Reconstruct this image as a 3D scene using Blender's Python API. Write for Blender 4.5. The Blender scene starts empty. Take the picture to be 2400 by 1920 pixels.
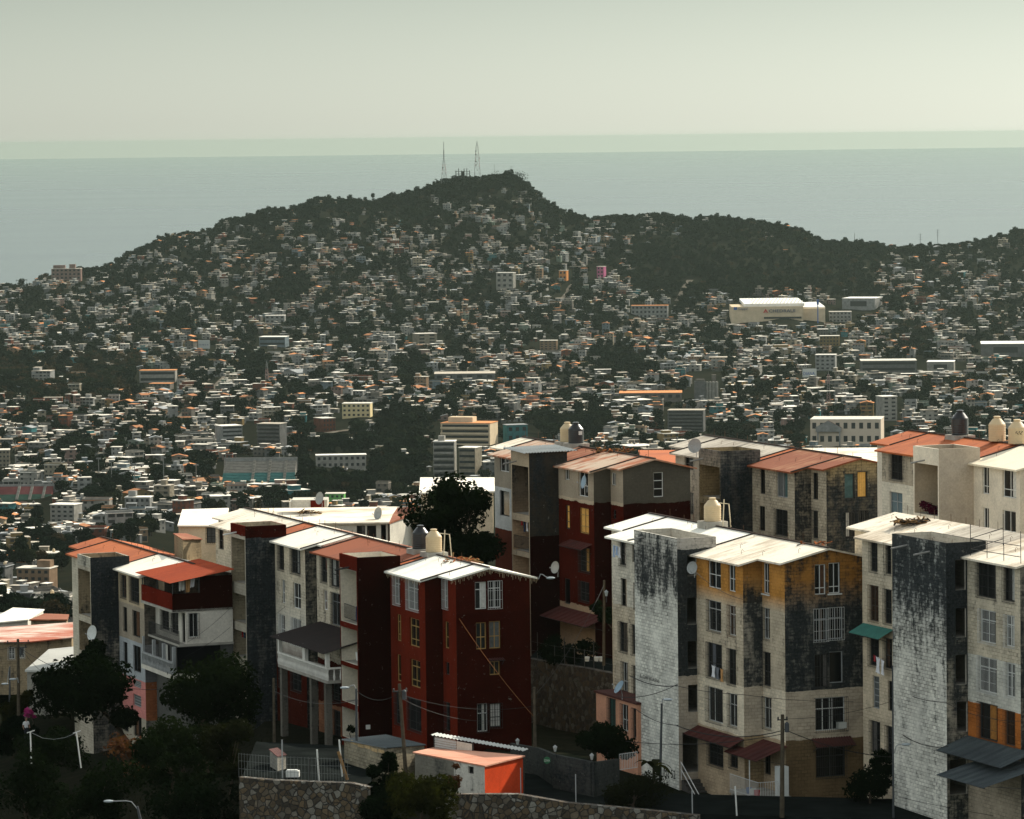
# Hillside apartment blocks above a coastal town, backlit by a late afternoon sun.
import bpy, math, random
import numpy as np
from mathutils import Vector, Matrix

random.seed(7)
SC = bpy.context.scene
COL = SC.collection

# ------------------------------------------------------------------ camera geometry
F = 10000.0                      # focal length in photo pixels (photo 2400 x 1920)
CAM = Vector((0.0, 0.0, 225.0))
HORY = 322.0
PITCH = math.atan((960.0 - HORY) / F)
ROLL = 0.0117
_fw = Vector((0, math.cos(PITCH), -math.sin(PITCH)))
_up0 = Vector((0, math.sin(PITCH), math.cos(PITCH)))
_rt0 = Vector((1, 0, 0))
RT = _rt0 * math.cos(ROLL) - _up0 * math.sin(ROLL)
UP = _up0 * math.cos(ROLL) + _rt0 * math.sin(ROLL)
FW = _fw


def ray(px, py):
    return FW + RT * ((px - 1200.0) / F) + UP * ((960.0 - py) / F)


def P(px, py, Y):
    d = ray(px, py)
    return CAM + d * (Y / d.y)


def proj(p):
    q = Vector(p) - CAM
    w = q.dot(FW)
    return 1200 + F * q.dot(RT) / w, 960 - F * q.dot(UP) / w


def on_z(px, py, z):
    d = ray(px, py)
    return CAM + d * ((z - CAM.z) / d.z)


def z_at(p2, py):
    """height at which the vertical through p2 shows at picture row py"""
    q = Vector((p2[0], p2[1], CAM.z)) - CAM
    k = (960.0 - py) / F
    # (q.UP + dz UP.z) = k (q.FW + dz FW.z)
    dz = (k * q.dot(FW) - q.dot(UP)) / (UP.z - k * FW.z)
    return CAM.z + dz


def walk(p, d, px):
    """distance along the level direction d from p until picture column px"""
    q = Vector((p[0], p[1], p[2])) - CAM
    dv = Vector((d[0], d[1], 0.0))
    k = (px - 1200.0) / F
    return (k * q.dot(FW) - q.dot(RT)) / (dv.dot(RT) - k * dv.dot(FW))


TH = math.radians(21.6)
U = Vector((math.cos(TH), math.sin(TH)))       # along the gables, to the right
V = Vector((-math.sin(TH), math.cos(TH)))      # along the rows, into the depth


def v3(p2, z):
    return Vector((p2[0], p2[1], z))


def ccw(d):
    return Vector((-d[1], d[0]))


# ------------------------------------------------------------------ mesh builder
ORG = {}


class MB:
    def __init__(s):
        s.v, s.f, s.m, s.uv, s.sm = [], [], [], [], []

    def poly(s, pts, m=0, uv=None, smooth=False):
        i = len(s.v)
        s.v.extend([(p[0], p[1], p[2]) for p in pts])
        s.f.append(list(range(i, i + len(pts))))
        s.m.append(m)
        s.sm.append(smooth)
        s.uv.append(uv if uv else [(p[0] * .7 + p[1] * .7, p[2]) for p in pts])

    def obox(s, o, a, b, c, m=0, mtop=None):
        """box from corner o with edge vectors a, b, c (right handed)"""
        o, a, b, c = Vector(o), Vector(a), Vector(b), Vector(c)
        la, lb, lc = a.length, b.length, c.length
        q = [o, o + a, o + a + b, o + b, o + c, o + a + c, o + a + b + c, o + b + c]
        for idx, l1, l2 in (((0, 3, 2, 1), lb, la), ((4, 5, 6, 7), la, lb), ((0, 1, 5, 4), la, lc),
                            ((1, 2, 6, 5), lb, lc), ((2, 3, 7, 6), la, lc), ((3, 0, 4, 7), lb, lc)):
            mm = mtop if (mtop is not None and idx == (4, 5, 6, 7)) else m
            s.poly([q[i] for i in idx], mm, [(0, 0), (l1, 0), (l1, l2), (0, l2)])

    def bar(s, a, b, w, h=None, m=0, up=(0, 0, 1)):
        """rectangular bar from a to b, w wide and h high, centred"""
        a, b = Vector(a), Vector(b)
        h = h or w
        d = b - a
        if d.length < 1e-6:
            return
        up = Vector(up)
        if abs(d.normalized().dot(up)) > .97:
            up = Vector((0.3, 1, 0))
        x = d.cross(up).normalized()
        y = x.cross(d).normalized()
        s.obox(a - x * w / 2 - y * h / 2, x * w, d, y * h, m) if False else s.obox(a + x * w / 2 - y * h / 2, d, -x * w, y * h, m)

    def tube(s, pts, r, n=6, m=0, r1=None, cap=True):
        pts = [Vector(p) for p in pts]
        rings = []
        for i, p in enumerate(pts):
            d = (pts[min(i + 1, len(pts) - 1)] - pts[max(i - 1, 0)]).normalized()
            up = Vector((0, 0, 1)) if abs(d.z) < .95 else Vector((0, 1, 0))
            x = d.cross(up).normalized()
            y = d.cross(x).normalized()
            rr = r if r1 is None else r + (r1 - r) * i / max(1, len(pts) - 1)
            rings.append([p + (x * math.cos(k * 2 * math.pi / n) + y * math.sin(k * 2 * math.pi / n)) * rr for k in range(n)])
        for a, b in zip(rings, rings[1:]):
            for k in range(n):
                s.poly([a[k], b[k], b[(k + 1) % n], a[(k + 1) % n]], m, smooth=True)
        if cap:
            s.poly(rings[-1][::-1], m)
            s.poly(rings[0], m)

    def lathe(s, c, prof, n=24, m=0, axis=None, smooth=True):
        """profile of (radius, height) around c"""
        c = Vector(c)
        ax = Vector(axis).normalized() if axis is not None else Vector((0, 0, 1))
        t = Vector((1, 0, 0)) if abs(ax.x) < .8 else Vector((0, 1, 0))
        x = ax.cross(t).normalized()
        y = ax.cross(x)
        R = [[c + ax * h + (x * math.cos(k * 2 * math.pi / n) + y * math.sin(k * 2 * math.pi / n)) * r for k in range(n)]
             for r, h in prof]
        for a, b in zip(R, R[1:]):
            for k in range(n):
                s.poly([a[k], a[(k + 1) % n], b[(k + 1) % n], b[k]], m, smooth=smooth)

    def build(s, name, mats, parent=None):
        if not isinstance(mats, (list, tuple)):
            mats = [mats]
        off = ORG.get(parent.name, Vector((0, 0, 0))) if parent else Vector((0, 0, 0))
        me = bpy.data.meshes.new(name)
        me.from_pydata([(a - off.x, b - off.y, c - off.z) for a, b, c in s.v], [], s.f)
        for mt in mats:
            me.materials.append(mt)
        me.polygons.foreach_set('material_index', s.m)
        me.polygons.foreach_set('use_smooth', s.sm)
        ul = me.uv_layers.new(name='UVMap')
        ul.data.foreach_set('uv', [c for fuv in s.uv for p in fuv for c in p])
        me.update()
        o = bpy.data.objects.new(name, me)
        COL.objects.link(o)
        if parent:
            o.parent = parent
            ORG[o.name] = off
        return o


def tag(o, label, cat=None, group=None, kind=None):
    if label:
        o['label'] = label
    if cat:
        o['category'] = cat
    if group:
        o['group'] = group
    if kind:
        o['kind'] = kind
    return o


def thing(name, label, cat, loc, group=None):
    o = bpy.data.objects.new(name, None)
    o.empty_display_size = .3
    COL.objects.link(o)
    o.location = loc
    ORG[o.name] = Vector(loc)
    return tag(o, label, cat, group)


def solo(mb, name, mats, label, cat, group=None, kind=None):
    """a thing that is one mesh, its origin at its base"""
    if mb.v:
        a = np.array(mb.v)
        lo, hi = a.min(0), a.max(0)
        org = Vector(((lo[0] + hi[0]) / 2, (lo[1] + hi[1]) / 2, lo[2]))
    else:
        org = Vector()
    mb.v = [(x - org.x, y - org.y, z - org.z) for x, y, z in mb.v]
    o = mb.build(name, mats)
    o.location = org
    ORG[o.name] = org
    return tag(o, label, cat, group, kind)


# ------------------------------------------------------------------ materials
def new_mat(name):
    m = bpy.data.materials.new(name)
    m.use_nodes = True
    nt = m.node_tree
    b = nt.nodes['Principled BSDF']
    return m, nt, b


def N(nt, typ, **kw):
    n = nt.nodes.new(typ)
    for k, val in kw.items():
        setattr(n, k, val)
    return n


def math_node(nt, op, a, b=None, clamp=False):
    n = N(nt, 'ShaderNodeMath', operation=op, use_clamp=clamp)
    for i, x in enumerate((a, b)):
        if x is None:
            continue
        if isinstance(x, (int, float)):
            n.inputs[i].default_value = x
        else:
            nt.links.new(x, n.inputs[i])
    return n.outputs[0]


def mix(nt, fac, a, b, mode='MIX'):
    n = N(nt, 'ShaderNodeMix', data_type='RGBA', blend_type=mode)
    for sock, x in ((n.inputs[0], fac), (n.inputs[6], a), (n.inputs[7], b)):
        if isinstance(x, (int, float)):
            sock.default_value = x
        elif isinstance(x, (tuple, list)):
            sock.default_value = (x[0], x[1], x[2], 1)
        else:
            nt.links.new(x, sock)
    return n.outputs[2]


def noise(nt, vec, scale, detail=4, rough=.55):
    n = N(nt, 'ShaderNodeTexNoise')
    n.inputs['Scale'].default_value = scale
    n.inputs['Detail'].default_value = detail
    n.inputs['Roughness'].default_value = rough
    if vec is not None:
        nt.links.new(vec, n.inputs['Vector'])
    return n.outputs[0]


def mapping(nt, vec, sc=(1, 1, 1), loc=(0, 0, 0), rot=(0, 0, 0)):
    n = N(nt, 'ShaderNodeMapping')
    n.inputs['Scale'].default_value = sc
    n.inputs['Location'].default_value = loc
    n.inputs['Rotation'].default_value = rot
    nt.links.new(vec, n.inputs['Vector'])
    return n.outputs[0]


def band(nt, x, lo, hi):
    n = N(nt, 'ShaderNodeMapRange', clamp=True)
    n.inputs[1].default_value = lo
    n.inputs[2].default_value = hi
    nt.links.new(x, n.inputs[0])
    return n.outputs[0]


def N_bw(nt, c):
    n = N(nt, 'ShaderNodeRGBToBW')
    nt.links.new(c, n.inputs[0])
    return n.outputs[0]


def bump(nt, b, h, strength=.3, dist=.02):
    n = N(nt, 'ShaderNodeBump')
    n.inputs['Strength'].default_value = strength
    n.inputs['Distance'].default_value = dist
    nt.links.new(h, n.inputs['Height'])
    nt.links.new(n.outputs[0], b.inputs['Normal'])


MC = {}


def flat(name, col, rough=.8, var=.12, scale=3.0, metal=0.0, spec=.3):
    """plain material with a little mottling"""
    if name in MC:
        return MC[name]
    m, nt, b = new_mat(name)
    tc = N(nt, 'ShaderNodeTexCoord').outputs['Object']
    n = noise(nt, tc, scale, 3)
    f = band(nt, n, .3, .7)
    lo = tuple(c * (1 - var) for c in col)
    hi = tuple(min(1, c * (1 + var)) for c in col)
    nt.links.new(mix(nt, f, lo, hi), b.inputs['Base Color'])
    b.inputs['Roughness'].default_value = rough
    b.inputs['Metallic'].default_value = metal
    b.inputs['Specular IOR Level'].default_value = spec if rough < .75 else 0
    MC[name] = m
    return m


def wall_mat(name, bands, dirt=.3, block=.35, mold=(.012, .0145, .016), ragged=.25, brick=(.4, .2), streak=1.0, seed=0):
    """painted block wall. bands: [(z_low, colour, extra_dirt)] from the top down, last one unlimited"""
    if name in MC:
        return MC[name]
    m, nt, b = new_mat(name)
    geo = N(nt, 'ShaderNodeNewGeometry')
    uv = N(nt, 'ShaderNodeTexCoord').outputs['UV']
    pos = geo.outputs['Position']
    sep = N(nt, 'ShaderNodeSeparateXYZ')
    nt.links.new(pos, sep.inputs[0])
    posn = mapping(nt, pos, loc=(seed * 7.3, seed * 3.1, 0))
    rag = noise(nt, posn, 1.1, 5)
    zz = math_node(nt, 'ADD', sep.outputs[2], math_node(nt, 'MULTIPLY', math_node(nt, 'SUBTRACT', rag, .5), ragged * 4))
    col = None
    dsock = None
    for z, c, d, *sf in bands[::-1]:
        if col is None:
            rgb = N(nt, 'ShaderNodeRGB')
            rgb.outputs[0].default_value = (*c, 1)
            col = rgb.outputs[0]
            val = N(nt, 'ShaderNodeValue')
            val.outputs[0].default_value = d
            dsock = val.outputs[0]
        else:
            f = math_node(nt, 'GREATER_THAN', zz, z)
            sw = sf[0] if sf else (1.1 if ragged >= .2 else 0)
            col = mix(nt, band(nt, zz, z - sw, z + sw) if sw else f, col, c)
            if sw:
                f = band(nt, zz, z - sw * 1.3, z + sw * 1.3)
            dd = math_node(nt, 'MULTIPLY', f, d)
            dsock = math_node(nt, 'ADD', dd, math_node(nt, 'MULTIPLY', dsock, math_node(nt, 'SUBTRACT', 1.0, f)))
    # mottling
    big = noise(nt, posn, .55, 5, .6)
    fine = noise(nt, posn, 7.0, 4, .7)
    col = mix(nt, 1.0, col, mix(nt, band(nt, big, .25, .75), (.72, .71, .70), (1.12, 1.1, 1.06)), 'MULTIPLY')
    col = mix(nt, 1.0, col, mix(nt, band(nt, fine, .3, .7), (.84, .84, .83), (1.1, 1.1, 1.1)), 'MULTIPLY')
    # block courses
    hgt = fine
    if block > 0:
        br = N(nt, 'ShaderNodeTexBrick')
        br.inputs['Scale'].default_value = 1.0
        br.inputs['Brick Width'].default_value = brick[0]
        br.inputs['Row Height'].default_value = brick[1]
        br.inputs['Mortar Size'].default_value = .022
        br.inputs['Mortar Smooth'].default_value = .6
        br.inputs['Color1'].default_value = (1, 1, 1, 1)
        br.inputs['Color2'].default_value = (.62, .62, .62, 1)
        br.inputs['Mortar'].default_value = (.30, .30, .30, 1)
        nt.links.new(uv, br.inputs['Vector'])
        vis = band(nt, noise(nt, posn, .8, 3), .3, .62)
        col = mix(nt, math_node(nt, 'MULTIPLY', vis, block), col, mix(nt, 1.0, col, br.outputs[0], 'MULTIPLY'))
    # mould: blotches plus vertical streaks
    uvs = mapping(nt, uv, sc=(1.7, .3, 1), loc=(seed * 5.1, seed * 1.7, 0))
    st = noise(nt, uvs, 1.0, 7, .66)
    bl = noise(nt, posn, .42, 9, .74)
    md = noise(nt, mapping(nt, posn, sc=(1, 1, 1.6)), 2.3, 6, .7)
    k1 = .46 * streak
    nn = math_node(nt, 'ADD', math_node(nt, 'MULTIPLY', st, k1), math_node(nt, 'ADD', math_node(nt, 'MULTIPLY', bl, .66 - k1), math_node(nt, 'MULTIPLY', md, .34)))
    if block > 0:
        nn = math_node(nt, 'ADD', nn, math_node(nt, 'MULTIPLY', math_node(nt, 'SUBTRACT', .8, N_bw(nt, br.outputs[0])), .10 * block))
    dtot = math_node(nt, 'ADD', dsock, dirt)
    thr = math_node(nt, 'SUBTRACT', .66, math_node(nt, 'MULTIPLY', dtot, .34))
    fac = math_node(nt, 'DIVIDE', math_node(nt, 'SUBTRACT', nn, thr), .11, clamp=True)
    fac = math_node(nt, 'MULTIPLY', fac, .93)
    col = mix(nt, fac, col, mix(nt, band(nt, fine, .35, .8), mold, tuple(x * 3.5 for x in mold)))
    if block > 0:
        col = mix(nt, math_node(nt, 'MULTIPLY', vis, block * .8), col, mix(nt, 1.0, col, br.outputs[0], 'MULTIPLY'))
    # small peeling spots
    pk = band(nt, noise(nt, posn, 3.2, 6, .75), .63, .69)
    col = mix(nt, math_node(nt, 'MULTIPLY', pk, .45), col, (.30, .28, .25))
    nt.links.new(col, b.inputs['Base Color'])
    b.inputs['Roughness'].default_value = .92
    b.inputs['Specular IOR Level'].default_value = 0
    bump(nt, b, hgt, .35, .02)
    MC[name] = m
    return m


def roof_mat(name, base, stain, stain_amt=.4, dark=(.05, .045, .04), dark_amt=.15, rough=.85, ang=0.0, corr=0.0):
    """painted concrete roof with worn streaks running down the slope"""
    if name in MC:
        return MC[name]
    m, nt, b = new_mat(name)
    pos = N(nt, 'ShaderNodeNewGeometry').outputs['Position']
    rot = mapping(nt, pos, rot=(0, 0, -TH + ang))
    stre = noise(nt, mapping(nt, rot, sc=(.35, 2.0, 1)), 1.0, 7, .65)
    big = noise(nt, pos, .22, 4)
    mid = noise(nt, pos, 1.3, 6, .68)
    fine = noise(nt, pos, 9, 3, .7)
    k = math_node(nt, 'ADD', math_node(nt, 'MULTIPLY', stre, .5), math_node(nt, 'MULTIPLY', big, .5))
    t = .66 - .3 * stain_amt
    col = mix(nt, band(nt, k, t - .06, t + .06), base, stain)
    t2 = .72 - .3 * dark_amt
    kk = math_node(nt, 'ADD', math_node(nt, 'MULTIPLY', mid, .6), math_node(nt, 'MULTIPLY', stre, .4))
    col = mix(nt, math_node(nt, 'MULTIPLY', band(nt, kk, t2 - .05, t2 + .07), .75), col, dark)
    col = mix(nt, 1.0, col, mix(nt, band(nt, fine, .3, .7), (.86, .86, .85), (1.08, 1.08, 1.08)), 'MULTIPLY')
    nt.links.new(col, b.inputs['Base Color'])
    b.inputs['Roughness'].default_value = rough
    b.inputs['Specular IOR Level'].default_value = .2
    if corr:
        w = N(nt, 'ShaderNodeTexWave', wave_type='BANDS', bands_direction='Y')
        w.inputs['Scale'].default_value = corr
        nt.links.new(rot, w.inputs['Vector'])
        bump(nt, b, w.outputs['Fac'], .6, .04)
    else:
        bump(nt, b, mid, .3, .03)
    MC[name] = m
    return m


def foliage_mat(name, lo, hi, trans=.25):
    if name in MC:
        return MC[name]
    m, nt, b = new_mat(name)
    oi = N(nt, 'ShaderNodeObjectInfo').outputs['Random']
    pos = N(nt, 'ShaderNodeNewGeometry').outputs['Position']
    n = noise(nt, pos, .9, 3)
    n2 = noise(nt, pos, .012, 2)
    f = math_node(nt, 'ADD', math_node(nt, 'MULTIPLY', n, .6), math_node(nt, 'MULTIPLY', oi, .35))
    col = mix(nt, band(nt, f, .2, .85), lo, hi)
    col = mix(nt, 1.0, col, mix(nt, band(nt, n2, .35, .65), (.75, .8, .8), (1.2, 1.1, .95)), 'MULTIPLY')
    nt.links.new(col, b.inputs['Base Color'])
    b.inputs['Roughness'].default_value = .8
    b.inputs['Specular IOR Level'].default_value = 0
    if trans:
        tr = N(nt, 'ShaderNodeBsdfTranslucent')
        nt.links.new(mix(nt, 1.0, col, (1.3, 1.6, .5), 'MULTIPLY'), tr.inputs[0])
        ms = N(nt, 'ShaderNodeMixShader')
        ms.inputs[0].default_value = trans
        nt.links.new(b.outputs[0], ms.inputs[1])
        nt.links.new(tr.outputs[0], ms.inputs[2])
        nt.links.new(ms.outputs[0], nt.nodes['Material Output'].inputs['Surface'])
    MC[name] = m
    return m


def glass_mat():
    if 'dark_glass' in MC:
        return MC['dark_glass']
    m, nt, b = new_mat('dark_glass')
    oi = N(nt, 'ShaderNodeObjectInfo').outputs['Random']
    nt.links.new(mix(nt, oi, (.0025, .003, .0035), (.009, .011, .012)), b.inputs['Base Color'])
    b.inputs['Roughness'].default_value = .12
    b.inputs['Specular IOR Level'].default_value = .35
    MC['dark_glass'] = m
    return m
# ------------------------------------------------------------------ camera, light, sky
cd = bpy.data.cameras.new('Camera')
cam = bpy.data.objects.new('Camera', cd)
COL.objects.link(cam)
cd.sensor_fit = 'HORIZONTAL'
cd.sensor_width = 36.0
cd.lens = 36.0 * F / 2400.0
cd.clip_start = 1.0
cd.clip_end = 120000.0
cam.matrix_world = Matrix.Translation(CAM) @ Matrix((RT, UP, -FW)).transposed().to_4x4()
SC.camera = cam

SUN_AZ = math.radians(42.0)      # from the view direction towards the right
SUN_EL = math.radians(33.0)
SUN_DIR = Vector((math.sin(SUN_AZ) * math.cos(SUN_EL), math.cos(SUN_AZ) * math.cos(SUN_EL), math.sin(SUN_EL)))
ld = bpy.data.lights.new('sun', 'SUN')
ld.energy = 3.7
ld.angle = math.radians(.5)
ld.color = (1.0, .91, .76)
sun = bpy.data.objects.new('sun', ld)
COL.objects.link(sun)
sun.rotation_euler = (-SUN_DIR).to_track_quat('-Z', 'Y').to_euler()
sun.location = (60, 200, 420)

wd = bpy.data.worlds.new('World')
SC.world = wd
wd.use_nodes = True
nt = wd.node_tree
bg = nt.nodes['Background']
sky = N(nt, 'ShaderNodeTexSky', sky_type='NISHITA')
sky.sun_disc = False
sky.sun_elevation = SUN_EL
sky.sun_rotation = SUN_AZ
sky.altitude = 200
sky.air_density = 1.0
sky.dust_density = 1.0
sky.ozone_density = 1.0
_tc = N(nt, 'ShaderNodeTexCoord').outputs['Generated']
_vm = N(nt, 'ShaderNodeVectorMath', operation='MAXIMUM')
_vm.inputs[1].default_value = (-2, -2, .004)      # below the geometric horizon the air looks as just above it
nt.links.new(_tc, _vm.inputs[0])
nt.links.new(_vm.outputs[0], sky.inputs['Vector'])
hs = N(nt, 'ShaderNodeHueSaturation')
hs.inputs['Saturation'].default_value = .26
nt.links.new(sky.outputs[0], hs.inputs['Color'])
_sep = N(nt, 'ShaderNodeSeparateXYZ')
nt.links.new(_vm.outputs[0], _sep.inputs[0])
# pale horizon band, dimmed sky just above, unseen sky overhead brightened as added fill light
_hz = mix(nt, band(nt, _sep.outputs[2], -.002, .06), (.36, .39, .36), (.18, .206, .188))
_hz = mix(nt, band(nt, _sep.outputs[2], .08, .35), _hz, (1.14, 1.16, 1.06))
nt.links.new(mix(nt, 1.0, hs.outputs[0], _hz, 'MULTIPLY'), bg.inputs['Color'])
bg.inputs['Strength'].default_value = .15

SC.view_settings.view_transform = 'Standard'
SC.view_settings.look = 'None'
SC.view_settings.exposure = 0.8
SC.view_settings.gamma = 1.0
SC.cycles.use_denoising = True
SC.cycles.max_bounces = 6
SC.cycles.diffuse_bounces = 3
SC.cycles.transparent_max_bounces = 8
SC.cycles.volume_bounces = 0

# ------------------------------------------------------------------ terrain
SIL = [(-300, 700), (0, 664), (60, 662), (117, 636), (175, 632), (222, 630), (267, 614), (312, 588), (367, 558), (428, 537),
       (480, 533), (534, 509), (580, 504), (623, 486), (668, 483), (712, 475), (757, 460), (800, 464), (868, 464),
       (946, 452), (1002, 436), (1041, 426), (1085, 416), (1113, 423), (1158, 416), (1185, 410), (1224, 426),
       (1258, 453), (1280, 472), (1336, 492), (1380, 509), (1436, 498), (1503, 495), (1558, 500), (1614, 508),
       (1670, 502), (1725, 508), (1781, 517), (1837, 522), (1892, 538), (1937, 560), (2004, 567), (2060, 573),
       (2115, 580), (2182, 578), (2227, 575), (2271, 566), (2315, 556), (2360, 545), (2400, 530), (2700, 480)]
TREE_H = 7.0
Y_RIDGE, Y_FOOT = 5500.0, 4350.0
BASE = [(130, 166), (215, 180), (240, 185.6), (262, 186), (345, 183.5), (420, 177), (520, 160), (700, 138), (1000, 104), (1500, 62),
        (2000, 32), (2400, 20), (3000, 14), (3900, 14), (4400, 20), (8000, 20)]
_sx, _sy = np.array([a for a, b in SIL]), np.array([b for a, b in SIL])
_bx, _by = np.array([a for a, b in BASE]), np.array([b for a, b in BASE])


def hor(px):
    return HORY - ROLL * (np.asarray(px) - 1200.0)


def wob(px, Y):
    px = np.asarray(px, float)
    Y = np.asarray(Y, float)
    return (np.sin(px * .013 + Y * .0021) + np.sin(px * .031 - Y * .0043 + 1.3) * .6 + np.sin(px * .071 + Y * .009 + .4) * .35
            + np.sin(px * .0061 - Y * .0013 + 2.0) * 1.1)


def terrain(px, Y):
    px = np.asarray(px, float)
    Y = np.asarray(Y, float)
    b = np.interp(Y, _bx, _by)
    # the terrace the near blocks stand on
    near = np.clip((430 - Y) / 110, 0, 1) * np.clip((Y - 232) / 14, 0, 1)
    nz = np.interp(px, [0, 250, 520, 610, 880, 1100, 1300, 1700, 2400], [180.0, 181.6, 183.0, 187.4, 187.7, 186.3, 185.6, 185.3, 186.3])
    nz = nz - 2.4 * np.clip((px - 540) / 60, 0, 1) * np.clip((1130 - px) / 60, 0, 1) * np.clip((Y - 263) / 5, 0, 1)
    b = b + (nz - 186.0) * near
    zr = CAM.z + (hor(px) - np.interp(px, _sx, _sy)) / F * Y_RIDGE - TREE_H
    t = np.clip((Y - Y_FOOT) / (Y_RIDGE - Y_FOOT), 0, 1)
    s = .55 * t * t * (3 - 2 * t) + .45 * t
    h = b + (zr - b) * s
    back = np.clip((Y - Y_RIDGE) / 900.0, 0, 1)
    h = h - back ** 1.4 * (zr + 12)
    amp = np.where(Y < 450, 0, np.clip((Y - 450) / 1500, 0, 1) * 1.3 + 3.2 * np.sin(np.clip(t, 0, 1) * math.pi))
    return h + wob(px, Y) * amp


TPX = np.arange(-260, 2681, 20.0)
TY = np.unique(np.concatenate([np.arange(130, 450, 6.0), np.arange(450, 1500, 25.0), np.arange(1500, 4300, 40.0), np.arange(4300, 6700, 24.0)]))
_gp, _gy = np.meshgrid(TPX, TY, indexing='ij')
TZ = terrain(_gp, _gy)


def gx(px, Y, z):
    """world x of picture column px at depth Y and height z"""
    return walk((0, Y, z), (1, 0), px)


def build_terrain():
    n0, n1 = TZ.shape
    X = np.zeros_like(TZ)
    for i in range(n0):
        for j in range(n1):
            X[i, j] = gx(TPX[i], TY[j], TZ[i, j])
    co = np.stack([X, _gy, TZ], -1).reshape(-1, 3)
    idx = np.arange(n0 * n1).reshape(n0, n1)
    f = np.stack([idx[:-1, :-1], idx[1:, :-1], idx[1:, 1:], idx[:-1, 1:]], -1).reshape(-1, 4)
    me = bpy.data.meshes.new('terrain')
    me.from_pydata(co.tolist(), [], f.tolist())
    me.polygons.foreach_set('use_smooth', [True] * len(f))
    o = bpy.data.objects.new('terrain', me)
    COL.objects.link(o)
    o['kind'] = 'structure'
    m, nt, b = new_mat('earth')
    pos = N(nt, 'ShaderNodeNewGeometry').outputs['Position']
    n1_ = noise(nt, pos, .035, 7, .65)
    n2_ = noise(nt, pos, .9, 6, .7)
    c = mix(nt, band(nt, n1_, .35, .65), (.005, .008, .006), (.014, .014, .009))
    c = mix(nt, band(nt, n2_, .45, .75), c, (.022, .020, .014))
    nt.links.new(c, b.inputs['Base Color'])
    b.inputs['Roughness'].default_value = 1.0
    b.inputs['Specular IOR Level'].default_value = 0
    bump(nt, b, n2_, .6, .15)
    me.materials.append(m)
    return o


build_terrain()

# column-wise visible depth: for a picture point give the depth where the sight line meets the terrain
_pyg = hor(_gp) + (CAM.z - TZ) / _gy * F
_near = TY < 520
_pyv = np.minimum.accumulate(np.where(_near[None, :], 5000, _pyg), axis=1)


def ground_hit(px, py):
    i = int(np.clip(round((px + 260) / 20.0), 0, len(TPX) - 1))
    col = _pyv[i]
    j = int(np.argmax(col <= py))
    if col[j] > py or j == 0:
        return None
    a, b = _pyg[i, j - 1], _pyg[i, j]
    t = 0 if abs(a - b) < 1e-6 else float(np.clip((a - py) / (a - b), 0, 1))
    Y = TY[j - 1] + (TY[j] - TY[j - 1]) * t
    if TY[j] < 530:
        Y = TY[j]
    z = float(terrain(px, Y))
    return Vector((gx(px, Y, z), Y, z))


def tz_world(x, Y):
    px = 1200 + F * x / Y * .998
    return float(terrain(px, Y))


# ------------------------------------------------------------------ sea
def build_sea():
    ys = [4300, 5200, 6000, 7000, 8500, 11000, 15000, 22000, 34000, 60000]
    mb = MB()
    for a, b in zip(ys, ys[1:]):
        wa, wb = a * .2 + 800, b * .2 + 800
        mb.poly([(-wa, a, 0), (wa, a, 0), (wb, b, 0), (-wb, b, 0)])
    m, nt, b = new_mat('sea_water')
    pos = N(nt, 'ShaderNodeNewGeometry').outputs['Position']
    sw = noise(nt, mapping(nt, pos, sc=(.0014, .0030, 1)), 1.0, 6, .6)
    rip = noise(nt, mapping(nt, pos, sc=(.03, .03, 1)), 1.0, 6, .65)
    slick = noise(nt, mapping(nt, pos, sc=(.0004, .0011, 1)), 1.0, 5, .55)
    b.inputs['Base Color'].default_value = (.012, .030, .030, 1)
    nt.links.new(math_node(nt, 'ADD', .22, math_node(nt, 'MULTIPLY', band(nt, slick, .3, .7), .07)), b.inputs['Roughness'])
    b.inputs['IOR'].default_value = 1.33
    bump(nt, b, math_node(nt, 'ADD', rip, math_node(nt, 'MULTIPLY', sw, 2.0)), .30, 5.0)
    o = mb.build('sea', m)
    o['kind'] = 'structure'


build_sea()


def build_haze():
    mb = MB()
    mb.obox((-15500, -60, -6), (31000, 0, 0), (0, 61500, 0), (0, 0, 239))
    m = bpy.data.materials.new('haze_air')
    m.use_nodes = True
    nt = m.node_tree
    nt.nodes.remove(nt.nodes['Principled BSDF'])
    pv = N(nt, 'ShaderNodeVolumePrincipled')
    pv.inputs['Color'].default_value = (.36, .45, .40, 1)
    pv.inputs['Density'].default_value = 1.7e-5
    pv.inputs['Anisotropy'].default_value = .35
    nt.links.new(pv.outputs[0], nt.nodes['Material Output'].inputs['Volume'])
    o = mb.build('haze', m)
    o['kind'] = 'stuff'
    return o


build_haze()
# ------------------------------------------------------------------ trees
def crown_pts(rng, n, R, H, lobes=6, flat_=.75):
    """leaf clump centres spread through several overlapping lobes"""
    L = []
    for k in range(lobes):
        a = rng.uniform(0, 6.283)
        r = R * rng.uniform(.15, .62)
        L.append((math.cos(a) * r, math.sin(a) * r, H * rng.uniform(.45, .82), R * rng.uniform(.34, .58)))
    L.append((0, 0, H * .72, R * .6))
    out = []
    while len(out) < n:
        x, y, z, r = L[rng.randrange(len(L))]
        d = Vector((rng.gauss(0, 1), rng.gauss(0, 1), rng.gauss(0, 1))).normalized()
        q = r * rng.uniform(.55, 1.08)
        p = Vector((x + d.x * q, y + d.y * q, z + d.z * q * flat_))
        if p.z > H * .22:
            out.append((p, d))
    return out


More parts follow.
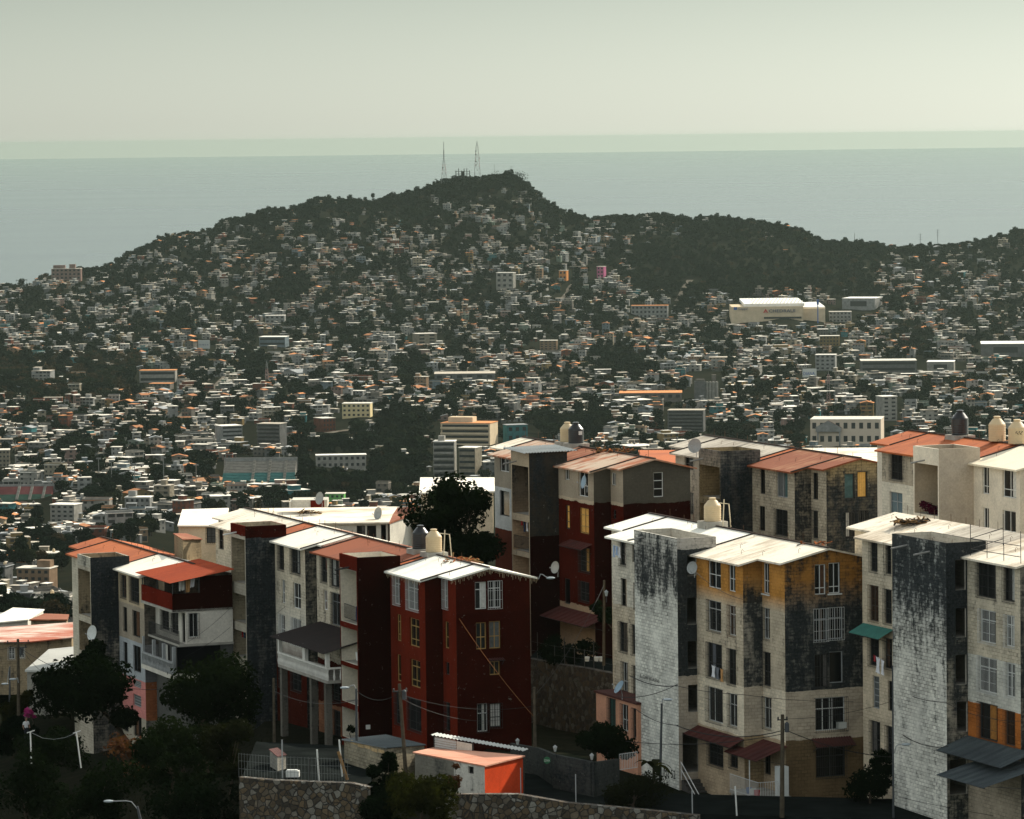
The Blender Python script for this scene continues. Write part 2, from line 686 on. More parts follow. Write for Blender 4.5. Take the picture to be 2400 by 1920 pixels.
def crown_mesh(name, rng, n, R, H, leaf, lobes=6, mat=None, core=True, flat_=.75):
    """ragged crown: many leaf-clump faces, each turned about its own outward direction"""
    vs, fs = [], []
    for p, d in crown_pts(rng, n, R, H, lobes, flat_):
        nrm = (d + Vector((rng.gauss(0, .6), rng.gauss(0, .6), rng.gauss(.2, .6)))).normalized()
        t = nrm.cross(Vector((rng.gauss(0, 1), rng.gauss(0, 1), rng.gauss(0, 1)))).normalized()
        b = nrm.cross(t)
        s = leaf * rng.uniform(.6, 1.35)
        i = len(vs)
        k = rng.uniform(.45, .8)
        vs += [tuple(p + t * s), tuple(p + b * s * k + nrm * s * .2), tuple(p - t * s * .9), tuple(p - b * s * k - nrm * s * .15)]
        fs.append((i, i + 1, i + 2, i + 3))
    me = bpy.data.meshes.new(name)
    me.from_pydata(vs, [], fs)
    if mat:
        me.materials.append(mat)
    return me


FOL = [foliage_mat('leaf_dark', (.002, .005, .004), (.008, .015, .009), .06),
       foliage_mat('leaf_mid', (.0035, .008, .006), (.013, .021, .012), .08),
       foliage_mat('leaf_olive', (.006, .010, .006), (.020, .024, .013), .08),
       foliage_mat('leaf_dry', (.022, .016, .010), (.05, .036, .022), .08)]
BARK = flat('bark', (.055, .042, .032), .95, .3, 4)


def trunk_mesh(name, rng, H, r):
    mb = MB()
    top = Vector((rng.uniform(-.3, .3), rng.uniform(-.3, .3), H * .5))
    mb.tube([(0, 0, -.8), (0, 0, H * .2), tuple(top)], r, 6, r1=r * .55)
    for k in range(4):
        a = k * 1.57 + rng.uniform(-.5, .5)
        e = top + Vector((math.cos(a) * H * .2, math.sin(a) * H * .2, H * .22))
        mb.tube([tuple(top - Vector((0, 0, H * .12))), tuple(e)], r * .45, 5, r1=r * .15)
    me = bpy.data.meshes.new(name)
    me.from_pydata(mb.v, [], mb.f)
    me.materials.append(BARK)
    return me


rng = random.Random(11)
# tree kinds: word, crown radius, height, leaves, leaf size, lobes, material, flatten
TKINDS = [('round', 3.6, 7.5, 620, .62, 7, 0, .85), ('spreading', 5.0, 7.0, 760, .68, 9, 1, .55), ('tall', 3.2, 10.0, 640, .62, 7, 0, 1.15),
          ('olive green', 3.8, 7.0, 600, .6, 7, 2, .8), ('dry brown', 3.8, 6.6, 330, .5, 7, 3, .7), ('small bushy', 2.4, 4.6, 420, .48, 5, 1, .9)]
TTEMPL = []
for w, R, H, n, leaf, lo, mi, fl in TKINDS:
    TTEMPL.append((w, crown_mesh('crown', rng, n, R, H, leaf, lo, FOL[mi], flat_=fl), trunk_mesh('trunk', rng, H, .22), R, H, mi))


def palm_crown(rng, H, n=13, L=2.6):
    mb = MB()
    for k in range(n):
        a = k * 2.4 + rng.uniform(-.2, .2)
        el = rng.uniform(-.1, 1.0)
        d = Vector((math.cos(a), math.sin(a), 0))
        side = Vector((-d.y, d.x, 0))
        prev = None
        for i in range(5):
            t = i / 4
            p = Vector((0, 0, H)) + d * (L * t * (1 - .12 * el)) + Vector((0, 0, L * (el * .75 * t - .95 * t * t)))
            w = .34 * (1 - t) ** .6 * (.5 + t)
            cur = (p + side * w - Vector((0, 0, w * .5)), p, p - side * w - Vector((0, 0, w * .5)))
            if prev:
                mb.poly([prev[0], prev[1], cur[1], cur[0]])
                mb.poly([prev[1], prev[2], cur[2], cur[1]])
            prev = cur
    me = bpy.data.meshes.new('fronds')
    me.from_pydata(mb.v, [], mb.f)
    me.materials.append(FOL[0])
    return me


PALM_C = palm_crown(rng, 8.0)
_mb = MB()
_mb.tube([(0, 0, -.5), (.15, 0, 3), (.1, .05, 6), (0, 0, 8)], .2, 6, r1=.12)
PALM_T = bpy.data.meshes.new('trunk')
PALM_T.from_pydata(_mb.v, [], _mb.f)
PALM_T.materials.append(BARK)

# ------------------------------------------------------------------ town houses
WALLS = [('white', (.60, .60, .57)), ('grey', (.30, .30, .29)), ('cream', (.56, .49, .37)), ('pale pink', (.52, .36, .31)), ('ochre', (.46, .33, .16)),
         ('pale blue', (.34, .42, .46)), ('brick red', (.33, .13, .09)), ('bare concrete', (.34, .31, .27)), ('pale green', (.34, .43, .34)),
         ('turquoise', (.10, .34, .36)), ('peach', (.56, .38, .25)), ('off white', (.66, .63, .56))]
WALL_W = [22, 12, 10, 4, 4, 5, 3, 14, 3, 1.4, 4, 14]
ROOFS = [('pale roof', (.62, .58, .50)), ('white roof', (.78, .74, .66)), ('rusty roof', (.36, .17, .09)), ('grey sheet roof', (.30, .31, .31)),
         ('orange roof', (.58, .26, .12)), ('dusty roof', (.45, .40, .33))]
ROOF_W = [26, 20, 7, 14, 6, 20]
MW = [flat('house_wall_%s' % a.replace(' ', '_'), tuple(x * .36 for x in c), .9, .25, .35) for a, c in WALLS]
MR = [flat('house_%s' % a.replace(' ', '_'), c, .85, .2, .5) for a, c in ROOFS]
MWIN = flat('house_opening', (.018, .02, .022), .35, .3, 1)
MTANK = [flat('tank_black', (.016, .016, .018), .45, .2, 2, 0, .5), flat('tank_tan', (.55, .42, .26), .6, .12, 2)]


def house_parts(rng, w, d, st, gable=False, annex=False, tank=False, detail=1):
    """lists of quads in local metres, front towards -y: walls, roof, windows (one list each), extras"""
    h = st * 2.8
    walls, roof, wins, tankm = MB(), MB(), [], None
    walls.obox((-w / 2, -d / 2, -5), (w, 0, 0), (0, d, 0), (0, 0, 5 + h))
    o = rng.uniform(.15, .6)
    if gable:
        g = w * .13
        for sx in (-1, 1):
            pts = [(sx * (w / 2 + o), -d / 2 - o, h - o * .1), (0, -d / 2 - o, h + g), (0, d / 2 + o, h + g), (sx * (w / 2 + o), d / 2 + o, h - o * .1)]
            roof.poly(pts if sx < 0 else pts[::-1])
            lo = [(x, y, z - .18) for x, y, z in pts]
            roof.poly(lo[::-1] if sx < 0 else lo)
            roof.poly([lo[0], lo[1], pts[1], pts[0]])
        walls.poly([(-w / 2, -d / 2, h), (w / 2, -d / 2, h), (0, -d / 2, h + g - .1)])
    else:
        roof.obox((-w / 2 - o, -d / 2 - o, h + .01), (w + 2 * o, 0, 0), (0, d + 2 * o, 0), (0, 0, .22))
        if rng.random() < .5:      # stair head or unfinished upper room
            aw, ad, ah = w * rng.uniform(.25, .55), d * rng.uniform(.35, .7), rng.uniform(1.6, 2.7)
            ax = rng.uniform(-w / 2, w / 2 - aw)
            ay = rng.uniform(-d / 2 + .2, d / 2 - ad)
            walls.obox((ax, ay, h + .24), (aw, 0, 0), (0, ad, 0), (0, 0, ah))
            roof.obox((ax - .25, ay - .25, h + .25 + ah), (aw + .5, 0, 0), (0, ad + .5, 0), (0, 0, .15))
        elif rng.random() < .5:    # parapet
            for (px_, py_, a, b) in ((-w / 2, -d / 2, (w, 0, 0), (0, .15, 0)), (-w / 2, d / 2 - .15, (w, 0, 0), (0, .15, 0)),
                                     (-w / 2, -d / 2 + .16, (.15, 0, 0), (0, d - .33, 0)), (w / 2 - .15, -d / 2 + .16, (.15, 0, 0), (0, d - .33, 0))):
                walls.obox((px_, py_, h + .24), a, b, (0, 0, .8))
    if annex:
        s = rng.choice((-1, 1))
        aw, ad, ah = rng.uniform(2.5, 4.5), rng.uniform(3, 5), 2.6
        ax = w / 2 + .02 if s > 0 else -w / 2 - aw - .02
        walls.obox((ax, -d / 2 + .4, -5), (aw, 0, 0), (0, ad, 0), (0, 0, 5 + ah))
        roof.obox((ax - .2, -d / 2 + .1, ah + .02), (aw + .4, 0, 0), (0, ad + .5, 0), (0, 0, .14))
    n = max(1, int(w / rng.uniform(2.4, 3.6)))
    for f in range(st):
        op = rng.random() < .22    # open balcony storey
        for k in range(n):
            if rng.random() < .12:
                continue
            cx = -w / 2 + (k + .5) * w / n
            ww = w / n * (.78 if op else rng.uniform(.3, .55))
            z0, z1 = (f * 2.8 + (.9 if op else 1.0), f * 2.8 + (2.5 if op else 2.25))
            if f == 0 and k == n // 2:
                z0 = .05
            wm = MB()
            wm.obox((cx - ww / 2, -d / 2 - .06, z0), (ww, 0, 0), (0, .08, 0), (0, 0, z1 - z0))
            wins.append(wm)
        if detail and rng.random() < .5:   # balcony slab or awning over the storey
            roof.obox((-w / 2, -d / 2 - .9, f * 2.8 + 2.62), (w * rng.uniform(.4, 1), 0, 0), (0, .88, 0), (0, 0, .13))
        for k in range(max(1, int(d / 3.6))):
            for sx in (-1, 1):
                if rng.random() < .45:
                    cy = -d / 2 + (k + .5) * d / max(1, int(d / 3.6))
                    wm = MB()
                    wm.obox((sx * w / 2 - (.02 if sx > 0 else .06), cy - .5, f * 2.8 + 1.0), (.08, 0, 0), (0, 1.0, 0), (0, 0, 1.2))
                    wins.append(wm)
    if tank:
        tankm = MB()
        tx, ty = rng.uniform(-w * .3, w * .3), rng.uniform(-d * .2, d * .3)
        tankm.lathe((tx, ty, h + .24), [(.0, 0), (.6, 0), (.62, 1.1), (.28, 1.4), (.28, 1.52), (0, 1.52)], 10)
    return walls, roof, wins, tankm


FORE = [(-50, 1478), (140, 1474), (150, 1285), (262, 1262), (330, 1262), (420, 1210), (500, 1195), (560, 1185), (980, 1185), (985, 1118), (1150, 1116), (1152, 1045),
        (1240, 1020), (1330, 1035), (1500, 1075), (1565, 1045), (1660, 1015), (1900, 1050), (2044, 1040), (2130, 1008), (2250, 1028), (2450, 1025)]
_fx, _fy = [a for a, b in FORE], [b for a, b in FORE]


def hidden_low(px, py):
    return py > np.interp(px, _fx, _fy) + 16


FOREST = [(1480, 560, 2060, 690, .93), (1600, 500, 1900, 560, .55), (0, 840, 330, 945, .72), (300, 460, 1000, 520, .62), (700, 985, 1000, 1160, .74), (1000, 400, 1250, 470, .5),
          (560, 840, 640, 900, .6), (930, 850, 1010, 900, .8), (1390, 820, 1520, 890, .6), (2060, 560, 2400, 620, .3), (1620, 1010, 1760, 1050, .8), (1250, 980, 1420, 1030, .7)]


def forest(px, py):
    f = .0
    for a, b, c, d, k in FOREST:
        if a < px < c and b < py < d:
            f = max(f, k)
    return f


# landmarks: phrase used in labels, centre column and row in the picture (filled while building them)
LMK = []
OCC = []     # occupied boxes in the picture: x0, y0, x1, y1


def near_phrase(px, py):
    k = min(LMK, key=lambda l: (l[1] - px) ** 2 + 4 * (l[2] - py) ** 2)
    dx, dy = px - k[1], py - k[2]
    if abs(dx) > 1.2 * abs(dy):
        w = 'left of' if dx < 0 else 'right of'
    else:
        w = 'behind' if dy < 0 else 'before'
    return '%s the %s' % (w, k[0])
# ------------------------------------------------------------------ landmark buildings of the town, each a thing with parts
def place_box(px0, px1, py1):
    g = ground_hit((px0 + px1) / 2, py1)
    if g is None:
        g = P((px0 + px1) / 2, py1, 2500)
    return g


def rotz(v, a):
    c, s = math.cos(a), math.sin(a)
    return Vector((v[0] * c - v[1] * s, v[0] * s + v[1] * c, v[2]))


def xform(mb, org, yaw):
    c, s = math.cos(yaw), math.sin(yaw)
    mb.v = [(x * c - y * s + org[0], x * s + y * c + org[1], z + org[2]) for x, y, z in mb.v]
    return mb


def tower_block(name, label, key, px0, px1, pyt, pyb, st, wall, roof, yaw=0.0, dep=None, cols=None, side=2, style='windows', cat='building',
                head=None, roofcol=None, group=None, trim=None):
    g = place_box(px0, px1, pyb)
    sc = g.y / F
    Wd, H = (px1 - px0) * sc, (pyb - pyt) * sc
    a = yaw
    dep = dep or min(14.0, Wd * .8)
    w = max(3.0, (Wd - dep * abs(math.sin(a))) / math.cos(a))
    t = thing(name, label, cat, g, group)
    org = g + Vector((0, 0, 0))
    q = lambda mb, nm, mt, par=t: xform(mb, org, a).build(nm, mt, par)
    mb = MB()
    mb.obox((-w / 2, 0, -7), (w, 0, 0), (0, dep, 0), (0, 0, 7 + H))
    wallp = q(mb, 'wall', wall)
    mb = MB()
    mb.obox((-w / 2 - .3, -.3, H + .02), (w + .6, 0, 0), (0, dep + .6, 0), (0, 0, .35))
    q(mb, 'roof', roof)
    if head:
        for hx, hw, hh in head:
            mb = MB()
            mb.obox((-w / 2 + w * hx, dep * .3, H + .38), (w * hw, 0, 0), (0, dep * .5, 0), (0, 0, hh))
            q(mb, 'roof_room', wall)
    fh = H / st
    cols = cols or max(2, int(w / 3.2))
    for f in range(st):
        if style in ('bands', 'balconies'):
            mb = MB()
            mb.obox((-w / 2 + w * .03, -.08, f * fh + fh * .38), (w * .94, 0, 0), (0, .1, 0), (0, 0, fh * .42))
            q(mb, 'window', MWIN)
            if style == 'balconies':
                mb = MB()
                mb.obox((-w / 2, -1.3, f * fh + fh * .02), (w * .97, 0, 0), (0, 1.28, 0), (0, 0, .2))
                mb.obox((-w / 2, -1.3, f * fh + fh * .02 + .22), (w * .97, 0, 0), (0, .1, 0), (0, 0, fh * .28))
                q(mb, 'balcony', trim or wall)
        else:
            for k in range(cols):
                cw = w / cols
                mb = MB()
                mb.obox((-w / 2 + (k + .25) * cw, -.08, f * fh + fh * .32), (cw * .5, 0, 0), (0, .1, 0), (0, 0, fh * .45))
                q(mb, 'window', MWIN)
        if abs(a) > .08 and side:
            sx = 1 if a < 0 else -1
            sx = -1 if a < 0 else 1
            for k in range(side):
                cw = dep / side
                mb = MB()
                mb.obox((sx * w / 2 - .05, (k + .25) * cw, f * fh + fh * .32), (.1, 0, 0), (0, cw * .5, 0), (0, 0, fh * .45))
                q(mb, 'window', MWIN)
    LMK.append((key, (px0 + px1) / 2, (pyt + pyb) / 2))
    OCC.append((px0 - 4, pyt - 2, px1 + 4, pyb + 6))
    return t, q, w, H, dep


W_ = lambda n: MW[[a for a, c in WALLS].index(n)]
R_ = lambda n: MR[[a for a, c in ROOFS].index(n)]
M_BEIGE = flat('beige_render', (.56, .45, .31), .9, .1, .2)
M_SHINE = flat('white_sheet_roof', (.80, .77, .70), .6, .12, .15)
M_TEXTD = flat('sign_dark_blue', (.05, .07, .13), .6, .1)
M_TEXTR = flat('sign_red', (.45, .06, .05), .6, .1)
M_BLUE = flat('sign_blue', (.03, .09, .28), .6, .1)
M_STEEL = flat('galvanised_steel', (.16, .165, .16), .5, .15, 2, .4)
M_REDW = flat('mast_red_white', (.24, .15, .14), .6, .3, .3)
M_DARKC = flat('dark_concrete', (.055, .055, .052), .95, .2, .6)


def lettering(txt, size, mat, parent, origin, right, up, name='lettering', depth=.05, font_w=1.0):
    """raised letters built as a mesh; origin = lower left corner of the text"""
    cu = bpy.data.curves.new('txt', 'FONT')
    cu.body = txt
    cu.size = size
    cu.extrude = depth
    cu.resolution_u = 2
    tmp = bpy.data.objects.new('txt', cu)
    COL.objects.link(tmp)
    dg = bpy.context.evaluated_depsgraph_get()
    me = bpy.data.meshes.new_from_object(tmp.evaluated_get(dg))
    bpy.data.objects.remove(tmp)
    R, Uv = Vector(right).normalized(), Vector(up).normalized()
    Nn = R.cross(Uv)
    off = ORG.get(parent.name, Vector()) if parent else Vector()
    for v in me.vertices:
        x, y, z = v.co
        v.co = Vector(origin) + R * x * font_w + Uv * y + Nn * z - off
    me.materials.clear()
    me.materials.append(mat)
    o = bpy.data.objects.new(name, me)
    COL.objects.link(o)
    if parent:
        o.parent = parent
        ORG[o.name] = off
    return o


# the big store
g = place_box(1715, 1882, 752)
t = thing('superstore', 'long beige superstore with large dark sign letters under the dark forest slope', 'store', g)
sc = g.y / F
x0, x1 = -84 * sc, 84 * sc
H = 34 * sc
mb = MB()
mb.obox((x0, 0, -6), (x1 - x0, 0, 0), (0, 70, 0), (0, 0, 6 + H))
xform(mb, g, -.02).build('wall', M_BEIGE, t)
mb = MB()
mb.obox((x0 + 30 * sc, 5, H + .05), (x1 - x0 - 26 * sc, 0, 0), (0, 150, 0), (0, 0, 3.0))
mb.obox((x1 + 2 * sc, 22, H - 5), (52 * sc, 0, 0), (0, 130, 0), (0, 0, 3.5))
xform(mb, g, -.02).build('roof', M_SHINE, t)
for i in range(15):
    for j in range(5):
        mb = MB()
        mb.obox((x0 + (50 + i * 8.2 + (j % 2) * 4) * sc, 15 + j * 26, H + 3.06), (3.0 * sc, 0, 0), (0, 6, 0), (0, 0, .9))
        xform(mb, g, -.02).build('skylight', M_SHINE, t)
mb = MB()
mb.obox((x1 + 1 * sc, 12, -6), (52 * sc, 0, 0), (0, 50, 0), (0, 0, 6 + H * .82))
xform(mb, g, -.02).build('side_wing', M_BEIGE, t)
mb = MB()
mb.obox((x0 + 76 * sc, -.5, H * .16), (88 * sc, 0, 0), (0, .45, 0), (0, 0, H * .13))
xform(mb, g, -.02).build('window', MWIN, t)
lettering('CHEDRAUI', 10.5 * sc, M_TEXTD, t, g + Vector((x0 + 87 * sc, -.6, H * .60)), (1, -.02, 0), (0, 0, 1), 'sign_lettering', .3, 1.22)
lettering('Coppel', 7.5 * sc, M_TEXTD, t, g + Vector((x0 + 16 * sc, -.6, H * .80)), (1, -.02, 0), (0, 0, 1), 'sign_lettering', .3)
mb = MB()
mb.poly([g + Vector((x0 + 74 * sc, -.6, H * .58)), g + Vector((x0 + 86 * sc, -.7, H * .58)), g + Vector((x0 + 80 * sc, -.7, H * .86))])
mb.poly([g + Vector((x0 + 76.5 * sc, -.75, H * .61)), g + Vector((x0 + 83.5 * sc, -.8, H * .61)), g + Vector((x0 + 80 * sc, -.8, H * .66))], 1)
mb.build('sign_emblem', [M_TEXTR, M_BEIGE], t)
mb = MB()
mb.obox((x0 + 5.5 * sc, -.5, H * .80), (8 * sc, 0, 0), (0, .4, 0), (0, 0, 6.5 * sc))
xform(mb, g, -.02).build('sign_plate', M_BLUE, t)
LMK.append(('beige superstore', 1800, 735))
OCC.append((1708, 712, 1945, 765))
# sign mast in front of it
g2 = place_box(1916, 1918, 757)
mb = MB()
mb.tube([g2 + Vector((0, 0, -1)), g2 + Vector((0, 0, 46 * sc))], .55, 8)
mb.obox(g2 + Vector((-2.6 * sc, -1, 43 * sc)), (5.2 * sc, 0, 0), (0, 2, 0), (0, 0, 12 * sc))
solo(mb, 'sign_mast', M_BLUE, 'tall blue sign mast standing before the beige superstore', 'sign')
# white billboard left of the store entrance
g2 = place_box(1757, 1765, 752)
t = thing('billboard', 'white billboard standing in front of the beige superstore wall', 'billboard', g2)
mb = MB()
mb.obox(g2 + Vector((-4 * sc, -3, 10 * sc)), (12.5 * sc, 1.5, 0), (-.05, .5, 0), (0, 0, 16 * sc))
mb.build('panel', flat('billboard_white', (.75, .74, .68), .7, .1), t)
mb = MB()
for k in (0, 8):
    mb.tube([g2 + Vector(((k - 2) * sc, -2.2, -2)), g2 + Vector(((k - 2) * sc, -2.2, 10 * sc))], .25, 6)
mb.build('post', M_STEEL, t)

t, q, w, H, dp = tower_block('warehouse', 'big windowless white boxes of a store right of the beige superstore', 'white boxes', 1962, 2062, 700, 727, 1, W_('white'), M_SHINE, -.3, 40, 1, 0, 'windows', 'warehouse')
tower_block('apartment_building', 'white three storey flats with rows of small windows beside the superstore', 'superstore flats', 1942, 1996, 730, 755, 3, W_('white'), R_('pale roof'), -.1, 12, 6)
tower_block('office_building', 'beige office block with long stepped terraces behind the rusty roofed flats', 'terraced office block', 1024, 1158, 994, 1046, 4, M_BEIGE, R_('orange roof'), -.25, 22, None, 3, 'balconies', head=[(.1, .5, 3.5)])
tower_block('apartment_building', 'white six storey flats with stacked balconies above the near white roof', 'white balconied flats', 1014, 1068, 1036, 1122, 6, W_('off white'), R_('white roof'), -.1, 12, 3, 2, 'balconies', head=[(.2, .3, 3)])
tower_block('apartment_building', 'cream flats with dark glazed front beside the white balconied flats', 'dark fronted flats', 1068, 1122, 1050, 1118, 5, W_('cream'), R_('white roof'), -.35, 12, 3, 2, 'bands')
tower_block('apartment_building', 'narrow grey concrete tower with rows of balconies', 'narrow grey tower', 596, 664, 994, 1050, 6, W_('grey'), R_('dusty roof'), -.35, 12, 3, 2, 'balconies')
tower_block('office_building', 'white office building with slanted strips of windows', 'strip windowed office', 512, 578, 999, 1036, 4, W_('white'), R_('white roof'), .45, 14, 3, 4, 'bands')
tower_block('house', 'red fronted building with a blank white side wall', 'red and white building', 746, 798, 981, 1012, 3, W_('brick red'), R_('pale roof'), .55, 14, 4, 0)
tower_block('apartment_building', 'slim white tower with one column of windows above the cream college', 'slim white tower', 2062, 2110, 930, 986, 6, W_('off white'), R_('white roof'), .35, 12, 2, 0)
tower_block('apartment_building', 'unfinished grey flats with open floors and dark gaps', 'unfinished open flats', 1562, 1652, 962, 1012, 6, W_('grey'), R_('dusty roof'), -.15, 14, 4, 3, 'balconies')
tower_block('apartment_building', 'long white flats with a row of arched windows at the hill foot', 'long white hill foot flats', 1478, 1566, 716, 746, 3, W_('white'), R_('orange roof'), -.12, 12, 9, 2)
tower_block('school', 'long pale school building with an orange tiled roof', 'orange roofed school', 326, 412, 868, 897, 2, W_('off white'), R_('orange roof'), -.05, 14, 8, 0, 'bands', 'school')
tower_block('school', 'grey two storey school block below the orange roofed school', 'grey school block', 346, 402, 900, 914, 2, W_('bare concrete'), R_('orange roof'), -.2, 12, 5, 2)
tower_block('hotel', 'pale pink hotel on the shore beside the sea at the far left', 'pink shore hotel', 120, 190, 630, 656, 3, W_('pale pink'), R_('pale roof'), -.05, 12, 7, 2, 'windows', 'hotel', head=[(.05, .4, 4), (.6, .2, 5)])
tower_block('house', 'turquoise painted two storey shop with a grey gable roof', 'turquoise shop', 1184, 1242, 996, 1036, 2, W_('turquoise'), R_('grey sheet roof'), .3, 10, 3, 2, 'windows', 'shop')
tower_block('house', 'bright green house in the dark gully behind the long white roof', 'bright green house', 762, 808, 1158, 1182, 2, flat('bright_green_wall', (.14, .36, .10), .9, .15), R_('pale roof'), -.05, 8, 4, 0)
tower_block('house', 'white arcaded villa with a terrace above the dark gully', 'white arcaded villa', 740, 860, 1068, 1098, 2, W_('off white'), R_('white roof'), .08, 10, 9, 2, 'windows', 'house')
tower_block('apartment_building', 'white four storey flats with wide windows among the low left roofs', 'small white flats', 110, 182, 1186, 1228, 4, W_('off white'), R_('white roof'), -.3, 11, 4, 2)
tower_block('house', 'peach three storey house with arched windows and a roof terrace', 'peach house', 32, 124, 1336, 1384, 3, W_('peach'), R_('pale roof'), -.25, 9, 5, 2, head=[(.55, .4, 2.6)])
tower_block('house', 'white two storey villa with arches and a pale tower room', 'white arched villa', 290, 354, 1168, 1196, 2, W_('white'), R_('white roof'), -.12, 9, 5, 2, head=[(.1, .3, 3)])
tower_block('apartment_building', 'pale apartment block cut by the left picture edge', 'left edge block', -30, 25, 1056, 1096, 4, W_('cream'), R_('pale roof'), .1, 12, 6, 2)
tower_block('apartment_building', 'white four storey building with paired windows above the plain', 'white paired window block', 1908, 1960, 832, 868, 4, W_('white'), R_('white roof'), -.2, 12, 4, 2)
tower_block('apartment_building', 'ochre flats with three rows of square windows on the right plain', 'ochre flats', 1920, 1968, 788, 812, 3, W_('ochre'), R_('pale roof'), -.1, 12, 6, 2)
tower_block('warehouse', 'long dark grey hall with a pale flat roof on the right plain', 'long dark hall', 2016, 2150, 846, 874, 2, W_('grey'), R_('pale roof'), -.05, 30, 5, 0, 'bands', 'warehouse')
tower_block('warehouse', 'white hall with stepped roof edge right of the long dark hall', 'white stepped hall', 2168, 2240, 848, 872, 1, W_('off white'), M_SHINE, -.15, 25, 1, 0, 'windows', 'warehouse')
tower_block('warehouse', 'large pale grey vaulted hall at the right edge of the plain', 'large vaulted hall', 2294, 2420, 806, 836, 1, W_('grey'), M_SHINE, -.1, 50, 1, 0, 'windows', 'warehouse')
tower_block('apartment_building', 'tall white hillside villa with three stacked floors', 'white stacked hillside villa', 1160, 1206, 640, 676, 3, W_('off white'), R_('white roof'), -.3, 10, 3, 2)
tower_block('house', 'magenta and white house high on the hillside', 'magenta house', 1396, 1418, 626, 652, 3, flat('magenta_wall', (.42, .12, .22), .9, .1), R_('pale roof'), -.4, 8, 2, 2)
tower_block('house', 'bright orange house on the hillside terraces', 'orange hillside house', 1308, 1330, 634, 656, 2, flat('orange_wall', (.52, .22, .08), .9, .1), R_('pale roof'), -.3, 8, 2, 2)
tower_block('office_building', 'cream office with a dark stair slot at the hill foot', 'stair slot office', 972, 1030, 782, 806, 3, W_('cream'), R_('pale roof'), .3, 16, 2, 4)
tower_block('apartment_building', 'tan six storey flats left of the long white roofs on the plain', 'tan flats on the plain', 1264, 1306, 798, 820, 4, W_('peach'), R_('pale roof'), -.1, 10, 4, 2)
tower_block('warehouse', 'long low hall with a dusty grey roof in the middle of the plain', 'long dusty hall', 1018, 1160, 876, 890, 1, W_('grey'), R_('dusty roof'), 0, 34, 6, 0, 'windows', 'warehouse')
tower_block('warehouse', 'low hall with an orange roof strip left of the silos', 'orange strip hall', 1450, 1600, 922, 938, 1, W_('bare concrete'), R_('orange roof'), -.04, 30, 8, 0, 'windows', 'warehouse')
tower_block('house', 'blue grey office above the market roofs on the left hill', 'blue grey office', 604, 672, 790, 812, 2, W_('pale blue'), R_('white roof'), -.15, 20, 6, 2, 'bands')
tower_block('apartment_building', 'white cube building on the left hillside terraces', 'white cube building', 620, 668, 740, 758, 2, W_('white'), R_('white roof'), -.1, 10, 4, 1)
tower_block('house', 'pale yellow house with a hip of terraces on the plain', 'pale yellow plain house', 800, 870, 946, 978, 3, flat('pale_yellow', (.56, .46, .26), .9, .12), R_('pale roof'), -.1, 14, 6, 2)

# college with pediment
t, q, w, H, dp = tower_block('college', 'cream college building with a white columned pediment porch above the near roofs', 'cream college', 1892, 2072, 984, 1046, 2, flat('college_cream', (.55, .46, .36), .9, .08), R_('pale roof'), -.16, 30, 9, 2, 'windows', 'college')
mb = MB()
pw = 52 * g.y / F * .6
pw = w * .31
for k in (0, 1):
    mb.obox((-w * .40 + k * pw, -2.2, -3), (.9, 0, 0), (0, .9, 0), (0, 0, 3 + H * .55))
mb.obox((-w * .42, -2.4, H * .55), (pw + 2.4, 0, 0), (0, 2.3, 0), (0, 0, H * .16))
mb.poly([(-w * .43, -2.4, H * .71), (-w * .43 + pw + 3, -2.4, H * .71), (-w * .43 + pw / 2 + 1.5, -2.4, H * .97)])
mb.poly([(-w * .43, -2.4, H * .71), (-w * .43 + pw / 2 + 1.5, -2.4, H * .97), (-w * .43 + pw / 2 + 1.5, 0, H * .97), (-w * .43, 0, H * .71)])
mb.poly([(-w * .43 + pw / 2 + 1.5, -2.4, H * .97), (-w * .43 + pw + 3, -2.4, H * .71), (-w * .43 + pw + 3, 0, H * .71), (-w * .43 + pw / 2 + 1.5, 0, H * .97)], 1)
q(mb, 'porch', [W_('white'), W_('brick red')])

# silos
g = place_box(1628, 1684, 938)
sc = g.y / F
t = thing('silos', 'row of tall pale grain silos joined side by side', 'silos', g)
mb = MB()
mb.obox(g + Vector((-28 * sc, 0, -3)), (26 * sc, 0, 0), (0, 9, 0), (0, 0, 3 + 44 * sc))
mb.build('wall', W_('grey'), t)
for k in range(4):
    mb = MB()
    mb.lathe(g + Vector(((1.5 + k * 7.6) * sc, 2, -3)), [(3.6 * sc, 0), (3.6 * sc, 3 + 42 * sc), (0, 3 + 44 * sc)], 14)
    mb.build('silo', W_('off white'), t)
mb = MB()
mb.obox(g + Vector((-24 * sc, 1, 44 * sc)), (20 * sc, 0, 0), (0, 6, 0), (0, 0, 5 * sc))
mb.obox(g + Vector((14 * sc, 8, 42 * sc)), (10 * sc, 0, 0), (0, 6, 0), (0, 0, 16 * sc))
mb.build('machine_house', W_('bare concrete'), t)
LMK.append(('grain silos', 1656, 910))
OCC.append((1622, 868, 1690, 940))


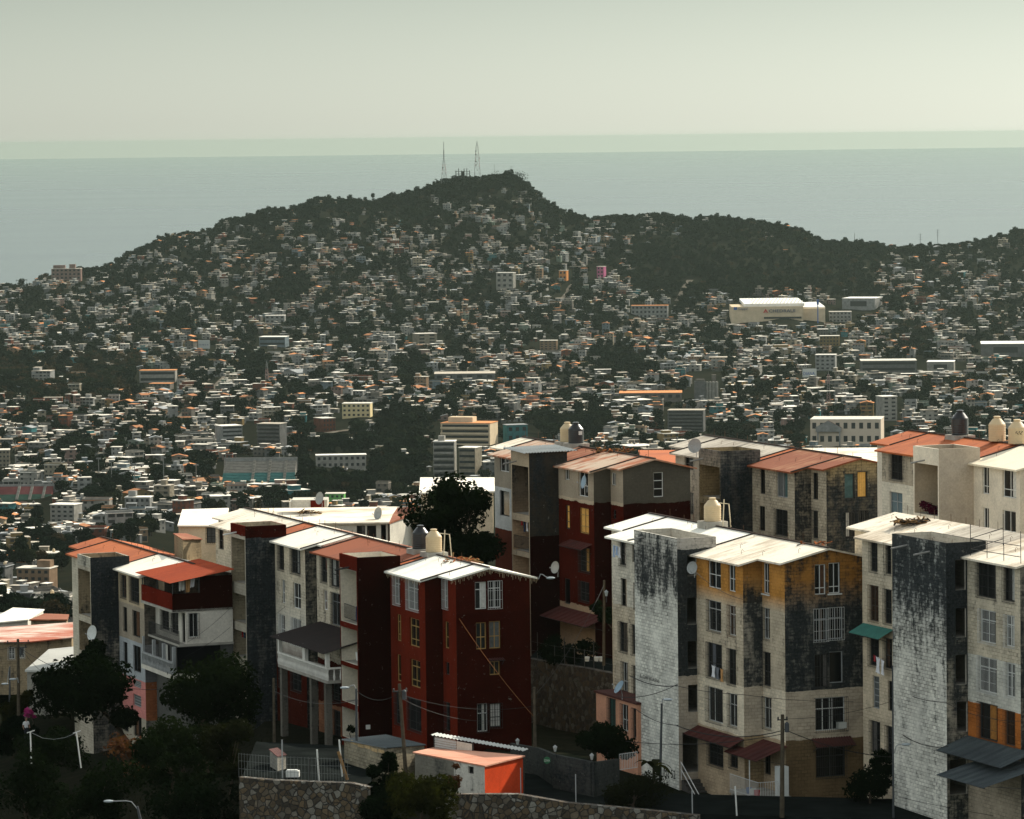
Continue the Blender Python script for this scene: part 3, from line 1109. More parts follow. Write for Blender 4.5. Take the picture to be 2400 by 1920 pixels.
def stand(px0, px1, pyt, pyb, name, label, key, colA, colB, flip=False):
    """stadium terraces facing the camera"""
    g = place_box(px0, px1, pyb)
    sc = g.y / F
    w, H = (px1 - px0) * sc, (pyb - pyt) * sc
    t = thing(name, label, 'grandstand', g)
    n = 14
    dp = H * 2.2
    mb = MB()
    for i in range(n):
        c = 0 if i < n * .4 else 1
        mb.obox(g + Vector((-w / 2, i * dp / n, -3)), (w, 0, 0), (0, dp / n, 0), (0, 0, 3 + (i + 1) * H / n * .8), c)
    mb.build('terraces', [colA, colB], t)
    for k in range(3):
        mb = MB()
        x = -w * .1 + k * w * .22
        for i in range(n):
            mb.obox(g + Vector((x, i * dp / n, (i + 1) * H / n * .8 - .6)), (1.6, 0, 0), (0, dp / n, 0), (0, 0, 1.1))
        mb.build('stair', W_('off white'), t)
    mb = MB()
    mb.obox(g + Vector((-w / 2 - .6, dp, -3)), (w + 1.2, 0, 0), (0, .6, 0), (0, 0, 3 + H * .95))
    mb.build('back_wall', W_('white'), t)
    LMK.append((key, (px0 + px1) / 2, (pyt + pyb) / 2))
    OCC.append((px0 - 6, pyt - 4, px1 + 6, pyb + 10))


stand(520, 690, 1078, 1130, 'grandstand', 'teal and grey stadium grandstand with white stairs', 'teal grandstand', flat('teal_terrace', (.055, .15, .145), .9, .2, .4), flat('grey_terrace', (.20, .19, .17), .9, .2, .4))
stand(-20, 118, 1142, 1176, 'grandstand', 'green stadium grandstand with red patches at the left edge', 'green grandstand', flat('green_terrace', (.06, .11, .085), .9, .2, .4), flat('red_terrace', (.16, .06, .06), .9, .4, .08))
g = place_box(400, 600, 1140)
mb = MB()
mb.obox(g + Vector((-30, 0, .2)), (62, 0, 0), (0, 60, 0), (0, 0, .3))
solo(mb, 'playing_field', flat('clay_field', (.34, .19, .11), 1, .2, .1), None, None, None, 'structure')


# lattice masts
def mast(label, px, pyb, pyt, wb, wt, mat, Y=None, dishes=0, spire=0.0, name='lattice_mast', cat='mast'):
    g = ground_hit(px, pyb) if Y is None else P(px, pyb, Y)
    sc = g.y / F
    H = (pyb - pyt) * sc
    t = thing(name, label, cat, g, 'lattice masts')
    mb = MB()
    Hl = H * (1 - spire)
    n = max(5, int(Hl / (wb * sc * 1.1)))
    def cor(i):
        k = i / n
        r = (wb + (wt - wb) * k) * sc / 2
        z = Hl * k
        return [g + Vector((sx * r, sy * r, z)) for sx, sy in ((-1, -1), (1, -1), (1, 1), (-1, 1))]
    th = .2 * sc / .3
    for i in range(n):
        a, b = cor(i), cor(i + 1)
        for k in range(4):
            mb.bar(a[k], b[k], th, th, i % 4 > 1)
            mb.bar(a[k], b[(k + 1) % 4], th * .6, th * .6, i % 4 > 1)
            mb.bar(a[(k + 1) % 4], b[k], th * .6, th * .6, i % 4 > 1)
            mb.bar(b[k], b[(k + 1) % 4], th * .6, th * .6, i % 4 > 1)
    mb.build('lattice', [M_STEEL, M_REDW], t)
    if spire:
        mb = MB()
        mb.tube([g + Vector((0, 0, Hl)), g + Vector((0, 0, Hl + (H - Hl) * .55))], th * 1.6, 6)
        mb.tube([g + Vector((0, 0, Hl + (H - Hl) * .55)), g + Vector((0, 0, H))], th * .8, 6)
        mb.build('spire', M_STEEL, t)
    for k in range(dishes):
        z = Hl * (.35 + .6 * k / max(1, dishes))
        a = k * 2.1
        c = g + Vector((math.cos(a) * wb * sc * .35, -abs(math.sin(a)) * wb * sc * .35, z))
        mb = MB()
        mb.lathe(c, [(0, -.3), (1.0 * sc / .3 * .5, 0), (1.0 * sc / .3 * .5, .15), (0, .1)], 10, axis=(math.cos(a), -abs(math.sin(a)) - .2, 0))
        mb.build('dish', W_('grey'), t)


mast('slim radio mast with a long spire on the hilltop, left of the pair', 1041, 430, 333, 14, 3.2, M_STEEL, 5480, 2, .42)
mast('wide lattice mast hung with dishes on the hilltop, right of the pair', 1119, 424, 331, 16, 5, M_STEEL, 5480, 6, .12)
mast('thin red and white lattice mast among the roofs of the left plain', 626, 912, 845, 10, 3, M_STEEL, None, 1, .1)
mast('tall dark lattice mast rising behind the rusty roofs on the right', 1942, 965, 868, 9, 4, M_STEEL, None, 4, .1)

# unfinished concrete frame on the summit
g = P(1084, 424, 5470)
sc = g.y / F
t = thing('concrete_frame', 'dark unfinished concrete building frame on the hill summit', 'ruin', g)
mb = MB()
for i in range(6):
    x = (-16 + i * 6.4) * sc
    mb.obox(g + Vector((x, 0, -3)), (1.6 * sc, 0, 0), (0, 1.2, 0), (0, 0, 3 + (24 + (5 if i in (1, 3, 4) else 0)) * sc))
    mb.obox(g + Vector((x, 9, -3)), (1.6 * sc, 0, 0), (0, 1.2, 0), (0, 0, 3 + 22 * sc))
mb.build('column', M_DARKC, t)
mb = MB()
for k in range(4):
    mb.obox(g + Vector((-17 * sc, -.4, (3 + k * 6.2) * sc)), (34 * sc, 0, 0), (0, 10.6, 0), (0, 0, .9 * sc))
mb.obox(g + Vector((-2 * sc, 2, 0)), (6 * sc, 0, 0), (0, 5, 0), (0, 0, 22 * sc))
mb.build('floor', M_DARKC, t)

for i, (px, pyb, pyt, lab) in enumerate([(1159, 420, 385, 'thin aerial pole between the hilltop mast and the big dome tree'), (1198, 412, 390, 'thin aerial with short rungs above the big dome tree')]):
    g = P(px, pyb, 5480)
    mb = MB()
    mb.tube([g - Vector((0, 0, 3)), g + Vector((0, 0, (pyb - pyt) * g.y / F))], .16, 5)
    for k in range(4 if i else 0):
        z = (.5 + k * .14) * (pyb - pyt) * g.y / F
        mb.bar(g + Vector((-1.6, 0, z)), g + Vector((1.6, 0, z + .8)), .16)
    solo(mb, 'aerial_pole', M_DARKC, lab, 'aerial')
for i, (px, pyb, pyt, lab) in enumerate([(2003, 572, 546, 'thin bare pole on the dark saddle before the sea'), (2157, 580, 548, 'power pole with three crossarms on the saddle, left one'), (2198, 584, 538, 'taller power pole with three crossarms on the saddle')]):
    g = P(px, pyb, 5480)
    sc = g.y / F
    t = thing('power_pole', lab, 'power pole', g, 'power poles on the saddle')
    mb = MB()
    mb.tube([g - Vector((0, 0, 4)), g + Vector((0, 0, (pyb - pyt) * sc))], .28, 5)
    mb.build('pole', M_DARKC, t)
    if i:
        mb = MB()
        for k in range(3):
            z = (pyb - pyt) * sc - (1.5 + k * 6) * sc
            mb.bar(g + Vector((-4.5 * sc, 0, z)), g + Vector((4.5 * sc, 0, z)), .22)
        mb.build('crossarm', M_DARKC, t)

# billboards in the town
for px0, px1, pyt, pyb, txt, lab, colr in ((465, 492, 797, 817, '744 788 81 00', 'grey billboard with one line of dark digits on the left plain', (.36, .38, .37)),
                                         (1881, 1914, 864, 884, 'DIANA', 'white billboard with tall blue letters on the right plain', (.50, .51, .48))):
    g = place_box(px0, px1, pyb + 10)
    sc = g.y / F
    t = thing('billboard', lab, 'billboard', g)
    w, h = (px1 - px0) * sc, (pyb - pyt) * sc
    mb = MB()
    mb.obox(g + Vector((-w / 2, 0, 10 * sc)), (w, 0, 0), (0, .5, 0), (0, 0, h))
    mb.build('panel', flat('billboard_%s' % txt[0], colr, .7, .06), t)
    mb = MB()
    for k in (-1, 1):
        mb.tube([g + Vector((k * w * .35, .2, -2)), g + Vector((k * w * .35, .2, 10 * sc))], .3, 6)
    mb.build('post', M_STEEL, t)
    sz = (4.2 if colr[0] < .4 else 11) * sc
    lettering(txt, sz, M_TEXTD if colr[0] < .4 else M_BLUE, t, g + Vector((-w * .45, -.1, 10 * sc + h * (.38 if colr[0] < .4 else .25))), (1, 0, 0), (0, 0, 1), 'lettering', .06, .92 if colr[0] < .4 else .8)
    OCC.append((px0 - 2, pyt - 2, px1 + 2, pyb + 8))

# floodlight poles round the playing field
for k, (px, pyb, pyt) in enumerate([(232, 1146, 1078), (262, 1150, 1082), (316, 1150, 1090), (384, 1140, 1075), (460, 1140, 1092), (530, 1128, 1060), (666, 1112, 1052)]):
    g = ground_hit(px, pyb)
    sc = g.y / F
    t = thing('floodlight_pole', 'pale floodlight pole by the clay playing field, %s from the left' % ['first', 'second', 'third', 'fourth', 'fifth', 'sixth', 'seventh'][k], 'floodlight', g, 'floodlight poles round the playing field')
    mb = MB()
    mb.tube([g - Vector((0, 0, 1)), g + Vector((0, 0, (pyb - pyt) * sc))], .32, 6, r1=.18)
    mb.build('pole', M_STEEL, t)
    mb = MB()
    mb.obox(g + Vector((-1.5, -.2, (pyb - pyt) * sc)), (3, 0, 0), (0, .4, 0), (0, 0, .9))
    mb.build('lamp_head', M_STEEL, t)
# ------------------------------------------------------------------ fill the town with houses and trees
rng = random.Random(23)
cand = []
for k in range(150000):
    px = rng.uniform(-40, 2440)
    py = rng.uniform(405, 1500)
    if hidden_low(px, py):
        continue
    g = ground_hit(px, py)
    if g is None or g.y > 5620 or g.y < 500:
        continue
    cand.append((px, py, g))

GRID = {}


def free(g, r):
    key = (int(g.x // 12), int(g.y // 12))
    for i in range(-2, 3):
        for j in range(-2, 3):
            for (q, rr) in GRID.get((key[0] + i, key[1] + j), ()):
                if (q.x - g.x) ** 2 + (q.y - g.y) ** 2 < (r + rr) ** 2:
                    return False
    return True


def occupy(g, r):
    GRID.setdefault((int(g.x // 12), int(g.y // 12)), []).append((g, r))


def blocked(px, py, hw, hh):
    for a, b, c, d in OCC:
        if a < px + hw and px - hw < c and b < py + 3 and py - hh < d:
            # in front of the landmark and low enough not to cover it is fine
            if py - hh > d - 8:
                continue
            if py < b + 2:
                continue
            if py < d - 4 and py > b:
                return True
            return True
    return False


for nm, pl, wd in (('street', [(405, 1000), (450, 957), (492, 930), (514, 902), (545, 872)], 9), ('street', [(1588, 706), (1604, 680), (1620, 652)], 8),
                   ('street', [(1316, 700), (1336, 672), (1348, 660)], 7), ('street', [(770, 1016), (880, 1000), (970, 992)], 8), ('street', [(1250, 905), (1400, 900), (1540, 905)], 8)):
    pts = []
    for (a, b), (c, d) in zip(pl, pl[1:]):
        for k in range(14):
            q = ground_hit(a + (c - a) * k / 14, b + (d - b) * k / 14)
            if q is not None:
                pts.append(q)
    mb = MB()
    prev = None
    for a, b in zip(pts, pts[1:]):
        dd = Vector((b.x - a.x, b.y - a.y))
        if dd.length < .5:
            continue
        n_ = ccw(dd.normalized()) * wd / 2
        cur = (Vector((a.x + n_.x, a.y + n_.y, a.z + .5)), Vector((a.x - n_.x, a.y - n_.y, a.z + .5)))
        if prev:
            mb.poly([prev[0], prev[1], cur[1], cur[0]])
        prev = cur
        for f in range(max(1, int(dd.length / 6))):
            occupy(Vector((a.x + dd.x * f * 6 / dd.length, a.y + dd.y * f * 6 / dd.length, a.z)), wd * .5)
    o = mb.build(nm, flat('street_dust', (.12, .105, .085), .95, .25, .2))
    o['kind'] = 'structure'
houses, trees = [], []
nh = {}
for px, py, g in cand:
    fo = forest(px, py)
    sc = F / g.y
    far_ = g.y > 4300
    dens = .5 + .5 * math.sin(px * .021 + py * .013) * math.sin(py * .037 - px * .008 + 1.0) + .3 * math.sin(px * .052 + 2 * math.sin(py * .02))
    if rng.random() < (.42 if far_ else .52) * min(1.7, max(.3, .45 + 1.15 * dens)) * (1 if fo == 0 else (1 - fo) ** 1.6) * (.55 if py < 560 else 1):
        w, d = rng.uniform(5, 9.5 if far_ else 12.5) * rng.choice((.8, 1, 1, 1.25)), rng.uniform(5, 9.5)
        if rng.random() < .06 and not far_:
            w, d = rng.uniform(14, 26), rng.uniform(12, 18)
        st = rng.choices((1, 2, 3, 4), (54, 34, 10, 2) if not far_ else (58, 33, 8, 1))[0]
        r = (w + d) / 4 * .86
        if not free(g, r) or blocked(px, py, w * sc / 2, st * 2.8 * sc):
            continue
        occupy(g, r)
        houses.append([px, py, g, w, d, st])
    else:
        k = rng.choices(range(6), (30, 18, 12, 18, 5, 17))[0]
        if 0 < px < 330 and 840 < py < 945:
            k = rng.choices(range(6), (10, 18, 5, 22, 45, 5))[0]
        s = rng.uniform(.8, 1.5) * (1.15 if far_ or fo else 1.0)
        R = TTEMPL[k][3] * s * .62
        if not free(g, R * (.62 if fo or far_ else .8)) or blocked(px, py, R * sc, TTEMPL[k][4] * s * sc):
            continue
        occupy(g, R * (.62 if fo or far_ else .8))
        trees.append([px, py, g, k, s])
    if len(houses) > 3600 and len(trees) > 9000:
        break

for k in range(2600):        # unbroken canopy along the skyline
    px = rng.uniform(180, 2400)
    Y = rng.uniform(5330, 5560)
    z = float(terrain(px, Y))
    kk = rng.choice((0, 0, 1, 1, 2, 5, 3 if rng.random() < .2 else 0))
    s = rng.uniform(.7, 1.35) if px < 900 or px > 1300 else rng.uniform(.9, 1.7)
    pyv = hor(px) + (CAM.z - z) / Y * F
    trees.append([px, float(pyv), Vector((gx(px, Y, z), Y, z)), kk, s])
size = lambda h: h[3] * h[5] * (F / h[2].y) ** 2
houses.sort(key=lambda h: -(F / h[2].y) ** 2 * h[3] * (h[5] * 2.8))
trees.sort(key=lambda t: -(F / t[2].y) ** 2 * (TTEMPL[t[3]][3] * t[4]) ** 2)
NH, NT = 290, 290
print('houses', len(houses), 'trees', len(trees))
used = set()


def pick_attrs(rng):
    return rng.choices(range(len(WALLS)), WALL_W)[0], rng.choices(range(len(ROOFS)), ROOF_W)[0]


for n, (px, py, g, w, d, st) in enumerate(houses[:NH]):
    ph = near_phrase(px, py)
    for tr in range(400):
        wi, ri = pick_attrs(rng)
        annex, tank = rng.random() < .4, rng.random() < .35
        gable = ROOFS[ri][0] in ('orange roof', 'rusty roof', 'grey sheet roof') and rng.random() < .7
        sz = 'wide' if w > 11 else ('small' if w < 8 else '')
        ex = ' and tank' if tank else (' and annex' if annex else '')
        lab = ('%s %s %s house with %s%s %s' % (sz, WALLS[wi][0], ('one storey', 'two storey', 'three storey', 'four storey')[st - 1], ROOFS[ri][0], ex, ph)).strip()
        if lab not in used and len(lab.split()) <= 16:
            break
    used.add(lab)
    t = thing('house', lab, 'house', g, 'small houses of the town')
    yaw = rng.gauss(-.05, .35)
    W, R, wins, tk = house_parts(rng, w, d, st, gable, annex, tank)
    xform(W, g, yaw).build('wall', MW[wi], t)
    xform(R, g, yaw).build('roof', MR[ri], t)
    for wm in wins:
        # only the sides towards the town square
        xform(wm, g, yaw).build('window', MWIN, t)
    if tk:
        xform(tk, g, yaw).build('water_tank', MTANK[rng.random() < .5], t)

# the rest: one mass of small houses
allm = MW + MR + [MWIN] + MTANK
big = MB()
for (px, py, g, w, d, st) in houses[NH:]:
    wi, ri = pick_attrs(rng)
    if g.y > 4300 and rng.random() < .25:
        wi = rng.choice((1, 7, 0))
    gable = ri in (2, 3, 4) and rng.random() < .5
    W, R, wins, tk = house_parts(rng, w, d, st, gable, rng.random() < .3, rng.random() < .2, 0)
    yaw = rng.gauss(-.05, .4)
    for part, mi in [(W, wi), (R, len(MW) + ri)] + [(wm, len(MW) + len(MR)) for wm in wins] + ([(tk, len(MW) + len(MR) + 1 + (rng.random() < .5))] if tk else []):
        xform(part, g, yaw)
        i = len(big.v)
        big.v += part.v
        big.f += [[a + i for a in f] for f in part.f]
        big.m += [mi] * len(part.f)
        big.sm += part.sm
        big.uv += part.uv
o = big.build('distant_houses', allm)
o['kind'] = 'stuff'
tag(o, 'mass of small distant houses covering the plain and the hillside', 'houses')

adj = ['dense', 'leafy', 'ragged', 'dark', 'thick', 'low', 'lush', 'shady', 'uneven', 'bushy', 'broad', 'full']
for n, (px, py, g, k, s) in enumerate(trees[:NT]):
    ph = near_phrase(px, py)
    for tr in range(600):
        kk = k if tr < 20 else rng.randrange(6)
        lab = '%s %s tree %s' % (adj[rng.randrange(len(adj))], TTEMPL[kk][0], ph)
        if lab not in used:
            break
    used.add(lab)
    k = kk
    t = thing('tree', lab, 'tree', g, 'trees among the town houses')
    a = rng.uniform(0, 6.28)
    for nm, me in (('crown', TTEMPL[k][1]), ('trunk', TTEMPL[k][2])):
        o = bpy.data.objects.new(nm, me)
        COL.objects.link(o)
        o.parent = t
        o.scale = (s, s, s * rng.uniform(.9, 1.1))
        o.rotation_euler.z = a

# the rest of the trees: one mass
V_, F_, MI = [], [], []
base = 0
FT = []
rr = random.Random(5)
for k, (w, R, H, n, leaf, lo, mi, fl) in enumerate(TKINDS):
    vars_ = []
    for q in range(3):
        me = crown_mesh('tmp', rr, int(n * .42), R, H, leaf * 1.45, lo, None, flat_=fl)
        co = np.zeros(len(me.vertices) * 3)
        me.vertices.foreach_get('co', co)
        vars_.append(co.reshape(-1, 3))
        bpy.data.meshes.remove(me)
    FT.append((vars_, mi))
for (px, py, g, k, s) in trees[NT:]:
    vs = FT[k][0][rr.randrange(3)]
    if g.y > 4200:
        sub = vs.reshape(-1, 4, 3)
        vs = sub[: int(len(sub) * .6)].reshape(-1, 3) * np.array([1.0, 1.0, .95])
    a = rr.uniform(0, 6.28)
    c, sn = math.cos(a), math.sin(a)
    x = (vs[:, 0] * c - vs[:, 1] * sn) * s + g.x
    y = (vs[:, 0] * sn + vs[:, 1] * c) * s + g.y
    z = vs[:, 2] * s + g.z - .8 * s
    V_.append(np.stack([x, y, z], -1))
    MI.append(np.full(len(vs) // 4, FT[k][1]))
V_ = np.concatenate(V_)
MI = np.concatenate(MI)
nf = len(V_) // 4
me = bpy.data.meshes.new('distant_trees')
me.vertices.add(len(V_))
me.vertices.foreach_set('co', V_.astype(np.float32).ravel())
me.loops.add(nf * 4)
me.loops.foreach_set('vertex_index', np.arange(nf * 4, dtype=np.int32))
me.polygons.add(nf)
me.polygons.foreach_set('loop_start', np.arange(0, nf * 4, 4, dtype=np.int32))
me.polygons.foreach_set('material_index', MI.astype(np.int32))
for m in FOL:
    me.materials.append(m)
me.update()
me.validate()
o = bpy.data.objects.new('distant_trees', me)
COL.objects.link(o)
o['kind'] = 'stuff'
tag(o, 'mass of distant trees between the houses and over the hill', 'trees')

# single trees on the skyline
for px, py, k, s, lab in ((874, 470, 2, 1.1, 'pointed dark tree on the left shoulder of the skyline'),):
    g = P(px, py, 5470)
    t = thing('tree', lab, 'tree', g, None)
    for nm, me in (('crown', TTEMPL[k][1]), ('trunk', TTEMPL[k][2])):
        o = bpy.data.objects.new(nm, me)
        COL.objects.link(o)
        o.parent = t
        o.scale = (s, s, s * .95)
for px, py, s, lab in ((1022, 434, 1.0, 'small palm on the skyline left of the slim radio mast'), (1234, 446, 1.25, 'ragged palm on the skyline right of the dome tree'), (174, 632, .8, 'palm above the pink shore hotel'),
                       (40, 668, .8, 'palm by the shore at the far left, first of a row'), (50, 668, .9, 'palm by the shore at the far left, second of a row'), (62, 667, .8, 'palm by the shore at the far left, third of a row'),
                       (1835, 900, 1.0, 'slender palm left of the tall lattice mast'), (1464, 936, .9, 'lone palm in front of the orange strip hall'), (205, 1230, 1.0, 'palm between the low roofs right of the white four storey flats'),
                       (80, 1260, 1.1, 'palm rising among low roofs at the left edge'), (115, 1270, 1.0, 'palm beside another among low left roofs'), (1925, 1040, .9, 'palm before the cream college porch')):
    g = P(px, py, 5480) if py < 660 else (ground_hit(px, py) or P(px, py, 5400))
    t = thing('palm_tree', lab, 'palm', g, None)
    for nm, me in (('fronds', PALM_C), ('trunk', PALM_T)):
        o = bpy.data.objects.new(nm, me)
        COL.objects.link(o)
        o.parent = t
        o.scale = (s, s, s)
        o.rotation_euler.z = px
# ------------------------------------------------------------------ near apartment blocks
GLASS = glass_mat()
FR_W = flat('frame_white', (.62, .62, .59), .6, .1, 3)
FR_D = flat('frame_dark', (.035, .034, .032), .5, .2, 3)
FR_O = flat('frame_ochre', (.36, .22, .07), .6, .15, 3)
FR_G = flat('frame_grey', (.30, .31, .31), .6, .15, 3)
BAR_D = flat('grille_dark', (.022, .022, .022), .6, .2, 5)
BAR_W = flat('grille_white', (.55, .55, .53), .6, .1, 5)
BAR_R = flat('grille_rust', (.12, .07, .045), .8, .3, 6)
LOUV = flat('louvre', (.10, .11, .11), .5, .2, 5)
CURT_W = flat('curtain_white', (.55, .54, .50), .9, .15, 6)
CURT_Y = flat('curtain_yellow', (.66, .38, .11), .9, .15, 6)
CURT_O = flat('curtain_orange', (.50, .22, .05), .9, .25, 6)
WRG = random.Random(41)
CURT_D = flat('curtain_dim', (.14, .13, .12), .9, .2, 6)
CURT_B = flat('curtain_brown', (.10, .055, .035), .9, .2, 6)
CURT_T = flat('panel_teal', (.07, .12, .12), .8, .2, 3)
PIPE = flat('pipe_grey', (.28, .27, .25), .7, .2, 5)
SLAB = flat('slab_concrete', (.34, .32, .28), .95, .22, 1.2)
SEAM = flat('roof_seam', (.055, .045, .04), .9, .3, 2)
REBAR = flat('rebar', (.10, .06, .04), .9, .3, 5)


class Wall:
    """upright wall from a to b (plan points), outward side is counter-clockwise of a->b"""

    def __init__(s, a, b, z0, top):
        s.a, s.b, s.z0 = Vector(a), Vector(b), z0
        s.d = (s.b - s.a).normalized()
        s.n = ccw(s.d)
        s.L = (s.b - s.a).length
        s.top = top if isinstance(top, list) else [(0, top), (s.L, top)]
        s.op = []

    def pt(s, t, z, out=0.0):
        q = s.a + s.d * t + s.n * out
        return Vector((q.x, q.y, z))

    def hit(s, px, py):
        r = ray(px, py)
        n3 = Vector((s.n.x, s.n.y, 0))
        k = (Vector((s.a.x, s.a.y, 0)) - Vector((CAM.x, CAM.y, 0))).dot(n3) / r.dot(n3)
        p = CAM + r * k
        return (Vector((p.x, p.y)) - s.a).dot(s.d), p.z

    def rect(s, x0, x1, y0, y1):
        """opening seen between picture columns x0..x1 and rows y0..y1 (rows at its middle)"""
        ym, xm = (y0 + y1) / 2, (x0 + x1) / 2
        t0, t1 = sorted((s.hit(x0, ym)[0], s.hit(x1, ym)[0]))
        za, zb = s.hit(xm, y1)[1], s.hit(xm, y0)[1]
        zt = min(z for _, z in s.top) - .06
        zb = min(zb, zt)
        return max(.04, t0), min(s.L - .04, t1), max(za, s.z0 + .05), zb

    def mesh(s, mb, m=0, depth=.16, mrev=None, back=False):
        mrev = m if mrev is None else mrev
        zf = min(z for _, z in s.top)
        S = sorted({0.0, s.L, *[o[0] for o in s.op], *[o[1] for o in s.op]})
        Z = sorted({s.z0, zf, *[o[2] for o in s.op], *[o[3] for o in s.op]})
        uo = s.a.x * .37
        for i in range(len(S) - 1):
            for j in range(len(Z) - 1):
                cs, cz = (S[i] + S[i + 1]) / 2, (Z[j] + Z[j + 1]) / 2
                if S[i + 1] - S[i] < 1e-4 or Z[j + 1] - Z[j] < 1e-4:
                    continue
                if any(o[0] < cs < o[1] and o[2] < cz < o[3] for o in s.op):
                    continue
                q = [(S[i + 1], Z[j]), (S[i], Z[j]), (S[i], Z[j + 1]), (S[i + 1], Z[j + 1])]
                mb.poly([s.pt(a, b) for a, b in q], m, [(a + uo, b) for a, b in q])
                if back:
                    mb.poly([s.pt(a, b, -depth) for a, b in q[::-1]], mrev, [(a + uo, b) for a, b in q[::-1]])
        if len(s.top) > 2 or abs(s.top[0][1] - s.top[-1][1]) > 1e-4:
            q = [(s.L, zf), (0, zf)] + [p for p in s.top if p[1] > zf + 1e-4]
            mb.poly([s.pt(a, b) for a, b in q], m, [(a + uo, b) for a, b in q])
        for (t0, t1, za, zb) in s.op:
            for a, b in (((t0, za), (t0, zb)), ((t0, zb), (t1, zb)), ((t1, zb), (t1, za)), ((t1, za), (t0, za))):
                mb.poly([s.pt(*a), s.pt(*b), s.pt(*b, -depth), s.pt(*a, -depth)], mrev, [(0, a[1]), (.2, b[1]), (.2, b[1] + .1), (0, a[1] + .1)])
        if back:
            mb.poly([s.pt(0, zf), s.pt(s.L, zf), s.pt(s.L, zf, -depth), s.pt(0, zf, -depth)], m)


GRI = {'n': None, 'd': BAR_D, 'w': BAR_W, 'r': BAR_R}


def window(par, w, o, fr='w', vm=(.5,), hm=(.42,), gr='n', cur=None, sill=False, proud=.09, glass=None, belly=False):
    """window part (frame) with pane, grille and curtain as sub-parts"""
    t0, t1, za, zb = o
    if cur is None and glass is None and t1 - t0 > .5 and WRG.random() < .3:
        a_ = WRG.choice((.02, .02, .3, .55))
        cur = (WRG.choice((CURT_W, CURT_D, CURT_D, CURT_B, CURT_B)), a_, min(.98, a_ + WRG.uniform(.25, .5)))
    F_ = {'w': FR_W, 'd': FR_D, 'o': FR_O, 'g': FR_G}[fr]
    fw, ins = .055, -.10
    mb = MB()

    n3 = Vector((w.n.x, w.n.y, 0))

    def pc(ta, tb, a, b, out, th):
        o0 = w.pt(tb, a, out)
        mb.obox(o0, w.pt(ta, a, out) - o0, n3 * -th, (0, 0, b - a))
    pc(t0 + .003, t0 + fw, za + .003, zb - .003, ins, .05)
    pc(t1 - fw, t1 - .003, za + .003, zb - .003, ins, .05)
    pc(t0 + fw, t1 - fw, za + .003, za + fw, ins, .05)
    pc(t0 + fw, t1 - fw, zb - fw, zb - .003, ins, .05)
    for h in hm:
        z = za + (zb - za) * h
        pc(t0 + fw, t1 - fw, z - fw * .45, z + fw * .45, ins - .004, .04)
    for v in vm:
        t = t0 + (t1 - t0) * v
        pc(t - fw * .4, t + fw * .4, za + fw, zb - fw, ins, .042)
    if sill:
        pc(t0 - .08, t1 + .08, za - .08, za - .003, .10, .1)
    fo = mb.build('window', F_, par)
    mb = MB()
    g = glass or GLASS
    mb.poly([w.pt(t1, za, ins - .075), w.pt(t0, za, ins - .075), w.pt(t0, zb, ins - .075), w.pt(t1, zb, ins - .075)])
    mb.build('pane', g, fo)
    if gr != 'n':
        mb = MB()
        n = max(3, int((t1 - t0) / .13))
        e = .06
        zb2 = zb - .02
        for k in range(n + 1):
            t = t0 - e + (t1 - t0 + 2 * e) * k / n
            mb.bar(w.pt(t, za - e, proud), w.pt(t, zb2, proud), .017)
        for h in (0, .33, .66, 1):
            z = za - e + (zb2 - za + e) * h
            mb.bar(w.pt(t0 - e, z, proud + .012), w.pt(t1 + e, z, proud + .012), .017)
        for t in (t0 - e, t1 + e):
            for z in (za - e, zb2):
                mb.bar(w.pt(t, z, proud), w.pt(t, z, 0), .02)
        mb.build('grille', GRI[gr], fo)
    if cur:
        cm, ca, cb = cur
        mb = MB()
        n = 9
        for k in range(n):
            ta = t0 + (t1 - t0) * (ca + (cb - ca) * k / n)
            tb = t0 + (t1 - t0) * (ca + (cb - ca) * (k + 1) / n)
            oa, ob = ins - .055 - .015 * (k % 2), ins - .055 - .015 * ((k + 1) % 2)
            mb.poly([w.pt(tb, za + .08, ob), w.pt(ta, za + .08, oa), w.pt(ta, zb - .06, oa), w.pt(tb, zb - .06, ob)])
        mb.build('curtain', cm, fo)
    return fo


def slab_poly(mb, pts2, zf, th, m=0, mside=None):
    """slab following the height function zf over the plan polygon (counter-clockwise from above)"""
    area = sum(a[0] * b[1] - b[0] * a[1] for a, b in zip(pts2, pts2[1:] + pts2[:1]))
    if area < 0:
        pts2 = pts2[::-1]
    top = [v3(p, zf(p) + th) for p in pts2]
    bot = [v3(p, zf(p)) for p in pts2]
    mb.poly(top, m)
    mb.poly(bot[::-1], m)
    n = len(pts2)
    for i in range(n):
        mb.poly([bot[i], bot[(i + 1) % n], top[(i + 1) % n], top[i]], m if mside is None else mside)


SLOPE = .235


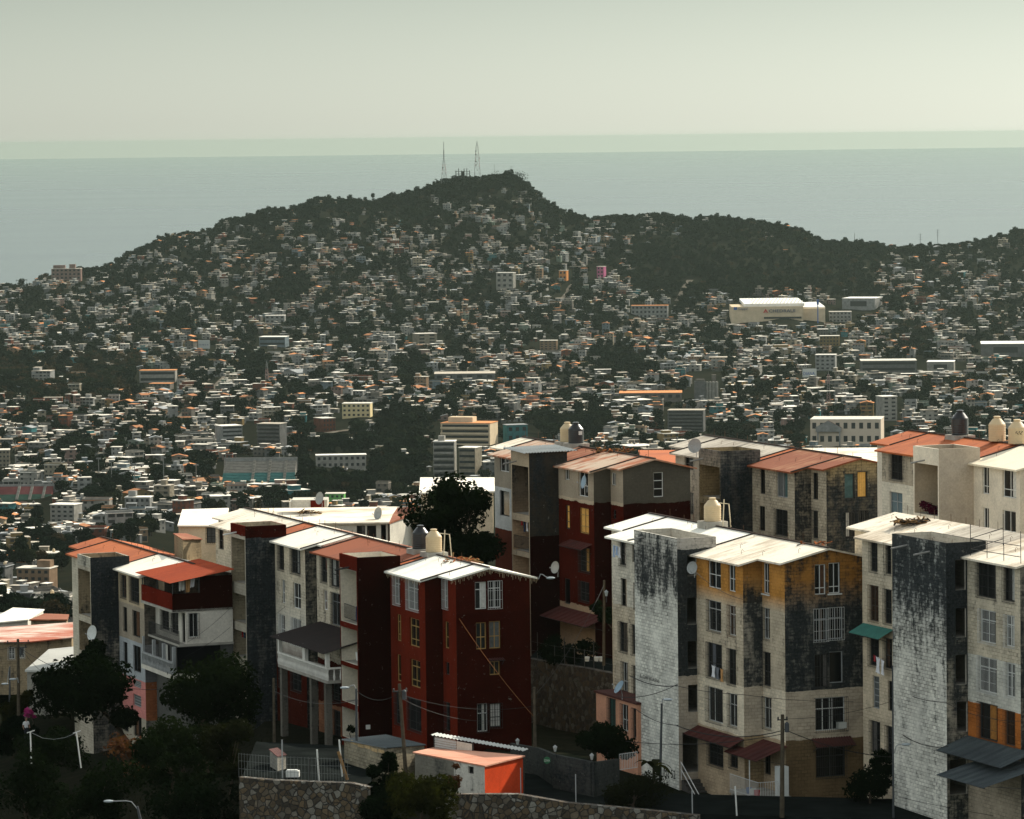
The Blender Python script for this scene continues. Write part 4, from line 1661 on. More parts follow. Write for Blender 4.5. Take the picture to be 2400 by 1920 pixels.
class Block:
    def __init__(s, name, label, cat, s_, group='worn concrete apartment blocks on the near hillside'):
        """s_: dict with the picture measurements of one block"""
        S = s.S = s_
        s.zb = S['zb']
        if 'P0' in S:
            px, py, D = S['P0']
            p = P(px, py, D)
            s.P0, s.z0 = Vector((p.x, p.y)), p.z
            s.sd = None
        else:
            p = S['P1w'] if 'P1w' in S else P(*S['P1'])
            s.sd = S.get('sd', 1.15)
            s.la = S.get('la', 3.3)
            s.P0 = Vector((p.x, p.y)) + U * s.sd - V * s.la
            s.z0 = p.z + SLOPE * s.sd
        s.ur = S.get('ur', 2.75)
        s.W = S.get('W', 2 * s.ur)
        z0 = s.z0
        if s.sd is None:
            s.la = walk(v3(s.P0, z0), V, S['A'])
            p = s.P0 + V * s.la
            s.sd = walk(v3(p, z0), -U, S['S'])
        s.PA = s.P0 + V * s.la
        s.PB0 = s.PA - U * s.sd
        zB = z0 - SLOPE * s.sd
        s.zB = zB
        s.lb = walk(v3(s.PB0, zB), V, S['B'])
        s.PB1 = s.PB0 + V * s.lb
        kind, xa, xb, yt, xc = S['T']
        s.tk = kind
        s.to = walk(v3(s.PB1, zB), -U, xa)          # how far the tower stands out
        s.TN = s.PB1 - U * s.to
        s.ztop = z_at(s.TN, yt)
        s.tl = walk(v3(s.TN, s.ztop), V, xb)        # tower length along the row
        s.td = walk(v3(s.TN, s.ztop), U, xc)        # tower depth into the building
        s.PC0 = s.PB1 + V * s.tl
        if S.get('B2'):
            s.lb2 = walk(v3(s.PC0, zB), V, S['B2'])
        else:
            s.lb2 = s.lb
        s.PC1 = s.PC0 + V * s.lb2
        s.la2 = S.get('la2', s.la)
        s.PD0 = s.PC1 + U * s.sd
        s.PD1 = s.PD0 + V * s.la2
        s.vl = [0, s.la, s.la + s.lb, s.la + s.lb + s.tl, s.la + s.lb + s.tl + s.lb2, s.la + s.lb + s.tl + s.lb2 + s.la2]
        print(name, 'la %.2f sd %.2f lb %.2f out %.2f tl %.2f td %.2f lb2 %.2f z0 %.2f ztop %.2f' % (s.la, s.sd, s.lb, s.to, s.tl, s.td, s.lb2, z0, s.ztop))
        s.t = thing(name, label, cat, v3(s.P0, s.zb), group)
        s.wall = {}
        G1 = s.P0 + U * s.W
        zr = z0 + SLOPE * s.ur
        zg = z0 - SLOPE * max(0, (s.W - 2 * s.ur))
        W_ = s.W
        s.wall['G'] = Wall(G1, s.P0, s.zb, [(0, zg), (W_ - s.ur, zr), (W_, z0)])
        s.wall['A'] = Wall(s.P0, s.PA, s.zb, z0)
        s.wall['S'] = Wall(s.PA, s.PB0, s.zb, [(0, z0), (s.sd, zB)])
        s.wall['B'] = Wall(s.PB0, s.PB1, s.zb, zB)
        s.wall['C'] = Wall(s.PC0, s.PC1, s.zb, zB)
        s.wall['E'] = Wall(s.PC1, s.PD0, s.zb, [(0, zB), (s.sd, z0)])
        s.wall['D'] = Wall(s.PD0, s.PD1, s.zb, z0)
        s.wall['H'] = Wall(s.PD1, s.PD1 + U * W_, s.zb, [(0, z0), (s.ur, zr), (W_, zg)])
        s.wall['R'] = Wall(s.PD1 + U * W_, G1, s.zb, zg)

    def zroof(s, p):
        u = (Vector(p) - s.P0).dot(U)
        return s.z0 + SLOPE * (u if u < s.ur else 2 * s.ur - u)

    def xy(s, u, v):
        return s.P0 + U * u + V * v

    def windows(s):
        for key, lst in s.S.get('win', {}).items():
            w = s.wall[key]
            for e in lst:
                r = w.rect(*e[:4])
                kw = dict(e[4]) if len(e) > 4 else {}
                if r[1] - r[0] < .15 or r[3] - r[2] < .2:
                    continue
                w.op.append(r)
                if not kw.pop('void', False):
                    window(s.t, w, r, **kw)

    def build_walls(s, mats):
        """mats: key -> material; walls of one material share a part"""
        by = {}
        for k, w in s.wall.items():
            by.setdefault(mats.get(k, mats['*']), []).append(w)
        for m, ws in by.items():
            mb = MB()
            for w in ws:
                w.mesh(mb)
            mb.build('wall', m, s.t)

    def build_roof(s, panels, o=.42, og=.28, th=.11, seams=True, rods=True, names='roof'):
        """panels: [(v_end index or metres, material)] from the near gable to the far end"""
        sd, vl = s.sd, s.vl
        # break points of the left eave
        segs = [(-og, vl[1] - og, -o), (vl[1] - og, vl[4] + og, -sd - o), (vl[4] + og, vl[5] + og, -o)]
        v0 = -og
        for ve, m in panels:
            v1 = vl[5] + og if ve is None else ve
            mb = MB()
            left = []
            for a, b, u in segs:
                a2, b2 = max(a, v0), min(b, v1)
                if b2 > a2 + 1e-3:
                    left += [s.xy(u, a2), s.xy(u, b2)]
            poly = [s.xy(s.ur, v0)] + left + [s.xy(s.ur, v1)]
            # planar pieces so the slab stays a clean solid
            slab_poly(mb, poly, s.zroof, th)
            slab_poly(mb, [s.xy(s.ur + .004, v0), s.xy(s.ur + .004, v1), s.xy(s.W + o, v1), s.xy(s.W + o, v0)], s.zroof, th)
            if seams and v0 > 0:
                uu = segs[0][2] if v0 < vl[1] - og else (segs[1][2] if v0 < vl[4] + og else segs[2][2])
                q = [s.xy(uu, v0), s.xy(s.ur, v0)]
                mb.bar(v3(q[0], s.zroof(q[0]) + th + .03), v3(q[1], s.zroof(q[1]) + th + .03), .13, .07, 1)
            if seams:
                q = [s.xy(s.ur, v0 + .02), s.xy(s.ur, v1 - .02)]
                mb.bar(v3(q[0], s.z0 + SLOPE * s.ur + th + .025), v3(q[1], s.z0 + SLOPE * s.ur + th + .025), .2, .07, 1)
            mb.build(names, [m, SEAM], s.t)
            v0 = v1
        if rods:
            rg = random.Random(int(s.z0 * 10))
            mb = MB()
            v = 1.0
            while v < vl[5]:
                p = s.xy(s.ur + rg.uniform(-.1, .1), v)
                z = s.zroof(p) + th
                mb.bar(v3(p, z), v3(p, z + rg.uniform(.25, .6)), .022)
                p = s.xy(rg.uniform(-.4, s.ur), v)
                z = s.zroof(p) + th
                mb.tube([v3(p, z), v3(p, z + .2), v3(p + U * .06, z + .28), v3(p + U * .14, z + .2)], .012, 4)
                v += rg.uniform(1.3, 2.4)
            mb.build('rebar', REBAR, s.t)

    def build_tower(s, mout, mside, bays, min_=None, mband=None, mtop=None, storey=None, inner=None, ext=None):
        """stair tower: hollow box; bays = picture rows (y0, y1) of the openings on its open side"""
        N, L = s.TN, s.TN + V * s.tl
        E, Fp = N + U * s.td, N + V * s.tl + U * s.td
        zt = s.ztop
        wl = {'side': Wall(E, N, s.zb, zt), 'front': Wall(N, L, s.zb, zt), 'far': Wall(L, Fp, s.zb, zt), 'in': Wall(Fp, E, s.zb, zt)}
        th = .14
        s.tw = wl
        if s.tk == 'N':
            w = wl['front']
            for (y0, y1) in bays:
                za, zb_ = z_at(w.a + w.d * w.L / 2, y1), z_at(w.a + w.d * w.L / 2, y0)
                w.op.append((.16, w.L - .16, za, min(zb_, zt - .3)))
        else:
            w = wl['side']
            for (x0, x1, y0, y1) in bays:
                w.op.append(w.rect(x0, x1, y0, y1))
        for k, w in wl.items():
            mb = MB()
            w.mesh(mb, 0, th, 1, back=True)
            mb.build('tower_wall', [mside if k == 'side' else mout, min_ or mout], s.t)
        # landings inside
        ops = [w.op for w in wl.values() if w.op][0] if bays else []
        for o in ops:
            mb = MB()
            q = [N + U * .15 + V * .15, E - U * .15 + V * .15, Fp - U * .15 - V * .15, L + U * .15 - V * .15]
            slab_poly(mb, q, lambda p, z=o[2] - .16: z, .15)
            mb.build('landing', SLAB, s.t)
        # tower back so the bays are closed by a wall, and the roof slab inside the parapet
        mb = MB()
        q = [N + U * .15 + V * .15, E - U * .15 + V * .15, Fp - U * .15 - V * .15, L + U * .15 - V * .15]
        slab_poly(mb, q, lambda p: zt - 1.0, .12)
        mb.build('tower_floor', mtop or SLAB, s.t)


def rail(par, pts, h, mat, n=None, name='railing', gap=.14, r=.012, parent_root=None):
    """vertical bar railing along world points (base line)"""
    mb = MB()
    for a, b in zip(pts, pts[1:]):
        a, b = Vector(a), Vector(b)
        k = max(2, int((b - a).length / gap))
        for i in range(k + 1):
            p = a + (b - a) * i / k
            mb.bar(p, p + Vector((0, 0, h)), r * 1.6)
        for z in (.04, h):
            mb.bar(a + Vector((0, 0, z)), b + Vector((0, 0, z)), r * 2.4)
    return mb.build(name, mat, par)


def corrugated(mb, a, b, c, d, m=0, n=14, amp=.035):
    """corrugated sheet over quad a b c d, waves running a->d (ridges parallel to a-d)"""
    a, b, c, d = map(Vector, (a, b, c, d))
    nn = (b - a).cross(d - a).normalized()
    if nn.z < 0:
        nn = -nn
    prev = None
    for i in range(n * 2 + 1):
        t = i / (n * 2)
        o = nn * (amp if i % 2 else -amp)
        p, q = a + (b - a) * t + o, d + (c - d) * t + o
        if prev:
            mb.poly([prev[0], p, q, prev[1]], m)
            e = nn * -.012
            mb.poly([prev[1] + e, q + e, p + e, prev[0] + e], m)
        prev = (p, q)


def tank(label, px, py, Y, r, h, mat, lid=None, group='rooftop water tanks', pad=None, padmat=None, z=None):
    """ribbed plastic tank: cylinder, cone shoulder, neck, lid"""
    g = P(px, py, Y) if z is None else Vector((P(px, py, Y).x, P(px, py, Y).y, z))
    t = thing('water_tank', label, 'water tank', g, group)
    mb = MB()
    prof = [(0, 0.0)]
    nr = 14
    for i in range(nr + 1):
        z_ = h * .66 * i / nr
        prof.append((r * (1.0 if i % 2 else .975), z_ + .002))
    prof += [(r * .97, h * .69), (r * .50, h * .90), (r * .36, h * .92), (r * .36, h * .97)]
    mb.lathe(g, prof, 28)
    mb.build('tank_body', mat, t)
    mb = MB()
    mb.lathe(g + Vector((0, 0, h * .97)), [(0, 0), (r * .42, 0), (r * .42, h * .03), (r * .3, h * .045), (0, h * .05)], 20)
    mb.build('lid', lid or mat, t)
    if pad:
        mb = MB()
        a, b, hp = pad
        mb.obox(g + v3(U * -a - V * b, -hp) - Vector((0, 0, 0)), v3(U * 2 * a, 0), v3(V * 2 * b, 0), (0, 0, hp - .004))
        mb.build('plinth', padmat or SLAB, t)
    return t, g


def dish(label, px, py, Y, r, facing, mat, base=None, group='satellite dishes'):
    """satellite dish: bowl, arm, mount pole; facing = direction it looks"""
    c = P(px, py, Y)
    f = Vector(facing).normalized()
    b = Vector(base) if base is not None else c + Vector((0, 0, -r * 1.5)) - f * .2
    t = thing('satellite_dish', label, 'satellite dish', b, group)
    mb = MB()
    pr = [(r * k / 6, r * .28 * (k / 6) ** 2) for k in range(7)]
    mb.lathe(c - f * r * .14, pr, 22, axis=f)
    pr2 = [(a, h - .02) for a, h in pr[::-1]]
    mb.lathe(c - f * r * .14, pr2, 22, axis=f)
    mb.build('bowl', mat, t)
    mb = MB()
    side = f.cross(Vector((0, 0, 1))).normalized()
    up = side.cross(f)
    mb.tube([c - up * r * .9 - f * .02, c + f * r * .95 - up * r * .25], .014, 5)
    mb.obox(c + f * r * .95 - up * r * .28 - side * .03, side * .06, f * .09, up * .08)
    mb.build('arm', FR_G, t)
    mb = MB()
    mb.tube([b, (b + c) / 2 - f * .12, c - f * r * .16], .022, 6)
    mb.build('mount', FR_G, t)
    return t


def clothes(label, w_pts, items, group='washing hung out to dry', name='laundry', cat='laundry'):
    """clothes on a line between two world points; items: (t, width, drop, material)"""
    a, b = map(Vector, w_pts)
    t = thing(name, label, cat, (a + b) / 2, group)
    mb = MB()
    mb.tube([a, (a + b) / 2 - Vector((0, 0, .05)), b], .008, 4)
    mb.build('line', BAR_D, t)
    d = (b - a).normalized()
    nrm = ccw(Vector((d.x, d.y)))
    rg = random.Random(int(a.x * 100))
    for tt, wd, dr, mt in items:
        mb = MB()
        c = a + (b - a) * tt
        cols, rows = 6, 6
        gpt = lambda i, j: c + d * (wd * (i / cols - .5) * (1 - .18 * math.sin(j / rows * 2.2))) + Vector((nrm.x, nrm.y, 0)) * (.05 * math.sin(i * 1.7 + j * .5)) - Vector((0, 0, dr * j / rows + .03 * math.sin(i * 2.1)))
        for i in range(cols):
            for j in range(rows):
                mb.poly([gpt(i, j), gpt(i + 1, j), gpt(i + 1, j + 1), gpt(i, j + 1)], smooth=True)
        mb.build('garment', mt, t)
    return t


C_BLUE = flat('cloth_pale_blue', (.36, .46, .62), .95, .1, 5)
C_WHITE = flat('cloth_white', (.68, .68, .70), .95, .08, 5)
C_TAN = flat('cloth_tan', (.50, .28, .12), .95, .1, 5)
C_GREY = flat('cloth_grey', (.16, .17, .19), .95, .1, 5)
C_RED = flat('cloth_red', (.40, .04, .05), .95, .1, 5)
C_NAVY = flat('cloth_navy', (.03, .045, .09), .95, .1, 5)
T_TAN = flat('tank_beige_plastic', (.56, .43, .26), .55, .07, 1.5)
T_BLACK = flat('tank_black_plastic', (.010, .010, .011), .3, .2, 2, 0, .5)
T_WHITE = flat('tank_white_plastic', (.62, .62, .58), .5, .08, 2)
# ------------------------------------------------------------------ materials of the near blocks
ORANGE = (.56, .27, .07)
GREYB = (.60, .52, .40)
CREAM = (.80, .71, .56)
TAN = (.40, .30, .20)
LGREY = (.50, .49, .45)
WHITE = (.74, .71, .64)
RED = (.26, .038, .018)
ROOF_WHITE = roof_mat('roof_white_paint', (.80, .75, .65), (.66, .58, .45), .25, dark_amt=.02)
ROOF_CLEAN = roof_mat('roof_clean_white', (.82, .79, .70), (.74, .69, .58), .3, dark_amt=-.1)
ROOF_WORN = roof_mat('roof_worn_white', (.80, .72, .59), (.46, .38, .28), .42, dark_amt=.32)
ROOF_GREYW = roof_mat('roof_grey_worn', (.50, .45, .37), (.30, .26, .21), .6, dark_amt=.42)
ROOF_BROWN = roof_mat('roof_brown_red', (.25, .066, .024), (.19, .055, .024), .4, dark_amt=.0)
ROOF_ORANGE = roof_mat('roof_orange', (.42, .11, .03), (.30, .075, .024), .45, dark_amt=.1)
ROOF_RUST = roof_mat('roof_rust', (.22, .062, .025), (.36, .17, .085), .3, dark_amt=.28)
ROOF_RUSTW = roof_mat('roof_rust_white', (.46, .35, .26), (.34, .11, .045), .5, dark_amt=.42)
ROOF_CREAM = roof_mat('roof_cream', (.76, .68, .53), (.68, .58, .44), .3, dark_amt=-.1)
ROOF_PATCH = roof_mat('roof_salmon_patches', (.60, .50, .42), (.36, .10, .055), .6, dark_amt=.1)

K = lambda **k: k
TOWER_IN = wall_mat('tower_inside_pale', [(0, (.52, .49, .43), .0)], .22, .3, seed=90)

# ================================================================== 1 yellow topped block, front right
b1 = Block('apartment_block', 'block with an orange yellow top storey, grimy grey middle and cream lower wall', 'apartment block', dict(
    P0=(1838.5, 1319.5, 249), A=1786, S=1740.7, B=1632, T=('L', 1587, 1486, 1262.6, 1678), B2=1435, zb=180.5, ur=2.78, W=5.6,
    win=dict(
        A=[(1788, 1803, 1320, 1392, K(vm=(.55,), hm=(.42,), sill=True)), (1789, 1804, 1425, 1498, K(gr='d', hm=(.68,))), (1785, 1806, 1528, 1608, K(fr='d', gr='d')),
           (1790, 1808, 1634, 1708, K(gr='d', hm=(.65,))), (1786, 1806, 1745, 1815, K(fr='d', hm=()))],
        B=[(1659, 1689.5, 1306, 1379, K(hm=(.46,))), (1707, 1723.5, 1317, 1387, K(hm=(.44,))),
           (1659, 1690, 1408, 1480, K(hm=(.72,), gr='d')), (1708, 1724, 1419, 1490, K(hm=(.7,), gr='r')),
           (1658, 1692, 1508, 1590, K(fr='d', gr='d', cur=(C_GREY, .55, .8))), (1707, 1725, 1521, 1605, K(fr='d', gr='d')),
           (1659, 1694, 1612, 1693, K(gr='d', vm=(.62,), hm=(), proud=.16)), (1708, 1728, 1626, 1703, K(gr='d', hm=(.66,))),
           (1660, 1695, 1724, 1796, K(fr='d', gr='d')), (1711, 1729, 1738, 1800, K(fr='d', gr='d'))],
        G=[(1909.5, 1935.5, 1323, 1394, K(hm=(.22,))), (1942, 1969, 1319, 1391, K(hm=(.22,), sill=True)),
           (1908, 1939, 1426, 1502, K(hm=(.66,), gr='w', fr='g')), (1941, 1975, 1423, 1498, K(hm=(.66,), gr='w', fr='g')),
           (1910, 1941, 1533, 1612, K(fr='d', gr='d', hm=())), (1943.5, 1976, 1527, 1601, K(fr='g', vm=(), hm=())),
           (1911, 1981, 1634, 1712, K(vm=(.42, .5, .74), hm=(.66,), gr='d', proud=.3)), (1913, 1981, 1742, 1821, K(fr='d', gr='d', hm=(.62,)))],
        C=[(1453, 1467, 1258, 1325, K(fr='d', gr='d')), (1481, 1488, 1264, 1318, K(fr='d', vm=())), (1455, 1468.6, 1356, 1421, K(fr='d', vm=())), (1484, 1490, 1366, 1430, K(fr='d', vm=())),
           (1452, 1471, 1458, 1528, K(fr='d', gr='d')), (1481, 1489, 1464, 1534, K(fr='d', gr='d', vm=())),
           (1459, 1472, 1552, 1622, K(hm=(.35,), gr='d')), (1484, 1491, 1560, 1632, K(fr='d', gr='d', vm=())),
           (1456, 1473, 1649, 1714, K(fr='w', gr='d')), (1484, 1492, 1658, 1730, K(fr='d', gr='d', vm=()))])))
zz = lambda y, b=b1: z_at(b.P0, y)
b1.windows()
b1_left = wall_mat('block1_left', [(zz(1420), ORANGE, -.05, .5), (zz(1622), GREYB, .14), (zz(1740), CREAM, -.3), (0, (.54, .42, .29), -.1)], .22, .4, ragged=.06, seed=1)
b1_gab = wall_mat('block1_gable', [(zz(1404), (.36, .17, .045), .16, 1.0), (zz(1622), (.22, .21, .185), .42), (zz(1738), (.56, .48, .38), -.55), (0, (.18, .125, .07), -.3)], .38, .45, ragged=.07, seed=2)  # gable paints darker than the left wall's: shade put into the colour
b1_step = wall_mat('block1_step', [(zz(1385), (.40, .19, .05), .0, .7), (zz(1424), (.30, .2, .1), .5), (zz(1622), (.34, .31, .26), .35), (zz(1738), (.56, .48, .38), -.55), (0, (.34, .25, .15), -.3)], .38, .4, ragged=.07, seed=3)  # same paints darkened, the shade of the step mixed into them
b1_far = wall_mat('block1_far', [(zz(1500), (.70, .66, .57), .05), (0, (.62, .54, .42), .1)], .22, .5, ragged=.15, seed=4)
b1.build_walls({'A': b1_left, 'B': b1_left, 'G': b1_gab, 'S': b1_step, '*': b1_far})
b1.build_roof([(b1.vl[2] + .3, ROOF_WORN), (b1.vl[4] + .28, ROOF_CLEAN), (None, ROOF_CLEAN)])
zt = lambda y: z_at(b1.TN, y)
b1_tf = wall_mat('block1_tower_front', [(zt(1290), (.74, .72, .66), .2), (zt(1375), (.52, .51, .48), .6), (zt(1440), (.68, .68, .63), .36), (0, (.82, .82, .76), .02)], .22, .7, ragged=.5, seed=5)
b1_ts = wall_mat('block1_tower_side', [(zt(1288), (.42, .40, .37), .1), (zt(1585), (.22, .20, .17), .55), (0, (.46, .40, .33), -.35)], .38, .3, ragged=.12, seed=6)
b1.build_tower(b1_tf, b1_ts, [(1611, 1632, 1300, 1350), (1611, 1634, 1401, 1464), (1612, 1635, 1503, 1567), (1613, 1636, 1605, 1669), (1600, 1637, 1716, 1810)], TOWER_IN)

# ================================================================== 2 grey block with orange ground floor, front right edge
b2 = Block('apartment_block', 'grey weathered block at the right edge with orange lower wall and roof railing', 'apartment block', dict(
    P1=(2391, 1328, 231), B=2267, T=('L', 2217, 2090.4, 1273.5, 2311), B2=2020.4, zb=180.5, ur=2.8, W=5.6,
    win=dict(
        B=[(2290, 2334, 1318, 1401, K(fr='d', gr='d', hm=())), (2352.5, 2378, 1330, 1410, K(fr='d', gr='d', vm=(), hm=())),
           (2296, 2334, 1430, 1507, K(gr='w', hm=(.68,))), (2356, 2378, 1442, 1516, K(gr='w', hm=(.68,))),
           (2293, 2336, 1541, 1623, K(gr='w', hm=(.7,), fr='w')), (2357, 2379, 1554, 1634, K(gr='w', hm=(.7,))),
           (2294, 2338, 1649, 1735, K(fr='d', gr='d', vm=(), hm=(), cur=(CURT_O, .18, .52))), (2355, 2379, 1666, 1748, K(fr='d', gr='r', vm=(), hm=()))],
        C=[(2040, 2056.6, 1268, 1340, K(fr='d', gr='d', hm=(.45,))), (2076, 2089, 1272, 1346, K(fr='d', gr='d', vm=())),
           (2038, 2059, 1372, 1456, K(fr='d', gr='r')), (2073, 2090, 1381, 1462, K(fr='d', gr='d', vm=())),
           (2038, 2060, 1487, 1561, K(fr='d', gr='d', vm=(), hm=())), (2073, 2091, 1496, 1567, K(fr='d', gr='d', vm=())),
           (2045, 2061, 1585, 1661, K(fr='g', vm=(), hm=(.2, .4, .6, .8), glass=LOUV)), (2081, 2093, 1596, 1667, K(fr='d', vm=())),
           (2041, 2063, 1690, 1766, K(fr='d', gr='d')), (2078, 2094, 1702, 1773, K(fr='d', gr='d', vm=()))])))
zp = lambda y, b=b2: z_at(b.PB1, y)
b2.windows()
b2_left = wall_mat('block2_left', [(zp(1530), (.64, .57, .45), .1), (zp(1643), (.66, .65, .59), .0), (zp(1742), (.50, .17, .045), -.4), (0, (.42, .36, .28), -.2)], .24, .5, ragged=.06, seed=7)
b2_dark = wall_mat('block2_dark', [(0, (.30, .27, .23), .3)], .4, .4, seed=8)
b2_far = wall_mat('block2_far', [(zp(1440), (.68, .60, .47), .08), (0, (.68, .58, .44), .0)], .22, .4, ragged=.2, seed=9)
b2.build_walls({'B': b2_left, 'A': b2_left, 'G': b2_dark, 'S': b2_dark, '*': b2_far})
b2.build_roof([(b2.vl[2] - .2, ROOF_WORN), (b2.vl[3] + .5, ROOF_GREYW), (b2.vl[4] + .28, ROOF_WORN), (None, ROOF_WORN)], seams=False)
zt = lambda y: z_at(b2.TN, y)
b2_tf = wall_mat('block2_tower_front', [(zt(1310), (.62, .62, .58), .5), (zt(1400), (.34, .36, .36), .58), (zt(1450), (.52, .53, .51), .44), (zt(1560), (.68, .68, .63), .3), (0, (.78, .77, .71), .1)], .27, .7, ragged=.6, seed=10)
b2_ts = wall_mat('block2_tower_side', [(zt(1500), (.14, .13, .12), .6), (0, (.36, .33, .27), .3)], .4, .4, ragged=.3, seed=11)
b2.build_tower(b2_tf, b2_ts, [(2239, 2263, 1312, 1383), (2240, 2264, 1426, 1494), (2240, 2265, 1535, 1605), (2243, 2267, 1645, 1716), (2226, 2267, 1780, 1862)], TOWER_IN)

# ================================================================== 3 dark red block, front centre
b3 = Block('apartment_block', 'dark red painted block with a clean white roof in front centre', 'apartment block', dict(
    P0=(1068, 1356, 271), A=1036, S=995.5, B=914, T=('N', 837, 795, 1307.5, 938), B2=741.5, zb=181, ur=2.16, W=5.09, la2=.95,
    win=dict(
        A=[(1039, 1050, 1359, 1426, K(gr='w')), (1042, 1052, 1457, 1520, K(fr='o', vm=())), (1044, 1053, 1552, 1582, K(fr='d', vm=(), hm=())), (1044, 1055, 1646, 1714, K(fr='d', gr='d', vm=()))],
        B=[(954, 981, 1360, 1430, K(gr='w', hm=(.72,))), (923, 938, 1350, 1417, K(gr='w', hm=(.72,))),
           (960, 983, 1450, 1516, K(fr='o', hm=(.25, .72))), (930, 940, 1440, 1503, K(fr='o', hm=(.25, .72))),
           (962, 985, 1547, 1611, K(fr='o', hm=(.25, .75))), (930, 940, 1534, 1597, K(fr='o', hm=(.25,), vm=())),
           (957, 987, 1637, 1713, K(fr='d', gr='d', hm=(.75,))), (927, 940, 1622, 1697, K(fr='d', gr='d', vm=()))],
        G=[(1113.5, 1140, 1364, 1428, K(hm=(.72,))), (1145, 1174, 1361, 1425, K(hm=(.72,), gr='w')),
           (1116, 1140, 1459, 1522, K(fr='o', hm=(.45,))), (1146.5, 1173, 1456, 1520, K(fr='o', hm=(.45,), glass=LOUV)),
           (1148, 1172, 1550, 1582, K(fr='o', hm=())), (1119, 1143, 1649, 1715, K(fr='w', hm=(.65,), gr='d', cur=(CURT_W, .25, .45))),
           (1149, 1174.5, 1648, 1705, K(fr='d', gr='d', cur=(CURT_W, .02, .98)))],
        C=[(775, 795, 1308, 1376, K(fr='d', gr='d')), (753, 766.5, 1304, 1365, K(fr='d', gr='d', vm=())), (777, 797, 1390, 1466, K(fr='g', gr='d', hm=(.72,))),
           (758, 767.5, 1384, 1430, K(vm=(.5,), hm=(.45,))), (780, 798, 1602, 1643, K(fr='d', gr='d')), (783, 798, 1665, 1727, K(fr='d', gr='d'))])))
b3.windows()
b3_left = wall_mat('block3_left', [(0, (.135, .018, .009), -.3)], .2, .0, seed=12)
b3_gab = wall_mat('block3_gable', [(z_at(b3.P0, 1440), (.042, .006, .0036), -.3), (0, (.036, .0052, .0033), -.3)], .2, .0, ragged=.01, seed=13)  # darkened copy of the left wall red, gable shade put into the colour
zp = lambda y, b=b3: z_at(b.PC1, y)
b3_far = wall_mat('block3_far', [(zp(1540), (.60, .53, .42), .18), (zp(1640), (.06, .012, .008), -.2), (0, (.26, .12, .07), -.1)], .24, .4, ragged=.1, seed=14)
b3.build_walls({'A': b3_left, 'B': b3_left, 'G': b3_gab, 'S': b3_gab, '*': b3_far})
b3.build_roof([(b3.vl[1] - .28, ROOF_CLEAN), (b3.vl[2] + .1, ROOF_CLEAN), (b3.vl[2] + 1.1, ROOF_ORANGE), (b3.vl[4] + .0, ROOF_BROWN), (None, ROOF_BROWN)])
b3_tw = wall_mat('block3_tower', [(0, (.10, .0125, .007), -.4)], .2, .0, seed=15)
b3_ts = wall_mat('block3_tower_side', [(0, (.016, .003, .0022), -.4)], .2, .0, seed=16)  # tower red darkened further to hold the shade of this side
b3_in = wall_mat('block3_tower_inside', [(0, (.74, .68, .57), -.25)], .2, .0, seed=17)
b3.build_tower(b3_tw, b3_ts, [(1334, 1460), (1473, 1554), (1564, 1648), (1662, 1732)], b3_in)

# ================================================================== 3b grey beige block behind the red one, same row
tt = walk(v3(b3.PC1, b3.zB), V, 714.6)
p1 = b3.PC1 + V * tt
b3b = Block('apartment_block', 'beige grey block with white roof and dark tower capped by a red parapet', 'apartment block', dict(
    P1w=v3(p1, b3.zB), sd=b3.sd, la=max(.4, tt - .95), B=644, T=('N', 575, 540, 1234.5, 670.8), B2=505, zb=179, ur=2.16, W=5.09, la2=3.0,
    win=dict(
        B=[(682, 704, 1282, 1345, K(fr='d', gr='d', cur=(CURT_W, .35, .6))), (653, 665.5, 1276, 1336, K(fr='d', gr='d', vm=())),
           (687, 705, 1367, 1427, K(hm=(.42,))), (660, 668, 1359, 1414, K(vm=(.5,), hm=(.45,))), (684, 706, 1450, 1512, K(gr='w', hm=(.5,))), (656, 668, 1441, 1500, K(gr='w', vm=())),
           (684, 706, 1560, 1620, K(fr='d', gr='d')), (656, 668, 1552, 1610, K(fr='d', gr='d', vm=()))],
        C=[(512, 524, 1240, 1288, K(fr='d', vm=()))])))
b3b.windows()
zp = lambda y, b=b3b: z_at(b.PB0, y)
b3b_left = wall_mat('block3b_left', [(zp(1350), (.70, .60, .46), .1), (zp(1446), (.66, .59, .47), .18), (zp(1540), (.70, .67, .60), .0), (0, (.06, .012, .008), -.2)], .22, .35, ragged=.2, seed=18)
b3b_step = wall_mat('block3b_step', [(0, (.24, .22, .18), .3)], .4, .4, seed=19)
b3b.build_walls({'B': b3b_left, 'A': b3b_left, 'C': b3b_left, 'S': b3b_step, '*': b3b_step})
b3b.build_roof([(b3b.vl[1] - .2, ROOF_WHITE), (b3b.vl[2] + .2, ROOF_WHITE), (b3b.vl[3] - .4, ROOF_ORANGE), (None, ROOF_WORN)])
zt = lambda y: z_at(b3b.TN, y)
b3b_tw = wall_mat('block3b_tower', [(zt(1258), (.10, .0125, .007), -.5), (0, (.46, .42, .35), .0)], .25, .3, ragged=.04, seed=20)
b3b_ts = wall_mat('block3b_tower_side', [(zt(1262), (.03, .005, .003), -.9), (0, (.13, .128, .12), .40)], .4, .6, ragged=.1, seed=21)  # parapet red has the shade of this side painted in
b3b_in = wall_mat('block3b_inside', [(0, (.42, .36, .26), .1)], .25, .4, seed=22)
b3b.build_tower(b3b_tw, b3b_ts, [(1262, 1366), (1392, 1458), (1478, 1540), (1560, 1630)], b3b_in)

